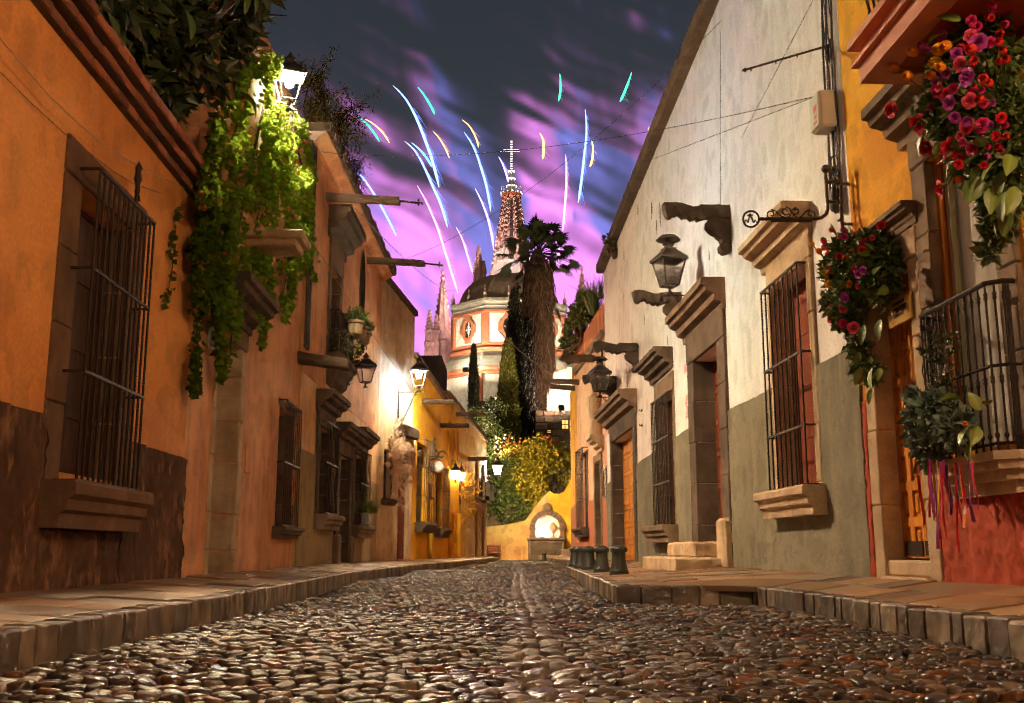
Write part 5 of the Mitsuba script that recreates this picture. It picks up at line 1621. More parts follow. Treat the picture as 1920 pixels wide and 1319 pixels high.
zfl = zc(690) + .4
yfl = cen[1] - Rl * 1.0
flood((cen[0] - 5.0, yfl - 1.2, zfl - 1.0), (cen[0] - 4.5, cen[1] - Ro, zc(600)), 2600, 'floodlight on the church eave lighting the drum from the left', .34)
flood((cen[0] + 5.0, yfl - 1.2, zfl - 1.0), (cen[0] + 4.5, cen[1] - Ro, zc(600)), 2600, 'floodlight on the church eave lighting the drum from the right', .34)
flood((cen[0] - 8.2, 98, 6.0), (cen[0] - 5.5, cen[1] - Rl, zc(735)), 1500, 'floodlight on the terrace lighting the white church wall')
flood((cen[0] + 8.6, 100, zat(775, 100)), (cen[0] + 6.0, cen[1] - Rl, zc(725)), 1200, 'floodlight beside the stone lodge lighting the church wall')
flood((sc[0] - 2, YS - 11, zs(600)), (sc[0], YS, zs(420)), 2800, 'floodlight below the great spire', .6, (1.0, .68, .62))
flood((at(812, 700, 138)[0], 138, zat(715, 138)), (at(828, 560, 150)[0], 150, zat(590, 150)), 500, 'floodlight at the foot of the left pinnacle', .5, (1.0, .66, .66))

P_ = at(897, 838, 64.5)
k_ = flood(P_, at(953, 740, 79), 2600, 'garden floodlight on a pole behind the ochre house, lighting the cypresses', .3, (1.0, .78, .40))
put(k_ + '__pole', tube([[P_[0], P_[1], 3.0], P_ - [0, 0, .2]], .05, 6), 'm_iron')
P_ = at(1052, 762, 84.5)
k_ = flood(P_, at(1010, 610, 91), 1300, 'floodlight on the stone lodge roof lighting the palm', .22, (1.0, .74, .5))
put(k_ + '__pole', tube([[P_[0], 86.5, sz - .1], P_ - [0, 0, .1]], .05, 6), 'm_iron')
# ------------------------------------------------------------------ foliage
def leaf_cards(C, D, L, W, seed, col0, col1, shape='leaf', droop=.25):
    """Many leaves at points C pointing along D: each four triangles folded along the midrib. Returns V, F, colours."""
    r = np.random.default_rng(seed)
    n = len(C)
    D = D / (np.linalg.norm(D, axis=1, keepdims=True) + 1e-9)
    up = r.normal(size=(n, 3))
    S = np.cross(D, up)
    S /= np.linalg.norm(S, axis=1, keepdims=True) + 1e-9
    N = np.cross(S, D)
    L = np.broadcast_to(L, (n,)) * r.uniform(.65, 1.3, n)
    W = np.broadcast_to(W, (n,)) * L / np.mean(L)
    l, w = L[:, None], W[:, None]
    p0 = C
    p1 = C + D * l * .45 + N * l * .06
    p2 = C + D * l - N * l * droop
    a = C + D * l * .4 + S * w * .5 + N * l * .12
    b = C + D * l * .4 - S * w * .5 + N * l * .12
    V = np.stack([p0, p1, p2, a, b], 1).reshape(-1, 3)
    o = (np.arange(n) * 5)[:, None]
    F = np.concatenate([o + np.array([[0, 1, 3]]), o + np.array([[3, 1, 2]]), o + np.array([[0, 4, 1]]), o + np.array([[4, 2, 1]])], 0)
    t = r.random((n, 1))
    c = np.asarray(col0) * (1 - t) + np.asarray(col1) * t
    c = c * r.uniform(.75, 1.25, (n, 1))
    return V, F, np.repeat(c, 5, 0)


def in_blobs(blobs, n, seed, shell=.55):
    """Points in a cloud of ellipsoids, denser near the skin, and the outward direction."""
    r = np.random.default_rng(seed)
    vol = np.array([np.prod(np.broadcast_to(b[1], 3)) ** (2 / 3) for b in blobs])
    idx = r.choice(len(blobs), n, p=vol / vol.sum())
    d = r.normal(size=(n, 3))
    d /= np.linalg.norm(d, axis=1, keepdims=True)
    q = r.uniform(shell ** 3, 1, n)[:, None] ** (1 / 3)
    c = np.array([b[0] for b in blobs])[idx]
    R = np.array([np.broadcast_to(b[1], 3) for b in blobs])[idx]
    lump = 1 + .28 * (meshkit.noise(d * 3.1 + idx[:, None] * 5.3, seed)[:, None] - .5) * 2
    return c + d * R * q * lump, d


def blob(px, py, Y, rpx, dy=None, sq=1.0):
    c = at(px, py, Y)
    m = (at(px + 100, py, Y)[0] - c[0]) / 100
    return c, np.array([rpx * m, (dy if dy else rpx * m), rpx * m * sq])


def bush(name, label, catg, blobs, n, L, W, c0, c1, seed, mat='m_leaf', core=True, trunk=None, group=None, droop=.25, up=.3):
    k = house(name, label, catg, group)
    C, d = in_blobs(blobs, n, seed)
    r = np.random.default_rng(seed + 1)
    D = d + r.normal(size=d.shape) * .8 + [0, 0, up]
    V, F, c = leaf_cards(C, D, L, W, seed + 2, c0, c1, droop=droop)
    tag(put(k + '__crown', (V, F), mat, False, c), kind='stuff')
    if core:                                              # twigs inside
        base = trunk if trunk is not None else blobs[0][0] - [0, 0, blobs[0][1][2] * 1.2]
        ms = []
        for b in blobs:
            for j in range(5):
                e = b[0] + r.normal(size=3) * b[1] * .45
                mid = .5 * (np.asarray(base) + e) + r.normal(size=3) * .12 * np.linalg.norm(e - base)
                ms.append(tube([base, mid, e], [.05, .035, .012], 4))
        part(k, 'branches', cat(ms), 'm_wood_dark')
    return k


# the bougainvillea and hedge above the end wall
bush('flowering_shrub', 'big yellow-green shrub lit by the lamp, spilling over the wall above the shell fountain', 'shrub',
     [blob(1010, 862, 65.5, 40), blob(985, 900, 65, 42), blob(1035, 850, 66, 24), blob(1000, 925, 64, 30), blob(968, 862, 66, 30), blob(1060, 862, 66.5, 16), blob(1058, 895, 66.5, 18), blob(1012, 958, 63.6, 16)], 8000, .22, .16, (.36, .27, .02), (.17, .17, .015), 3, trunk=at(1000, 990, 65.5))
bush('red_leaved_shrub', 'reddish blossoms scattered in the shrub behind the lit lamp', 'shrub', [blob(950, 842, 65.5, 26), blob(1022, 838, 65.2, 20), blob(985, 835, 66, 18)], 240, .2, .17, (.42, .06, .02), (.36, .14, .02), 13, trunk=at(960, 900, 66))
bush('dark_hedge', 'dense dark green hedge hanging over the tan end wall behind the bench', 'hedge',
     [blob(935, 930, 64.2, 34), blob(960, 955, 64, 34), blob(915, 950, 64.2, 26), blob(985, 965, 63.8, 20), blob(925, 890, 65, 30), blob(955, 890, 65, 34), blob(905, 900, 66, 24)], 9000, .17, .12, (.035, .06, .014), (.06, .085, .018), 5, trunk=at(940, 990, 64.5))
bush('ivy_mass', 'dark ivy climbing behind the yellow houses below the slim cypress', 'ivy', [blob(905, 800, 72, 30), blob(925, 770, 74, 26), blob(900, 850, 70, 30), blob(930, 830, 72, 30), blob(890, 780, 72, 16)], 4500, .2, .14, (.03, .045, .012), (.05, .055, .014), 6, trunk=at(915, 900, 73))


def cypress(px0, px1, py0, py1, Y, n, c0, c1, label, seed, L=.34, fat=1.0):
    k = house('cypress', label, 'cypress')
    r = np.random.default_rng(seed)
    A_, B_ = at(.5 * (px0 + px1), py1, Y), at(.5 * (px0 + px1), py0, Y)
    R = .5 * abs(at(px1, py1, Y)[0] - at(px0, py1, Y)[0])
    t = r.random(n) ** .85
    prof = np.minimum(1, 1.25 * (1 - t) ** .55) * (.75 + .25 * np.minimum(1, t * 5))
    ph = r.uniform(0, 6.28, n)
    lum = 1 + .35 * (meshkit.noise(np.stack([np.cos(ph) * 1.6, np.sin(ph) * 1.6, t * 14], 1), seed) - .5)
    rad = R * prof * lum * np.sqrt(r.uniform(.45, 1, n)) * fat
    C = np.stack([A_[0] + rad * np.cos(ph), Y + rad * np.sin(ph), A_[2] + (B_[2] - A_[2]) * t], 1)
    D = np.stack([np.cos(ph) * .45, np.sin(ph) * .45, np.ones(n)], 1) + r.normal(size=(n, 3)) * .3
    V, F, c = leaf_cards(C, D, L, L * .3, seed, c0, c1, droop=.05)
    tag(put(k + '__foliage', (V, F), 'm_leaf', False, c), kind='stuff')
    part(k, 'trunk', tube([A_ - [0, 0, 1.5], A_, .5 * (A_ + B_), B_ - [0, 0, .4]], [.3, .28, .18, .04], 8), 'm_wood_dark')
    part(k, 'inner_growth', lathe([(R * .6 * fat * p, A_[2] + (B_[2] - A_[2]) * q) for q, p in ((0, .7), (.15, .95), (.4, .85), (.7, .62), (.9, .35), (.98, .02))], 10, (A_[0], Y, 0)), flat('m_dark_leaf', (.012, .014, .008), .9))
    return k


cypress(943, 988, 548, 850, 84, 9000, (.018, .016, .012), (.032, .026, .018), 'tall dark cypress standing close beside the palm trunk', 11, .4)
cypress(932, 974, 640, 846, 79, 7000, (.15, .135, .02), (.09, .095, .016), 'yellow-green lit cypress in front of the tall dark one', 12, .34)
cypress(878, 897, 650, 800, 88, 2600, (.03, .038, .016), (.05, .05, .02), 'slim young cypress before the white church wall', 13, .3)
cypress(968, 1010, 600, 840, 87, 3500, (.02, .016, .013), (.03, .022, .018), 'dark cypress half hidden behind the palm trunk', 14, .4, .8)

# ------------------------------------------------------------------ the fan palm
YP = 92.0
k = PALM = house('fan_palm', 'tall fan palm with a shaggy skirt of dead fronds in front of the dome', 'palm tree')
pc = at(1010, 470, YP)
pmp = (at(1110, 470, YP)[0] - pc[0]) / 100
zp = lambda py: zat(py, YP)
scene['m_trunk'] = two({'type': 'principled', 'base_color': mikit.proc(lambda p, n, uv: mix((.12, .07, .045), (.055, .032, .022), smoothstep(.35, .65, fbm(p.x * 3, p.y * 3, p.z * 2.2, 3)))), 'roughness': .9})
put(k + '__trunk', tube([(pc[0], YP, 2.5), (pc[0] + .1, YP, zp(760)), (pc[0] + .15, YP, zp(690)), (pc[0], YP, zp(500))], [.62, .52, .45, .4], 12), 'm_trunk', True)
for i, py in enumerate(np.arange(830, 700, -6.5)):                        # old leaf bases
    m = lathe([(.50, 0), (.58, .12), (.60, .2), (.48, .26)], 10, (pc[0] + .12, YP, zp(py)), i * .31)
    part(k, 'leaf_scar', m, 'm_trunk')
r = np.random.default_rng(77)
n = 5200
t = r.random(n)
ph = r.uniform(0, 6.28, n)
Rk = np.interp(t, [0, .08, .3, .8, .95, 1], [.5, .9, 1.3, 1.2, 1.0, .85]) * (1 + .12 * np.sin(ph * 3 + t * 9))
zz = zp(712) + (zp(486) - zp(712)) * t
C = np.stack([pc[0] - .1 + Rk * np.cos(ph) * r.uniform(.75, 1.0, n), YP + Rk * np.sin(ph) * r.uniform(.75, 1.0, n), zz], 1)
D = np.stack([np.cos(ph) * .12, np.sin(ph) * .12, -np.ones(n)], 1) + r.normal(size=(n, 3)) * .1
V, F, c = leaf_cards(C, D, 1.6, .085, 78, (.22, .125, .08), (.12, .068, .042), droop=.02)
tag(put(k + '__dead_skirt', (V, F), 'm_tinted', False, c), kind='stuff')
part(k, 'skirt_core', lathe([(.4, zp(712)), (.9, zp(690)), (1.05, zp(560)), (1.0, zp(500)), (.3, zp(468))], 12, (pc[0] - .1, YP, 0)), 'm_trunk')


def fan_frond(base, d, L, R, seed, col):
    r = np.random.default_rng(seed)
    d = d / np.linalg.norm(d)
    s = np.cross(d, [0, 0, 1.0])
    s /= np.linalg.norm(s) + 1e-9
    hub = base + d * L * .68 + np.array([0, 0, -.05 * L])
    out = [(*tube([base, base + d * L * .3 + [0, 0, .05 * L], hub], [.05, .04, .03], 4), np.array(col) * .8)]
    Vs, Fs = [], []
    nn = np.cross(s, d)
    tw = r.normal(0, .6)
    s, nn = s * math.cos(tw) + nn * math.sin(tw), nn * math.cos(tw) - s * math.sin(tw)
    for i, a in enumerate(np.linspace(-1.9, 1.9, 24)):
        e = d * math.cos(a) + s * math.sin(a)
        l = R * (1 - .1 * abs(a)) * r.uniform(.85, 1.1)
        sag = np.array([0, 0, -1.0]) * l * (.10 + .25 * r.random())
        w = np.cross(e, nn) * .11
        p = [hub, hub + e * l * .55 + w + nn * .05, hub + e * l * .55 - w + nn * .05, hub + e * l + sag]
        k0 = len(Vs)
        Vs += p
        Fs += [[k0, k0 + 1, k0 + 2], [k0 + 1, k0 + 3, k0 + 2]]
    out.append((np.array(Vs), np.array(Fs), np.array(col)))
    return catc(out)


top = np.array([pc[0], YP, zp(478)])
for i in range(30):
    el = np.radians(r.uniform(-45, 88))
    a = i * 2.399 + r.normal(0, .2)
    d = np.array([math.cos(a) * math.cos(el), math.sin(a) * math.cos(el), math.sin(el)])
    col = np.array([(.045, .055, .028), (.06, .06, .03), (.035, .04, .022)][i % 3]) if el > -.2 else np.array([(.07, .045, .025), (.055, .035, .02)][i % 2])
    V, F, c = fan_frond(top, d, r.uniform(1.6, 3.6), r.uniform(1.1, 1.4), 100 + i, col)
    part(k, 'frond', (V, F), 'm_tinted', False, c)
for q, (px, py, dy) in enumerate(((1003, 424, 0), (1032, 428, 1), (1046, 446, -1), (1057, 467, .5), (1068, 489, -.5), (985, 436, -1), (968, 456, 0), (953, 474, .6), (957, 497, -.8), (1020, 446, -1.2), (1052, 500, 1), (1040, 480, -1.5), (990, 455, 1.2))):
    d = at(px, py, YP + dy) - top
    V, F, c = fan_frond(top, d, np.linalg.norm(d) / .66, r.uniform(1.3, 1.6), 400 + q, (.05, .055, .028))
    part(k, 'frond', (V, F), 'm_tinted', False, c)
for q, (px, py) in enumerate(((962, 520), (975, 535), (1052, 575), (985, 548))):   # drooping dead fronds
    d = at(px, py, YP) - top
    V, F, c = fan_frond(top + [0, 0, -1], d / np.linalg.norm(d), np.linalg.norm(d) * 1.2, 1.2, 300 + q, (.08, .05, .03))
    part(k, 'frond', (V, F), 'm_tinted', False, c)

# ------------------------------------------------------------------ the vine on the salmon house
k = VINE = house('climbing_vine', 'bright green vine tumbling down the salmon house round the blazing lantern', 'vine')
r = np.random.default_rng(55)
poly_px = Polygon([(372, 330), (398, 230), (440, 150), (470, 108), (500, 92), (522, 98), (530, 132), (505, 150), (512, 190), (548, 200), (568, 220), (578, 262), (588, 300), (590, 330), (583, 360), (590, 420), (598, 500), (590, 540), (578, 505), (566, 520), (558, 500), (545, 585), (530, 600), (520, 545), (505, 560), (498, 640), (488, 652), (480, 570), (470, 540), (452, 560), (447, 610), (440, 650), (424, 705), (408, 715), (400, 650), (398, 560), (392, 540), (380, 590), (378, 680), (366, 735), (356, 742), (354, 690), (362, 600), (358, 480), (366, 410)])
from shapely import contains_xy
px = r.uniform(350, 600, 60000)
py = r.uniform(80, 745, 60000)
ok = contains_xy(poly_px, px, py)
dens = np.where(py < 480, 1.0, .8) * np.where((px > 452) & (px < 530) & (py > 415) & (py < 465), .12, 1)
str_ = meshkit.noise(np.stack([px * .09, py * .006, px * 0], 1), 4)
lump = meshkit.noise(np.stack([px * .03, py * .03, px * 0], 1), 6)
ok &= r.random(len(px)) < dens * np.clip(.16 + 2.4 * (str_ * .7 + lump * .5 - .42), .02, 1)
ok &= r.random(len(px)) < .55
px, py = px[ok], py[ok]
ofs = .05 + .55 * lump[ok] * r.random(len(px)) * np.interp(py, [100, 250, 500, 740], [1.2, 1.0, .6, .25]) + .12 * str_[ok]
C = []
for a, b, o in zip(px, py, ofs):
    C.append(FB.w(*(lambda uz: (uz[0], o, uz[1]))(FB.uz(a, b, o))))
C = np.array(C)
D = FB.dir(0, .55, -.75) + r.normal(size=C.shape) * .45
V, F, c = leaf_cards(C, D, .105, .10, 56, (.075, .15, .012), (.16, .28, .022), droop=.15)
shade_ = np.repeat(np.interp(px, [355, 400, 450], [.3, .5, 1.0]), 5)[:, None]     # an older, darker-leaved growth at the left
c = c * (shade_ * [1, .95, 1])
bad = r.random(len(C)) < .06
c[np.repeat(bad, 5)] = np.array([.22, .10, .02])
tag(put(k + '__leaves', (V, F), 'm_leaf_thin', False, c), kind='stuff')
# woody stems
for i, (pa, pb) in enumerate((((470, 120), (372, 480)), ((500, 110), (420, 690)), ((520, 140), (490, 640)), ((540, 200), (530, 585)), ((560, 230), (590, 520)), ((480, 100), (362, 730)), ((530, 150), (470, 540)))):
    q = [FB.uz(pa[0] + (pb[0] - pa[0]) * s + 8 * math.sin(7 * s + i), pa[1] + (pb[1] - pa[1]) * s, .06) for s in np.linspace(0, 1, 14)]
    part(k, 'stem', tube([FB.w(a, .06, b) for a, b in q], np.linspace(.028, .008, 14), 5), 'm_wood_dark')
# hanging tendrils, and the stray one on the orange house
def tendril(k, f, pts, o, n, seed):
    r = np.random.default_rng(seed)
    P = np.array([f.w(*(lambda uz: (uz[0], o, uz[1]))(f.uz(a, b, o))) for a, b in pts])
    s = np.linspace(0, 1, len(P))
    t = r.random(n)
    C = np.stack([np.interp(t, s, P[:, i]) for i in range(3)], 1) + r.normal(0, .02, (n, 3))
    V, F, c = leaf_cards(C, f.dir(0, .6, -.7) + r.normal(size=(n, 3)) * .5, .085, .08, seed, (.04, .07, .015), (.07, .10, .02), droop=.15)
    tag(part(k, 'tendril_leaves', (V, F), 'm_leaf_thin', False, c), kind='stuff')
    part(k, 'tendril', tube(P, .006, 4), 'm_wood_dark')


k2 = house('stray_vine', 'thin strand of ivy dangling on the orange wall right of the great window', 'vine')
tendril(k2, FA, [(331, 395), (325, 430), (320, 470), (324, 500), (316, 540), (303, 568)], .06, 46, 5)
tendril(VINE, FB, [(372, 560), (368, 640), (360, 740)], .08, 50, 6)
tendril(VINE, FB, [(490, 560), (487, 650)], .12, 30, 7)
tendril(VINE, FB, [(541, 520), (537, 610)], .12, 30, 8)

# ------------------------------------------------------------------ the rubber tree on the orange house's roof
k = RUB = house('rubber_tree', 'dark broad-leaved tree overhanging the cornice of the orange house', 'tree')
r = np.random.default_rng(91)
base = np.array([Lx(13) - 1.6, 12.6, zA - .3])
RB = [blob(290, 60, 12.5, 105), blob(200, 20, 11.5, 100), blob(370, 50, 14, 100), blob(320, 160, 13.5, 85), blob(375, 165, 15, 62), blob(270, 170, 12.2, 70), blob(420, 10, 14, 62), blob(350, 250, 14.5, 55), blob(170, 20, 10.5, 70), blob(365, 290, 15, 40), blob(490, -45, 12.5, 32)]
# everything stays on the roof side of the facade except the boughs overhead
limbs = []
for i, b in enumerate(RB):
    mid = .5 * (base + b[0]) + r.normal(size=3) * .25
    limbs.append(tube([base - [0, 0, .6], .6 * base + .4 * mid, mid, b[0]], [.14, .1, .07, .03], 7))
    for j in range(6):
        e = b[0] + r.normal(size=3) * b[1] * .6
        limbs.append(tube([b[0], .5 * (b[0] + e) + r.normal(size=3) * .06, e], [.03, .02, .008], 4))
put(k + '__trunk', cat(limbs), 'm_wood_dark', 40)
C, d = in_blobs(RB, 5200, 92, .2)
C[:, 2] = np.maximum(C[:, 2], zA + .3 + .3 * r.random(len(C)))
D = d + r.normal(size=d.shape) * .9 + [0, 0, -.3]
V, F, c = leaf_cards(C, D, .30, .14, 93, (.022, .034, .012), (.035, .05, .014), droop=.2)
tag(put(k + '__small_leaves', (V, F), 'm_leaf', False, c), kind='stuff')


def big_leaf(C, D, L, W, col, seed, curl=.25):
    """One broad glossy leaf with a raised midrib: 8 x 4 quads."""
    r = np.random.default_rng(seed)
    D = np.asarray(D, float) / np.linalg.norm(D)
    S = np.cross(D, r.normal(size=3) * .4 + [0, 0, 1.0])
    S /= np.linalg.norm(S)
    N = np.cross(S, D)
    s, t = np.meshgrid(np.linspace(0, 1, 8), np.linspace(-1, 1, 5), indexing='ij')
    w = W * .5 * np.sin(np.pi * np.clip(s, .02, .98) ** .8) ** .75
    bend = -curl * L * s ** 2
    V = C + (D * (L * s)[..., None] + S * (w * t)[..., None] + N * (bend + .12 * W * np.abs(t) * np.sin(np.pi * s) + .015 * L * np.sin(s * 22) * np.abs(t))[..., None])
    V = V.reshape(-1, 3)
    i, j = np.meshgrid(np.arange(7), np.arange(4), indexing='ij')
    p = (i * 5 + j).ravel()
    F = np.vstack([np.stack([p, p + 5, p + 6], 1), np.stack([p, p + 6, p + 1], 1)])
    c = np.asarray(col) * (1 + .35 * (np.abs(t.ravel()) < .1))[:, None] * r.uniform(.85, 1.15)
    return V, F, c


C, d = in_blobs(RB, 240, 94, .75)
C[:, 2] = np.maximum(C[:, 2], zA + .4 + .5 * r.random(len(C)))
for i in range(len(C)):
    V, F, c = big_leaf(C[i], d[i] + r.normal(size=3) * .5 + [0, 0, -.5], r.uniform(.24, .4), r.uniform(.12, .19), np.array([(.035, .055, .016), (.05, .08, .018), (.028, .042, .014)][i % 3]), 900 + i)
    part(k, 'leaf', (V, F), 'm_leaf', True, c)
for i, (px, py, dx, dz, L, Y) in enumerate(((425, -20, .1, -1, .42, 10.5), (445, -25, .2, -1, .46, 10.2), (470, -25, .5, -1, .38, 10.4), (485, -20, .9, -.6, .34, 10.6), (455, -30, .4, -1, .40, 10.3), (190, 10, .2, -1, .34, 9.8), (205, 25, .6, -1, .34, 9.8), (350, 20, .5, -1, .4, 11), (320, 150, -.6, -.5, .36, 12), (330, 140, -.2, -.9, .36, 12), (480, 215, -.8, -.2, .36, 14.5), (450, 180, .8, -.3, .36, 14.5), (470, 190, .5, -.8, .4, 14.5))):
    V, F, c = big_leaf(at(px, py, Y), (dx, -.25, dz), L, L * .42, (.06, .10, .02), 1500 + i)
    part(k, 'leaf', (V, F), 'm_leaf', True, c)
# a pale utility box on the roof edge among the leaves
k = house('roof_box', 'pale metal box on the roof edge under the dark tree', 'box')
u, z = FA.uz(283, 235, -.1)
put(k + '__case', FA.W(box(u - .25, u + .35, -.35, .02, z - .15, z + .32, .03)), 'm_grey_box')
part(k, 'door', FA.W(box(u - .21, u + .31, .02, .032, z - .11, z + .28, .004)), 'm_grey_box')

# ------------------------------------------------------------------ thin trees behind the tiled eave
def feather_tree(base, tips, label, seed, n=420, L=.26):
    k = house('pepper_tree', label, 'tree')
    r = np.random.default_rng(seed)
    ms, C = [], []
    for e in tips:
        mid = .5 * (base + e) + r.normal(size=3) * .2
        ms.append(tube([base, mid, e], [.05, .03, .01], 5))
        for j in range(7):
            s = base + (e - base) * r.uniform(.45, 1)
            q = s + r.normal(size=3) * .38 + [0, 0, .1]
            ms.append(tube([s, .5 * (s + q) + r.normal(size=3) * .04, q], [.014, .009, .004], 4))
            for m in range(n // (7 * len(tips))):
                C.append(s + (q - s) * r.random() + r.normal(size=3) * .09)
    put(k + '__trunk', cat(ms), 'm_wood_dark', 40)
    C = np.array(C)
    V, F, c = leaf_cards(C, r.normal(size=C.shape) + [0, 0, -.8], L * .5, L * .13, seed, (.06, .06, .018), (.11, .085, .025), droop=.1)
    tag(put(k + '__leaflets', (V, F), 'm_leaf_thin', False, c), kind='stuff')


feather_tree(at(625, 290, 26.0), [at(x, y, 26.0 + dy) for x, y, dy in ((660, 185, 0), (682, 195, .4), (640, 190, -.4), (670, 250, .3), (655, 215, .6))], 'small forked tree above the eave with sparse feathery leaves', 21, 900)
feather_tree(at(600, 270, 24.5), [at(x, y, 24.5 + dy) for x, y, dy in ((590, 110, 0), (605, 130, .5), (575, 160, -.5), (610, 200, .3), (600, 160, .8), (620, 215, .3), (585, 200, .2))], 'wispy taller tree beside the lantern, above the terracotta roof', 22, 2400)
feather_tree(at(655, 345, 30.0), [at(x, y, 30.0 + dy) for x, y, dy in ((645, 300, 0), (668, 310, .5), (655, 290, -.5), (672, 335, .3))], 'small wispy bush just above the first rain spout', 23, 900)

# ------------------------------------------------------------------ plants on the pink house's roof
def blades(name, label, px, py, Y, n, L, w, c0, c1, seed, spread=.7, catg='plant'):
    k = house(name, label, catg)
    r = np.random.default_rng(seed)
    b = at(px, py, Y)
    Vs, Fs, Cs = [], [], []
    for i in range(n):
        a = r.uniform(0, 6.28)
        tilt = r.uniform(.05, spread)
        d = np.array([math.cos(a) * tilt, math.sin(a) * tilt, 1.0])
        l = L * r.uniform(.6, 1.15)
        s = np.array([-math.sin(a), math.cos(a), 0]) * w * .5
        p0 = b + np.array([math.cos(a), math.sin(a), 0]) * r.uniform(0, .12)
        p1 = p0 + d * l * .55
        p2 = p0 + d * l * .9 - [0, 0, tilt * l * .35] + d * [.3, .3, 0] * l
        k0 = len(Vs) * 1
        Vs += [p0 - s, p0 + s, p1 + s * .8, p1 - s * .8, p2]
        Fs += [[k0, k0 + 1, k0 + 2], [k0, k0 + 2, k0 + 3], [k0 + 3, k0 + 2, k0 + 4]]
        Cs += [np.asarray(c0) + (np.asarray(c1) - c0) * r.random()] * 5
    tag(put(k + '__blades', (np.array(Vs), np.array(Fs)), 'm_leaf', False, np.array(Cs)), kind='stuff')
    return k, b


k, b = blades('spiky_plant', 'tall spiky grass-like plant on the pink house roof', 1112, 592, 35.0, 130, 1.5, .035, (.05, .08, .02), (.09, .12, .03), 31)
k, b = blades('spiky_plant', 'second spiky plant on the pink house roof, nearer the coping of the white house', 1126, 560, 33.8, 60, 1.0, .03, (.05, .08, .02), (.09, .11, .03), 32)
bush('roof_shrub', 'leafy dark shrub spilling over the terracotta parapet of the pink house', 'shrub', [blob(1090, 590, 36.5, 22), blob(1078, 620, 38, 20), blob(1068, 645, 39.5, 16), blob(1100, 565, 35.5, 18), blob(1068, 670, 40.5, 12)], 2600, .17, .1, (.05, .075, .018), (.10, .10, .022), 33, trunk=at(1090, 640, 37.5))
bush('roof_shrub', 'thin sprig of leaves on the roof edge of the white house', 'shrub', [blob(1148, 462, 29.5, 9), blob(1142, 450, 29.5, 7)], 90, .16, .07, (.03, .045, .015), (.05, .06, .02), 34, trunk=at(1152, 485, 29.5))
# ------------------------------------------------------------------ flowers
def rose(R, seed, col, open_=1.0):
    """A rose of overlapping cupped petals, opening towards +z. Returns V, F, colours."""
    r = np.random.default_rng(seed)
    out = []
    layers = ((4, .22, .95, .15), (5, .45, .85, .35), (6, .72, .68, .62), (7, 1.0, .42, 1.0))
    for li, (n, rad, hgt, flare) in enumerate(layers):
        for i in range(n):
            a0 = 2 * np.pi * (i + .5 * (li % 2)) / n + r.normal(0, .12)
            wd = 2 * np.pi / n * .72
            s, t = np.meshgrid(np.linspace(-1, 1, 5), np.linspace(0, 1, 4), indexing='ij')
            prof = rad * (.25 + .75 * t ** .7) * (1 + .10 * flare * open_ * t ** 3)
            ang = a0 + s * wd * (.55 + .45 * np.sin(np.pi * np.clip(.15 + .75 * t, 0, 1)))
            z = hgt * (t ** .9) * (1 - .25 * s ** 2 * t) - .12 * flare * open_ * t ** 4
            z = z + .04 * r.normal() + .03 * np.sin(s * 5 + i)
            rr = prof * (1 - .10 * s ** 2 * t)
            V = np.stack([rr * np.cos(ang), rr * np.sin(ang), z * .9 - .25], -1).reshape(-1, 3) * R
            ii, j = np.meshgrid(np.arange(4), np.arange(3), indexing='ij')
            p = (ii * 4 + j).ravel()
            F = np.vstack([np.stack([p, p + 4, p + 5], 1), np.stack([p, p + 5, p + 1], 1)])
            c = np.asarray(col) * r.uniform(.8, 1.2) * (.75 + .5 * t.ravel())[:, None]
            out.append((V, F, c))
    return catc(out)


def tulip(R, seed, col):
    r = np.random.default_rng(seed)
    out = []
    for i in range(6):
        a0 = 2 * np.pi * i / 6
        s, t = np.meshgrid(np.linspace(-1, 1, 4), np.linspace(0, 1, 6), indexing='ij')
        k = .92 if i % 2 else 1.0
        prof = R * k * np.interp(t, [0, .25, .55, .85, 1], [.15, .8, .92, .68, .5])
        ang = a0 + s * .62 * np.interp(t, [0, .4, .8, 1], [.6, 1.05, .8, .1])
        z = R * (2.1 * t - .9) * (1 - .04 * s ** 2)
        V = np.stack([prof * np.cos(ang), prof * np.sin(ang), z], -1).reshape(-1, 3)
        ii, j = np.meshgrid(np.arange(3), np.arange(5), indexing='ij')
        p = (ii * 6 + j).ravel()
        F = np.vstack([np.stack([p, p + 6, p + 7], 1), np.stack([p, p + 7, p + 1], 1)])
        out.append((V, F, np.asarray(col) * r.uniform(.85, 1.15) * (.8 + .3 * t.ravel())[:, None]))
    return catc(out)


RED, PNK, PUR, MAG, ORA, YEL, RTU = (.52, .016, .03), (.66, .10, .17), (.36, .05, .30), (.50, .025, .14), (.78, .26, .012), (.80, .46, .02), (.62, .035, .03)


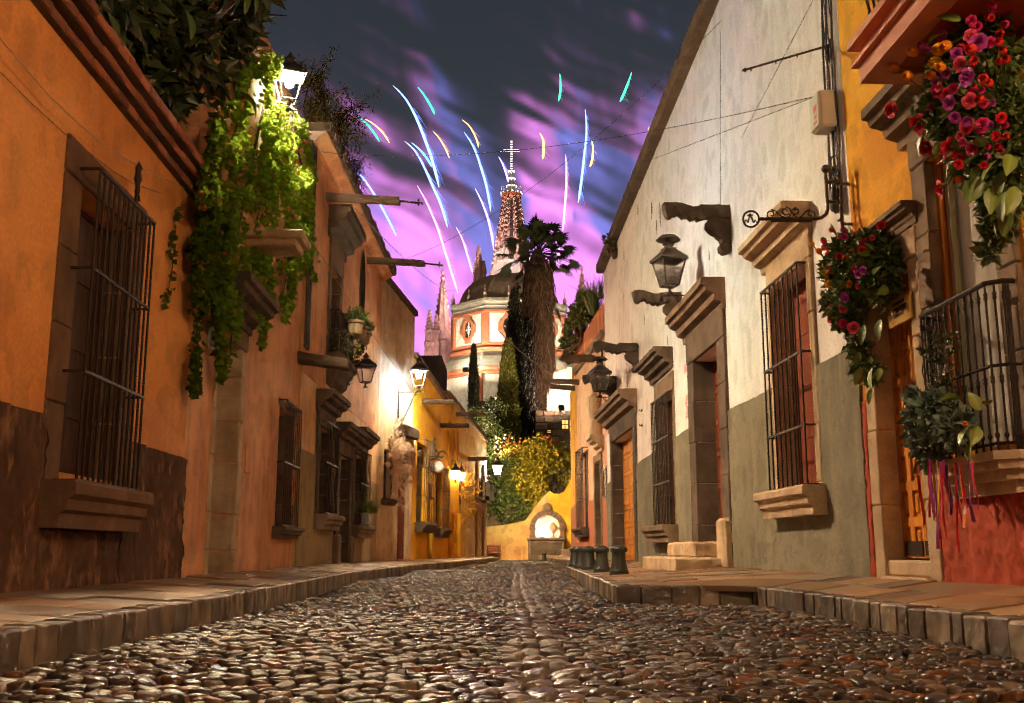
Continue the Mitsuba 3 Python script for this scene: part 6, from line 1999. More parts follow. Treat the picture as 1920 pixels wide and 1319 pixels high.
def arrangement(label, f, flowers, blobs, oc, leaves, seed, nfill, fill=((.05, .085, .025), (.12, .17, .045)), root=None):
    """An artificial garland fixed to the wall: stems, leaf mass, big leaves and every bloom a part of its own."""
    k = house('flower_garland', label, 'flowers')
    r = np.random.default_rng(seed)
    anchor = None
    cs = []
    Bm = []
    for px, py, rp, o in blobs:
        u, z = f.uz(px, py, o)
        P = f.w(u, o, z)
        s = np.linalg.norm(P - EYE) / FOC
        Bm.append((P, np.array([rp * s * .9, rp * s * .9, rp * s])))
    C, d = in_blobs(Bm, nfill, seed, .3)
    keep = np.array([((q[:2] - f.p0) @ f.n) > .02 for q in C])
    C, d = C[keep], d[keep]
    D = d + r.normal(size=d.shape) * .7 + f.dir(0, .4, -.3)
    V, F, c = leaf_cards(C, D, r.uniform(.06, .125, len(C)), .055, seed + 1, *fill, droop=.15)
    tag(put(k + '__leaf_mass', (V, F), 'm_leaf', False, c), kind='stuff')
    root = f.w(*(lambda uz: (uz[0], .03, uz[1]))(f.uz(*root, .03))) if root else Bm[0][0]
    stems = [tube([root, .5 * (root + b[0]) + f.dir(0, .1, .05), b[0]], [.016, .012, .006], 5) for b in Bm]
    for i, (px, py, rp, kind, col, o) in enumerate(flowers):
        u, z = f.uz(px, py, o)
        P = f.w(u, o, z)
        R = .92 * rp * np.linalg.norm(P - EYE) / FOC
        near = min(Bm, key=lambda b: np.linalg.norm(b[0] - P))
        out = P - near[0]
        out = out / (np.linalg.norm(out) + 1e-6)
        toward = (EYE - P) / np.linalg.norm(EYE - P)
        d = out * (.55 if kind == 'rose' else 1.1) + f.dir(0, .45, 0) + toward * (.75 if kind == 'rose' else .25) + r.normal(size=3) * .22
        V, F, c = (rose if kind == 'rose' else tulip)(R, seed * 50 + i, col)
        M = rot_to(d, r.uniform(0, 6))
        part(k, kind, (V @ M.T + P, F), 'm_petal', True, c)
        stems.append(tube([near[0], .6 * near[0] + .4 * P + f.dir(0, .03, .02), P - d / np.linalg.norm(d) * R * .6], [.007, .006, .005], 4))
    # leafy sprigs that break the outline
    sv = []
    for q in range(34):
        b = Bm[r.integers(len(Bm))]
        d = r.normal(size=3) + f.dir(0, .5, -.1)
        d /= np.linalg.norm(d)
        if d @ f.dir(0, 1, 0) < -.1:
            continue
        L = float(np.mean(b[1])) * r.uniform(1.15, 1.75)
        s = np.linspace(.3, 1, 7)
        pts = b[0] + d * (L * s)[:, None] - np.array([0, 0, 1]) * (.35 * L * s ** 2.5)[:, None]
        stems.append(tube(pts, np.linspace(.004, .002, 7), 4))
        t_ = np.gradient(pts, axis=0)
        side = np.cross(t_, [0, 0, 1.0]) + r.normal(0, .004, (7, 3))
        sc_ = r.uniform(.035, .06)
        for sg in (-1, 1):
            D_ = t_ / np.linalg.norm(t_, axis=1, keepdims=True) * .6 + sg * side / (np.linalg.norm(side, axis=1, keepdims=True) + 1e-9)
            sv.append(leaf_cards(pts, D_, sc_, sc_ * .55, seed * 9 + q, np.array(fill[0]) * .8, fill[1], droop=.1))
    V, F, c = catc(sv)
    tag(put(k + '__sprigs', (V, F), 'm_leaf', False, c), kind='stuff')
    part(k, 'stems', cat(stems), flat('m_stem', (.06, .085, .025), .6))
    for i, (px, py, o, du, do, dz, L, W, col) in enumerate(leaves):
        u, z = f.uz(px, py, o)
        V, F, c = big_leaf(f.w(u, o, z), f.dir(du, do, dz), L * .8, W * .8, col, seed * 70 + i)
        part(k, 'big_leaf', (V, F), 'm_leaf', True, c)
    return k


GL, GM, GD = (.16, .22, .04), (.09, .14, .03), (.045, .075, .022)
fl1 = [(1670, 206, 15, 'rose', RED, .75), (1722, 232, 21, 'rose', RED, .65), (1742, 215, 15, 'rose', RED, .6), (1733, 278, 17, 'rose', RED, .5), (1781, 279, 20, 'rose', RED, .6), (1762, 355, 17, 'rose', RED, .45),
       (1818, 189, 14, 'rose', PNK, .75), (1799, 121, 14, 'rose', PNK, .8), (1813, 235, 14, 'rose', PNK, .7), (1800, 254, 10, 'rose', PNK, .65), (1842, 235, 14, 'rose', MAG, .6), (1745, 200, 8, 'rose', PNK, .65),
       (1812, 145, 17, 'rose', PUR, .85), (1834, 80, 16, 'rose', PUR, .8), (1779, 193, 14, 'rose', PUR, .75), (1790, 221, 11, 'rose', PUR, .7), (1793, 102, 12, 'rose', PUR, .8), (1759, 172, 13, 'rose', MAG, .7), (1756, 155, 11, 'rose', PUR, .7), (1773, 136, 11, 'rose', PUR, .75), (1820, 68, 12, 'rose', PNK, .75), (1855, 80, 11, 'rose', MAG, .7), (1822, 279, 14, 'rose', MAG, .55), (1812, 306, 10, 'rose', PUR, .5), (1875, 284, 8, 'rose', MAG, .4), (1770, 185, 9, 'rose', MAG, .7), (1845, 262, 9, 'rose', MAG, .5),
       (1822, 93, 12, 'tulip', RTU, .85), (1881, 96, 9, 'tulip', RTU, .6), (1887, 113, 9, 'tulip', RTU, .55), (1844, 149, 11, 'tulip', RTU, .8), (1856, 156, 9, 'tulip', RTU, .7), (1839, 187, 10, 'tulip', RTU, .75), (1887, 256, 8, 'tulip', RTU, .5), (1777, 24, 12, 'tulip', RTU, .8), (1737, 2, 10, 'tulip', RTU, .7), (1874, 80, 9, 'tulip', RTU, .65), (1800, 337, 8, 'tulip', (.75, .14, .012), .5), (1884, 236, 9, 'tulip', MAG, .5),
       (1678, 127, 11, 'tulip', ORA, .9), (1704, 142, 11, 'tulip', ORA, .9), (1714, 98, 11, 'tulip', ORA, .9), (1747, 142, 10, 'tulip', ORA, .85), (1762, 92, 14, 'tulip', YEL, .85), (1775, 86, 12, 'tulip', ORA, .85), (1756, 118, 13, 'tulip', YEL, .85), (1766, 126, 10, 'tulip', ORA, .85),
       (1716, 59, 9, 'tulip', PUR, .85), (1731, 87, 10, 'tulip', PUR, .85), (1744, 92, 8, 'tulip', PUR, .85), (1861, 12, 9, 'tulip', MAG, .6), (1821, 39, 10, 'rose', MAG, .75), (1885, 46, 9, 'tulip', MAG, .55), (1832, 50, 9, 'rose', MAG, .7)]
r = np.random.default_rng(501)
for i in range(44):
    t = r.random()
    fl1.append((1755 + 125 * r.random() + 10 * (t > .6), 12 + 300 * t, r.uniform(6, 10.5), 'rose' if r.random() < .75 else 'tulip', (RED, PNK, PUR, MAG, RED, RTU)[r.integers(6)], r.uniform(.45, .8)))
lv1 = [(1775, 62, .8, .5, .3, .1, .22, .13, GL), (1800, 40, .8, .2, .3, .3, .24, .14, GM), (1730, 250, .6, .4, .3, -.9, .24, .13, GM), (1760, 265, .6, .1, .3, -.9, .18, .08, GL), (1835, 330, .55, .2, .4, -1, .30, .19, GM), (1865, 350, .5, -.3, .4, -1, .28, .16, GL), (1845, 275, .6, -.4, .5, .2, .2, .12, GM), (1880, 320, .45, -.2, .4, -.8, .26, .15, GM), (1895, 290, .45, -.4, .3, -.6, .26, .14, GL), (1870, 300, .5, .1, .6, -.5, .24, .13, GM), (1885, 360, .4, .0, .4, -1, .28, .15, GM), (1905, 350, .4, -.2, .4, -1, .28, .15, GL), (1840, 310, .55, .5, .4, -.6, .2, .11, GD), (1890, 395, .35, 0, .3, -1, .25, .14, GM), (1870, 400, .35, .2, .3, -1, .22, .11, GM), (1740, 180, .7, .9, .2, .2, .10, .06, GD), (1720, 185, .75, .8, .2, .4, .09, .06, GD), (1705, 180, .75, .7, .2, .3, .09, .055, GD), (1695, 192, .75, .4, .2, -.5, .09, .055, GD), (1712, 200, .75, .2, .2, -.8, .09, .055, GD)]
arrangement('large garland of roses and tulips hung over the french window at upper right', FR1, fl1,
            [(1810, 130, 55, .45), (1840, 200, 55, .4), (1800, 220, 50, .4), (1860, 120, 45, .35), (1840, 280, 50, .35), (1870, 330, 45, .3), (1890, 200, 40, .3), (1880, 380, 35, .28), (1850, 60, 40, .4), (1770, 200, 35, .5), (1890, 270, 40, .3), (1870, 430, 22, .25), (1855, 470, 16, .25)], .5, lv1, 3, 5200, root=(1850, 190))
fl2 = [(1560, 470, 15, 'rose', RED, .4), (1560, 432, 6, 'tulip', RTU, .4), (1582, 432, 7, 'tulip', PUR, .4), (1545, 452, 7, 'tulip', MAG, .45), (1523, 459, 6, 'tulip', YEL, .5), (1536, 472, 7, 'tulip', ORA, .45), (1547, 498, 8, 'rose', ORA, .4), (1550, 514, 9, 'rose', YEL, .4), (1554, 533, 8, 'rose', YEL, .38), (1559, 507, 6, 'rose', MAG, .4), (1618, 507, 9, 'rose', PUR, .42), (1607, 443, 8, 'rose', MAG, .35), (1652, 423, 9, 'rose', RED, .25), (1620, 457, 10, 'rose', MAG, .35), (1580, 577, 10, 'rose', PNK, .4), (1585, 560, 8, 'rose', PUR, .42), (1600, 615, 12, 'rose', PNK, .4), (1580, 607, 9, 'rose', MAG, .35), (1575, 447, 6, 'rose', PNK, .4), (1636, 446, 6, 'rose', PNK, .3), (1549, 463, 7, 'tulip', RTU, .45)]
for i in range(20):
    t = r.random()
    fl2.append((1545 + 95 * r.random() * (1 - .5 * t), 432 + 190 * t, r.uniform(5, 8.5), 'rose', (RED, PNK, PUR, MAG, ORA)[r.integers(5)], r.uniform(.3, .45)))
lv2 = [(1630, 480, .4, -.3, .5, .1, .22, .12, GL), (1650, 500, .35, -.4, .5, -.3, .22, .12, GM), (1665, 540, .3, -.5, .5, -.3, .24, .13, GL), (1640, 470, .35, -.2, .5, .4, .2, .10, GL), (1660, 455, .3, -.6, .4, .2, .2, .1, GM), (1680, 500, .25, -.5, .4, -.8, .2, .1, GM), (1620, 610, .35, -.2, .4, -1, .26, .12, GM), (1650, 600, .3, -.3, .4, -1, .26, .13, GM), (1635, 690, .3, -.2, .4, -1, .30, .16, GL), (1615, 690, .3, .3, .4, -1, .24, .12, GL), (1650, 690, .25, -.5, .4, -.7, .2, .10, GL), (1633, 730, .25, .1, .3, -1, .2, .08, GL), (1612, 660, .3, .2, .4, -1, .2, .1, GM), (1560, 560, .4, .6, .3, -.4, .13, .07, GD), (1575, 500, .42, .4, .5, -.2, .14, .08, GM), (1590, 530, .42, .1, .6, -.5, .16, .09, GM), (1600, 480, .4, .3, .5, .3, .14, .08, GD), (1558, 455, .45, .6, .3, .6, .2, .025, GM), (1570, 445, .42, .1, .3, 1, .2, .025, GM), (1600, 445, .4, -.2, .3, 1, .2, .025, GM)]
arrangement('garland of roses and trailing leaves hung on the corner left of the amber door', FR1, fl2,
            [(1600, 480, 38, .25), (1640, 470, 38, .2), (1650, 530, 34, .18), (1605, 540, 38, .25), (1590, 590, 28, .22), (1570, 510, 28, .26), (1665, 490, 30, .15), (1610, 650, 18, .18), (1618, 690, 16, .18), (1635, 700, 18, .16), (1560, 570, 16, .22)], .3, lv2, 4, 3600, root=(1640, 500))
GB = (.10, .14, .12)
lv3 = [(1838, 770, .42, -.1, .5, 1, .2, .13, GL), (1800, 745, .42, .6, .5, .1, .2, .12, GL), (1790, 790, .45, .5, .5, -.5, .24, .14, GL), (1765, 800, .45, .4, .5, -.8, .22, .14, GM), (1815, 800, .42, -.1, .6, -.6, .22, .14, GL), (1835, 800, .40, -.4, .5, -.8, .22, .13, GL), (1820, 830, .40, -.2, .5, -1, .2, .13, GL), (1720, 840, .42, .8, .3, -.3, .18, .1, GM), (1730, 860, .42, .3, .4, -1, .2, .11, GM), (1745, 865, .42, 0, .4, -1, .18, .1, GM), (1780, 750, .44, .4, .5, .5, .18, .1, GM), (1850, 760, .45, -.7, .3, .3, .16, .1, GL), (1710, 770, .42, .7, .3, .4, .12, .07, GD), (1700, 790, .42, .8, .3, 0, .12, .07, GD)]
k3 = arrangement('bouquet of broad leaves with hanging coloured ribbons on the balcony rail', FR1, [(1810, 795, 6, 'tulip', ORA, .7)],
                 [(1735, 790, 32, .38), (1760, 770, 30, .4), (1745, 830, 28, .42), (1790, 800, 28, .42), (1720, 750, 14, .36)], .6, lv3, 6, 2000, fill=((.07, .11, .085), (.13, .17, .12)), root=(1770, 800))
vcol('m_ribbon', .3, .6, sheen=.5)
rcol = [(.5, .012, .03), (.22, .02, .16), (.62, .30, .02), (.55, .02, .05), (.30, .01, .02), (.42, .03, .3), (.70, .20, .02), (.10, .02, .10)]
r = np.random.default_rng(66)
for i in range(22):
    px = 1735 + i * 4.0 + r.uniform(-2, 2)
    u, z = FR1.uz(px, 866 + r.uniform(-6, 6), .42 + .1 * r.random())
    o = .40 + .16 * r.random()
    L = r.uniform(.36, .72)
    t = np.linspace(0, 1, 12)
    tw = r.uniform(-2, 2) * t + r.uniform(0, 3)
    w = r.uniform(.009, .017)
    c = np.stack([u + .03 * np.sin(t * 3 + i) * t, o + .03 * np.cos(t * 4 + i) * t, z - L * t], 1)
    e = np.stack([np.cos(tw), np.sin(tw), 0 * t], 1) * w
    V = np.vstack([c - e, c + e])
    F = np.array([q for j in range(11) for q in ([j, j + 12, j + 13], [j, j + 13, j + 1])])
    col = np.array(rcol[i % 8])
    part(k3, 'ribbon', FR1.W((V, F)), 'm_ribbon', True, np.broadcast_to(col, (24, 3)))
# a leafy sprig woven through the balcony bars
k = house('balcony_ivy', 'thin dark ivy twined in the balcony bars beside the amber door', 'ivy')
r = np.random.default_rng(67)
C = []
for i in range(150):
    u, z = FR1.uz(r.uniform(1728, 1790), r.uniform(620, 760), .34)
    C.append(FR1.w(u, .34 + r.normal(0, .03), z))
C = np.array(C)
V, F, c = leaf_cards(C, r.normal(size=C.shape), .055, .045, 68, (.025, .035, .014), (.05, .06, .02))
tag(put(k + '__leaves', (V, F), 'm_leaf', False, c), kind='stuff')
for i in range(4):
    q = [FR1.w(*(lambda uz: (uz[0], .34, uz[1]))(FR1.uz(1735 + 13 * i + 6 * math.sin(s * 9 + i), 620 + 140 * s, .34))) for s in np.linspace(0, 1, 10)]
    part(k, 'stem', tube(q, .005, 4), 'm_wood_dark')

# ------------------------------------------------------------------ plants and dried bunches of the left houses
def pot(name, label, P, R, H, seed, plant=(.05, .08, .02), bloom=None, nleaf=160, mat='m_stone_pale', group=None, spread=1.0):
    k = house(name, label, 'flower pot', group)
    P = np.asarray(P, float)
    put(k + '__pot', lathe([(.001, 0), (R * .72, 0), (R * .95, H * .86), (R * 1.04, H * .86), (R * 1.04, H), (R * .9, H), (R * .86, H * .9), (.001, H * .9)], 18, P), mat, 35)
    C, d = in_blobs([(P + [0, 0, H + R * .6], np.array([R * 1.15, R * 1.15, R * .9]) * spread)], nleaf, seed, .2)
    V, F, c = leaf_cards(C, d + [0, 0, .3], R * .5, R * .36, seed, np.array(plant) * .8, np.array(plant) * 1.4)
    tag(part(k, 'plant', (V, F), 'm_leaf', False, c), kind='stuff')
    if bloom is not None:
        r = np.random.default_rng(seed)
        for i in range(6):
            V, F, c = rose(R * .22, seed + i, bloom)
            part(k, 'bloom', (V @ rot_to(d[i] + [0, 0, .5]).T + C[i] + d[i] * .06, F), 'm_petal', True, c)
    return k


bu0, bu1, bz, bo = BAL
for i, (px, py, s, lb) in enumerate(((657, 618, 1.0, 'nearest of the three pots hung outside the balcony rail'), (668, 630, .95, 'middle pot of the three hung outside the balcony rail'), (678, 640, .9, 'farthest pot of the three hung outside the balcony rail'))):
    u, z = FC.uz(px, py, bo + .18)
    u = [bu1 - 1.25, bu1 - .6, bu1 + .05][i]
    kk = pot('hanging_pot', lb, FC.w(u, bo + .16, bz + .62), .21, .32, 200 + i, bloom=(.4, .05, .1) if i != 1 else None, group='pots hung on the balcony rail')
    part(kk, 'ring', FC.W(cat([tube([(u + .215 * math.cos(a), bo + .16 + .215 * math.sin(a), bz + .86) for a in np.linspace(0, 6.28, 16)], .012, 4), tube([(u - .1, bo - .08, bz + .98), (u - .1, bo, bz + .86)], .01, 4), tube([(u, bo - .07, bz + .98), (u, bo + .02, bz + .64), (u, bo + .16, bz + .61)], .01, 4)])), 'm_iron')
kk = pot('balcony_planter', 'planter of pale blossoms standing on the near end of the balcony', FC.w(bu0 + .45, bo - .18, bz), .16, .2, 210, (.045, .05, .03), (.6, .35, .3), 420, 'm_stone_dark', spread=2.3)
kk = pot('balcony_planter', 'leafy yellow-green plant with a red bloom on the far end of the balcony', FC.w(bu0 + 1.3, bo - .16, bz), .15, .2, 211, (.10, .14, .02), (.6, .02, .02), 300, 'm_stone_dark', spread=2.2)
# black lantern by the balcony
Pn = at(685, 727, 27.2)
k = house('hanging_lantern', 'black unlit lantern hanging from a leafy bracket beside the balcony', 'lantern')
uq = (Pn[:2] - FC.p0) @ FC.t
oq = (Pn[:2] - FC.p0) @ FC.n
fr, hood, panes, _ = lantern_mesh(.86)
put(k + '__frame', place(fr, Pn, .5), 'm_iron')
part(k, 'hood', place(hood, Pn, .5), 'm_iron')
for p in panes:
    part(k, 'pane', place(p, Pn, .5), 'm_lamp_glass')
part(k, 'bracket', FC.W(cat([tube([(uq, 0, Pn[2] + 1.0), (uq, oq * .6, Pn[2] + 1.25), (uq, oq, Pn[2] + 1.1), (uq, oq, Pn[2] + 1.02)], .016, 5), tube([(uq, 0, Pn[2] + .2), (uq, oq * .4, Pn[2] + .9), (uq, oq * .7, Pn[2] + 1.2)], .014, 5)])), 'm_iron')
r = np.random.default_rng(5)
C = np.array([FC.w(uq + r.normal(0, .07), a * oq * .85, Pn[2] + .25 + a * .9 + r.normal(0, .12)) for a in r.random(120)])
V, F, c = leaf_cards(C, r.normal(size=C.shape), .13, .09, 9, (.02, .017, .016), (.028, .022, .02))
tag(part(k, 'iron_leaves', (V, F), 'm_tinted', False, c), kind='stuff')
# spider plant on the far sill
u, z = .5 * (c2[0] + c2[1]), c2[2]
k = house('sill_plant', 'spiky green plant in a grey pot on the far window sill', 'plant')
Pp = FC.w(u - .4, .34, z)
put(k + '__pot', FC.W(box(u - .6, u - .2, .2, .42, z, z + .35, .02)), flat('m_pot_grey', (.22, .25, .27), .6))
r = np.random.default_rng(12)
Vs, Fs, Cs = [], [], []
for i in range(260):
    a, tl = r.uniform(0, 6.28), r.uniform(.2, 1.5)
    d = np.array([math.cos(a) * tl, math.sin(a) * tl, 1.0]) / math.hypot(tl, 1)
    l = r.uniform(.3, .75)
    p0 = Pp + [0, 0, .33] + r.normal(size=3) * [.12, .12, .02]
    p1, p2 = p0 + d * l * .6, p0 + d * l - [0, 0, .25 * tl * l]
    s = np.cross(d, [0, 0, 1.0]) * .02
    n0 = len(Vs)
    Vs += [p0 - s, p0 + s, p1 + s, p1 - s, p2]
    Fs += [[n0, n0 + 1, n0 + 2], [n0, n0 + 2, n0 + 3], [n0 + 3, n0 + 2, n0 + 4]]
    Cs += [np.array((.14, .17, .03)) * r.uniform(.6, 1.3)] * 5
tag(part(k, 'leaf_blades', (np.array(Vs), np.array(Fs)), 'm_leaf', False, np.array(Cs)), kind='stuff')


def dried(name, label, f, px0, px1, py0, py1, n, L, c0, c1, seed, o=.35, plume=True):
    k = house(name, label, 'dried flowers')
    r = np.random.default_rng(seed)
    core = [f.w(*(lambda uz: (uz[0], .06, uz[1]))(f.uz(.5 * (px0 + px1), py0 + (py1 - py0) * s, .06))) for s in (.1, .5, .95)]
    put(k + '__stems', tube(core, [.05, .06, .02], 6), 'm_wood_dark')
    for i in range(n):
        s = r.random()
        px_, py_ = .5 * (px0 + px1) + r.normal(0, .12) * (px1 - px0), py0 + (py1 - py0) * (.08 + .8 * s)
        u, z = f.uz(px_, py_, .1)
        b = f.w(u, .12, z)
        d = f.dir(r.normal(0, .7), .8 * r.random() + .2, r.normal(.25, .6) + (.8 * (1 - s) - .6 * s))
        d /= np.linalg.norm(d)
        l = L * r.uniform(.6, 1.2)
        m = 46 if plume else 10
        t = r.random(m)
        C = b + d * (l * (.25 + .75 * t))[:, None] - np.array([0, 0, 1]) * (.25 * l * t ** 2)[:, None]
        D = d + r.normal(size=(m, 3)) * .45 - [0, 0, .25]
        V, F, c = leaf_cards(C, D, .24 if plume else .26, .015 if plume else .045, seed + i, c0, c1, droop=.2)
        part(k, 'plume' if plume else 'husk', (V, F), 'm_leaf_thin', False, c)
    return k


dried('pampas_bunch', 'tall bunch of pinkish dried pampas plumes beside the reddish door', FD, 715, 752, 806, 935, 48, .66, (.92, .82, .70), (.82, .66, .52), 401)
dried('corn_bunch', 'hanging bunch of dried corn and straw on the bright yellow house', FF, 845, 880, 893, 975, 46, .8, (.45, .28, .06), (.25, .14, .03), 402, plume=False)
# the globe lamp and other wall lamps of the yellow houses (unlit fittings)
k = house('globe_lamp', 'black scrolled wall lamp with a white globe on the yellow house', 'wall lamp')
Pg = at(821, 876, 40.5)
uq, oq = (Pg[:2] - FE.p0) @ FE.t, (Pg[:2] - FE.p0) @ FE.n
put(k + '__globe', sphere(Pg, .23, 3), 'm_white_cloth', True)
scr = [tube(np.column_stack([sp_[:, 0] * 0 + uq, sp_]), .03, 5) for sp_ in (spiral((oq * .5, Pg[2] + .55), .32, .06, 3.1, 9, 24), spiral((oq + .15, Pg[2] + .45), .2, .04, .2, 6, 18), spiral((.2, Pg[2] + .1), .22, .04, 1.5, 8, 20))]
part(k, 'bracket', FE.W(cat(scr + [tube([(uq, 0, Pg[2] + .4), (uq, oq, Pg[2] + .42), (uq, oq, Pg[2] + .22)], .03, 6), tube([(uq, .2, Pg[2] + .5), (uq, oq * .5, Pg[2] + .85), (uq, .25, Pg[2] + 1.15)], .05, 6)])), 'm_iron')
for px, py, Y, lb in ((854, 905, 46.4, 'small glowing wall lantern above the dried corn'), (865, 908, 48.2, 'second small glowing wall lantern beyond the dried corn')):
    Pg = at(px, py, Y)
    uq, oq = (Pg[:2] - FF.p0) @ FF.t, (Pg[:2] - FF.p0) @ FF.n
    k = house('wall_lantern', lb, 'lantern', 'small lanterns on the bright yellow house')
    fr, hood, panes, _ = lantern_mesh(.8)
    put(k + '__frame', place(fr, Pg, .2), 'm_iron_rust')
    part(k, 'hood', place(hood, Pg, .2), 'm_iron_rust')
    part(k, 'glass', place(cat([(v, f[:, ::-1] if np.dot(np.cross(v[1] - v[0], v[2] - v[0]), v.mean(0) * [1, 1, 0]) < 0 else f) for v, f in panes]), Pg, .2), 'm_black', False, None,
         emitter={'type': 'area', 'radiance': rgb(95, 62, 22), 'sampling_weight': .4})
    part(k, 'bracket', FF.W(tube([(uq, 0, Pg[2] + .9), (uq, oq * .6, Pg[2] + 1.1), (uq, oq, Pg[2] + 1.0), (uq, oq, Pg[2] + .8)], .02, 5)), 'm_iron')
for px, py, Y, lb in ((909, 930, 55.5, 'white cylinder sign hanging at the end of the ochre house, nearer one'), (917, 935, 56.8, 'white cylinder sign hanging at the end of the ochre house, farther one')):
    Pg = at(px, py, Y)
    k = house('hanging_drum', lb, 'sign', 'white drum signs on the ochre house')
    put(k + '__drum', lathe([(.001, 0), (.26, 0), (.26, .72), (.001, .72)], 16, Pg), 'm_grey_box', 30)
    part(k, 'rod', cat([tube([Pg + [0, 0, .72], Pg + [0, 0, 1.0]], .02, 5), tube([Pg + [0, 0, 1.0], Pg + [-.8, -.1, 1.05]], .025, 5)]), 'm_iron')

# ------------------------------------------------------------------ iron work, signs, boxes and cables on the right
k = house('scroll_sign', 'wrought iron bracket with scrolls and a round emblem of peaks', 'sign')
oS = .06
hub = FR2.uz(1408, 410, 1.05)
# the arm stands out square from the wall
uS = FR2.u(1558, 420, 0.0) if False else FR2.uz(1590, 420, .05)[0]
zS = FR2.uz(1590, 412, .05)[1]
oE = 1.28
def onarm(px, py):
    """Offset and height on the vertical plane square to the wall at uS."""
    d = sight(px, py)
    q = FR2.p0 + FR2.t * uS
    s = ((q - EYE[:2]) @ FR2.t) / (d[:2] @ FR2.t)
    P = EYE + d * s
    return float((P[:2] - FR2.p0) @ FR2.n), float(P[2])


def armtube(pxs, r, n=6):
    return FR2.W(tube([(uS, *onarm(*q)) for q in pxs], r, n))


def armspiral(c, r0, r1, a0, a1, n=16):
    return [(c[0] + (r0 + (r1 - r0) * t) * math.cos(a0 + (a1 - a0) * t), c[1] - (r0 + (r1 - r0) * t) * math.sin(a0 + (a1 - a0) * t)) for t in np.linspace(0, 1, n)]


put(k + '__arm', cat([armtube([(1424, 411), (1470, 411), (1528, 411), (1540, 409), (1549, 402), (1552, 392), (1550, 360), (1548, 326)], .021, 8), armtube([(1446, 414), (1522, 414)], .02, 6)]), 'm_iron', 40)
part(k, 'ball', FR2.W(sphere((uS, *onarm(1548, 317)), .05, 2)), 'm_iron', True)
part(k, 'wall_mount', cat([armtube([(1568, 332), (1574, 328), (1576, 345), (1577, 380), (1579, 420), (1580, 428)], .02), armtube([(1551, 342), (1577, 342)], .02), armtube([(1553, 379), (1578, 379)], .02), armtube([(1578, 411), (1571, 415)], .016), armtube([(1577, 345), (1600, 346)], .016), armtube([(1578, 420), (1605, 421)], .016)]), 'm_iron')
ci = (1408, 411)
ring = [(ci[0] + 15 * math.cos(a), ci[1] + 15 * math.sin(a)) for a in np.linspace(0, 2 * np.pi, 33)]
part(k, 'emblem_ring', armtube(ring, .011), 'm_iron', True)
part(k, 'emblem_peaks', cat([armtube([(1395, 419), (1399, 412.5), (1402, 418)], .009, 4), armtube([(1402, 418), (1406.5, 402)], .009, 4), armtube([(1406.5, 402), (1413, 418)], .009, 4), armtube([(1413, 418), (1416, 413), (1420, 419)], .009, 4), armtube([(1401, 404), (1412.5, 403.5)], .008, 4), armtube([(1406.5, 405), (1406.5, 399.5)], .008, 4)]), 'm_iron')
for c_, r0, r1, a0, a1 in (((1446, 402), 8.5, 2.5, 4.4, -2.2), ((1473, 396), 8, 2.2, 5.6, -.4), ((1492, 396), 7.5, 2.2, 3.6, 9.4), ((1520, 402), 9, 2.5, 4.9, 11.5)):
    part(k, 'scroll', armtube(armspiral(c_, r0, r1, a0, a1), .008, 5), 'm_iron', True)
for pts in (((1446, 393), (1455, 397), (1463, 405), (1474, 409)), ((1473, 388), (1481, 392), (1484, 400), (1478, 408)), ((1492, 388.5), (1485, 395), (1488, 404), (1497, 409)), ((1518, 393), (1510, 398), (1503, 406), (1497, 409))):
    part(k, 'scroll_link', armtube(pts, .008, 5), 'm_iron', True)
# rod with a spear tip, higher up
k = house('spear_rod', 'thin iron rod with a spear tip high on the white wall', 'bracket')
uS_keep = uS
uS = FR2.uz(1556, 95, .03)[0]
put(k + '__rod', cat([armtube([(1398, 131), (1546, 88), (1553, 88)], .013), armtube([(1546, 88), (1553, 112)], .011), armtube([(1455, 114), (1455, 120)], .01), armtube([(1494, 102), (1495, 108)], .01), armtube([(1407, 128), (1409, 134)], .01)]), 'm_iron')
o_, z_ = onarm(1394, 132)
part(k, 'spear_tip', armtube([(1399, 130.7), (1397, 131.3), (1390, 133.3)], [.02, .03, .002], 5), 'm_iron')
part(k, 'wall_plate', cat([armtube([(1557, 74), (1556, 95), (1555, 118)], [.02, .03, .008], 6), armtube([(1557, 82), (1546, 88), (1556, 98)], .012), armtube([(1559, 90), (1562, 84), (1557, 76)], .014)]), 'm_iron')
uS = uS_keep
# electricity box and cable bundle at the corner of the two houses
k = house('meter_box', 'pale utility box at the top of the cable bundle between the white and orange houses', 'box')
u, z = FR2.uz(1586, 200, 0)
u = .28
z0_, z1_ = FR2.z(1575, 238), FR2.z(1575, 165)
put(k + '__case', FR2.W(box(u - .16, u + .16, .02, .24, z0_, z1_, .02)), 'm_grey_box')
part(k, 'lid', FR2.W(box(u - .15, u + .15, .24, .262, z0_ + .02, z1_ - .02, .008)), 'm_grey_box')
part(k, 'warning_label', FR2.W(cat([box(u - .1, u + .02, .262, .264, z1_ - .24, z1_ - .16), box(u - .09, u + .0, .262, .264, z1_ - .33, z1_ - .28), box(u - .09, u + .03, .262, .264, z1_ - .40, z1_ - .36)])), flat('m_label_red', (.5, .12, .1), .5))
k = house('cable_bundle', 'loose bundle of black cables running down the corner beside the orange wall', 'cables')
r = np.random.default_rng(41)
for i in range(7):
    u_ = .10 + .05 * i
    z = np.linspace(FR2.z(1578, 440) + r.uniform(0, .5), 9.2, 26)
    w_ = np.cumsum(r.normal(0, .012, 26))
    part(k, 'cable', FR2.W(tube(np.column_stack([u_ + w_ - w_.mean(), .03 + .03 * np.abs(np.sin(z * 1.7 + i)), z]), .008 if i % 3 else .014, 5)), 'm_cable', True)
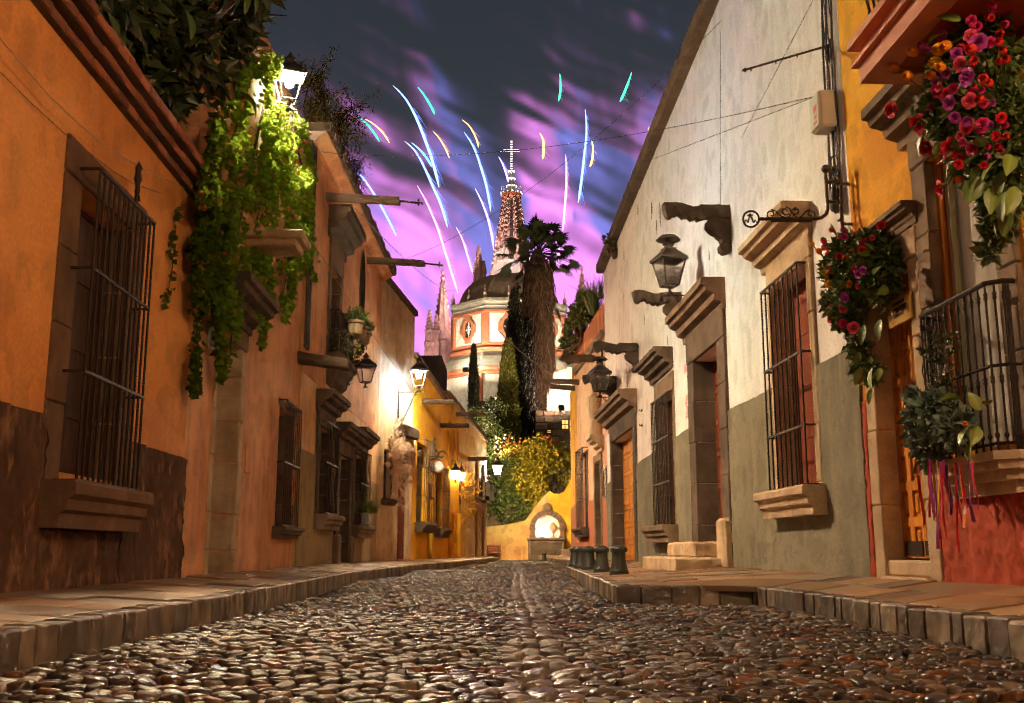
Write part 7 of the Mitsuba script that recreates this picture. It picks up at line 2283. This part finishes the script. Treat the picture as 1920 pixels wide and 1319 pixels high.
for i, (py0, py1, px) in enumerate(((285, 350, 1583), (300, 385, 1588), (350, 395, 1586))):
    zz0, zz1 = FR2.z(px, py1), FR2.z(px, py0)
    part(k, 'coil', FR2.W(tube([(.20 + .06 * math.cos(a), .08 + .03 * math.sin(a * 2), .5 * (zz0 + zz1) + .5 * (zz1 - zz0) * math.sin(a)) for a in np.linspace(0, 6.28, 26)], .013, 5)), 'm_cable', True)
part(k, 'splice_case', FR2.W(lathe([(.001, 0), (.05, .01), (.06, .04), (.055, .26), (.03, .3), (.001, .32)], 10, (.2, .1, FR2.z(1588, 392)))), 'm_cable', 30)
part(k, 'loose_loop', FR2.W(tube([(-.05 + .18 * math.sin(a), .05, FR2.z(1600, 400) + .25 * math.cos(a) - .1) for a in np.linspace(-1.2, 3.4, 20)], .004, 4)), 'm_cable', True)
# brass plaque by the amber door
k = house('brass_plaque', 'brass plaque with worn lettering fixed beside the amber door', 'plaque')
zq0, zq1 = FR1.z(1750, 578), FR1.z(1752, 528)
uq0, uq1 = FR1.u(1758), FR1.u(1712)
put(k + '__plate', FR1.W(box(uq0, uq1, .06, .085, FR1.z(1757, 580), FR1.z(1757, 524), .004)), 'm_brass')
for i, (a, b, zz) in enumerate(((.25, .75, .78), (.18, .86, .60), (.2, .62, .5), (.3, .8, .34))):
    zz = FR1.z(1757, 580) + zz * (FR1.z(1757, 524) - FR1.z(1757, 580))
    ms = []
    uu = uq0 + a * (uq1 - uq0)
    while uu < uq0 + b * (uq1 - uq0):
        ms.append(box(uu, uu + .018, .084, .088, zz - .014, zz + .014))
        uu += .026
    part(k, 'worn_lettering', FR1.W(cat(ms)), 'm_iron_rust')
# paper poster on the white wall, address tile by the vine, small vents
k = house('paper_poster', 'torn red and white printed paper on the white wall beside the dark doorway', 'poster')
pu0, pu1, pz0, pz1 = FR2.u(1303), FR2.u(1292), FR2.z(1303, 788), FR2.z(1303, 722)
pr_ = np.random.default_rng(3)
edge = [(pu0, pz0), (pu1, pz0 + .06), (pu1 - .04, .5 * (pz0 + pz1)), (pu1, pz1), (pu0 + .02, pz1 - .05)]
put(k + '__sheet', FR2.W(extr(Polygon(edge), .002, .006)), 'm_white_cloth')
ms = []
for i in range(7):
    zz = pz0 + .12 + (pz1 - pz0 - .2) * i / 7
    ms.append(box(pu0 + .06, pu1 - .1 - .12 * pr_.random(), .006, .008, zz, zz + .055))
part(k, 'red_print', FR2.W(cat(ms)), 'm_label_red')
k = house('paper_poster', 'small pink scrap of paper above the red and white poster', 'poster')
put(k + '__sheet', FR2.W(box(FR2.u(1299), FR2.u(1294), .002, .006, FR2.z(1297, 690), FR2.z(1297, 674))), flat('m_pink_paper', (.6, .3, .33), .8))
k = house('address_tile', 'small white tile plate with dark lettering hanging among the vine strands', 'sign')
u, z = FB.uz(392, 640)
put(k + '__plate', FB.W(box(u - .16, u + .2, .02, .045, FB.z(392, 655), FB.z(392, 612), .004)), 'm_white_cloth')
part(k, 'lettering', FB.W(cat([box(u - .1, u + .12, .045, .047, FB.z(392, 640 + 5 * i), FB.z(392, 637 + 5 * i)) for i in range(-3, 3)])), 'm_iron')
k = house('wall_vent', 'small square iron vent low on the pink house', 'vent')
u, z = FR3.uz(1135, 910)
put(k + '__frame', FR3.W(extr(frame_poly(.15, .6, z - .4, z + .5, .06, True), 0, .04)), 'm_iron')
part(k, 'bar', FR3.W(cat([box(.15, .6, .01, .03, zz, zz + .03) for zz in np.linspace(z - .35, z + .45, 8)])), 'm_iron')
for i, py in enumerate((770, 798)):
    u, z = FR2.uz(1204, py)
    k = house('wall_hook', ['upper', 'lower'][i] + ' small iron hook plate between the amber doorway and far window', 'hook')
    put(k + '__plate', FR2.W(cat([box(u - .08, u + .08, 0, .02, z - .03, z + .03), tube([(u, .02, z), (u, .07, z - .02), (u, .06, z + .03)], .012, 5)])), 'm_iron')
k = house('drain_pipe', 'brown downpipe at the joint of the pink and white houses', 'pipe')
put(k + '__pipe', FR3.W(tube([(.06, .08, zR3 - .4), (.09, .1, zR3 - 1.2), (.03, .07, FR3.z(1135, 740))], .035, 6)), 'm_iron_rust')


def wire(label, pts, r_=.0045, mat='m_cable', sag=.0):
    k = house('overhead_wire', label, 'wire')
    P = np.array(pts, float)
    if len(P) == 2:
        t = np.linspace(0, 1, 30)[:, None]
        P = P[0] * (1 - t) + P[1] * t - np.array([0, 0, 1.0]) * sag * 4 * t * (1 - t)
    put(k, tube(P, r_, 4), mat, True)


pa = lambda f, px, py, o: f.w(*(lambda uz: (uz[0], o, uz[1]))(f.uz(px, py, o)))
wire('thin cable looping across the orange wall above the great window', [pa(FA, x, y, .12) for x, y in ((-30, 40), (0, 73), (90, 178), (150, 235), (205, 280), (270, 318), (345, 352))], .006, 'm_cable_pale')
wire('fainter second cable along the orange wall', [pa(FA, x, y, .03) for x, y in ((0, 135), (60, 195), (120, 250))] + [pa(FA, x, y, .03) for x, y in ((210, 320), (250, 345), (300, 362))], .004)
wire('pale wire slanting from the vine past the balcony to the lit cream wall', [pa(FB, 552, 402, .3), pa(FC, 775, 735, 1.0)], .008, 'm_cable_pale', .1)
wire('black wire crossing the street from the utility box to the tiled eave', [FR2.w(.3, .2, FR2.z(1565, 178)), pa(FC, 600, 285, .5)], .0045, 'm_cable', .35)
wire('dark wire running from the white roof edge to the farther rain spout', [pa(FR2, 1352, 40, .3), pa(FC, 735, 495, 1.2)], .006, 'm_cable', .6)
wire('dark wire from the utility box across the white wall', [FR2.w(.3, .25, FR2.z(1566, 180)), pa(FR2, 1190, 312, .9)], .0045)
wire('wire sloping down the white wall to the window cornice', [pa(FR2, 1530, -10, .04), pa(FR2, 1390, 260, .04)], .004)
wire('yellowish rope slanting before the cypresses', [at(935, 620, 60), at(1040, 706, 60)], .03, 'm_cable_pale', .2)
wire('lone wire from the first rain spout down behind the roofs', [pa(FC, 660, 385, 1.2), at(860, 545, 80)], .012, 'm_cable', .6)
wire('wire hanging from the roof edge to the nearest waterspout', [pa(FR2, 1351, 60, .12), pa(FR2, 1351, 385, .12)], .004)

# ------------------------------------------------------------------ fireworks
BLU, GRN, ORG, PNKF, VIO, CYN = (.24, .36, 1.4), (.05, .52, .27), (1.0, .47, .18), (1.0, .36, .95), (.55, .36, 1.2), (.14, .55, .75)
FWK = [(BLU, 1.25, 'long blue streak arching highest at left', (375, 222), (440, 290), (500, 400), (540, 500), (575, 600), (612, 745)),
       (GRN, 1, 'green streak at upper left above the tall blue one', (503, 230), (545, 285), (590, 370)),
       (GRN, .9, 'green streak at far left beside the little tree', (190, 378), (250, 430), (305, 510)),
       (ORG, .7, 'orange streak beside the far left green one', (228, 392), (300, 440), (357, 517)),
       (BLU, 1, 'pale blue arc lowest at left near the rain spouts', (72, 595), (150, 630), (230, 710), (290, 800), (340, 890), (392, 995)),
       (BLU, 1.1, 'blue streak falling left of the dome', (435, 508), (490, 560), (540, 650), (580, 740), (620, 830), (655, 950)),
       (CYN, .9, 'short cyan streak between two blue ones', (470, 515), (530, 570), (575, 640)),
       (ORG, .7, 'orange streak left of the middle', (580, 455), (625, 510), (665, 595)),
       (ORG, .7, 'orange streak above the blue one left of the spire', (730, 397), (775, 440), (815, 540)),
       (BLU, 1.1, 'bright blue streak just left of the spire', (740, 460), (790, 540), (830, 650), (860, 760), (878, 870)),
       (PNKF, .9, 'long pink streak reaching down to the dome', (500, 735), (560, 850), (610, 970), (650, 1100), (710, 1290)),
       (PNKF, .8, 'short pink streak above the left of the dome', (700, 950), (735, 1020), (760, 1100), (785, 1185)),
       (VIO, 1, 'violet streak low beside the spire', (797, 750), (840, 840), (870, 930), (893, 1060)),
       (VIO, .8, 'short violet streak touching the spire lantern', (918, 587), (945, 640), (968, 720)),
       (GRN, 1.1, 'green streak right of the cross', (1233, 160), (1237, 230), (1226, 303)),
       (GRN, 1.1, 'green streak highest at right', (1603, 152), (1580, 220), (1543, 305)),
       (BLU, 1.1, 'tall blue streak right of the palm', (1363, 343), (1370, 450), (1357, 600), (1328, 825)),
       (ORG, 1, 'orange streak beside the tall right blue one', (1397, 503), (1404, 560), (1388, 640)),
       (ORG, 1.2, 'ragged orange streak right of the cross', (1130, 465), (1150, 520), (1145, 600)),
       (PNKF, 1, 'pink streak rising behind the palm', (1263, 575), (1267, 700), (1260, 830), (1248, 970)),
       (ORG, .9, 'orange streak at far right', (1690, 435), (1692, 490), (1660, 560)),
       (BLU, 1.1, 'blue streak slanting along the white roof edge', (1738, 410), (1710, 500), (1660, 660), (1595, 850)),
       (GRN, .9, 'short green streak at far right roof edge', (1737, 518), (1715, 560), (1690, 605)),
       (PNKF, .9, 'faint pink streak low behind the palm', (1240, 1010), (1228, 1080), (1215, 1150))]
for i, (col, wd, lb, *pts) in enumerate(FWK):
    P = np.array([(600 + .3646 * x, 80 + .3646 * y) for x, y in pts])
    d = np.r_[0, np.cumsum(np.linalg.norm(np.diff(P, axis=0), axis=1))]
    from scipy.interpolate import PchipInterpolator
    s = np.linspace(0, d[-1], 26)
    px, py = PchipInterpolator(d, P[:, 0])(s), PchipInterpolator(d, P[:, 1])(s)
    Yf = 205 + 6 * (i % 5)
    C = np.array([at(a, b, Yf) for a, b in zip(px, py)])
    t = np.linspace(0, 1, 26)
    R = .26 * wd * np.interp(t, [0, .06, .5, .9, 1], [.15, .5, 1.0, 1.0, .3])
    k = house('firework_spark', lb, 'firework', 'burning firework sparks over the church')
    put(k, tube(C, R, 7), 'm_black', True, emitter={'type': 'area', 'radiance': rgb(*(np.array(col) * 2.0)), 'sampling_weight': .015})
    # fine sparks shed along the trail, thinning out downwind
    rs = np.random.default_rng(700 + i)
    fil = []
    for q in range(int((26 + 46 * (col in (BLU, VIO, PNKF))) * wd)):
        a = rs.integers(2, 23)
        m = rs.integers(2, 5)
        seg = C[a:min(a + m, 26)].copy()
        if len(seg) < 2:
            continue
        w_ = abs(rs.normal(0, .42)) * (.4 + 1.2 * a / 26) * np.linspace(.5, 1.3, len(seg))
        seg = seg + np.outer(w_, [.95, 0, -.35]) + rs.normal(0, .10, 3)
        fil.append(tube(seg, np.linspace(.055, .012, len(seg)), 3, False))
    if fil:
        c_ = np.array(col) * (.9 if col in (BLU, VIO, PNKF) else .7)
        tag(put(k + '__shed_sparks', cat(fil), 'm_black', False, None, emitter={'type': 'area', 'radiance': rgb(*c_), 'sampling_weight': .006}), kind='stuff')
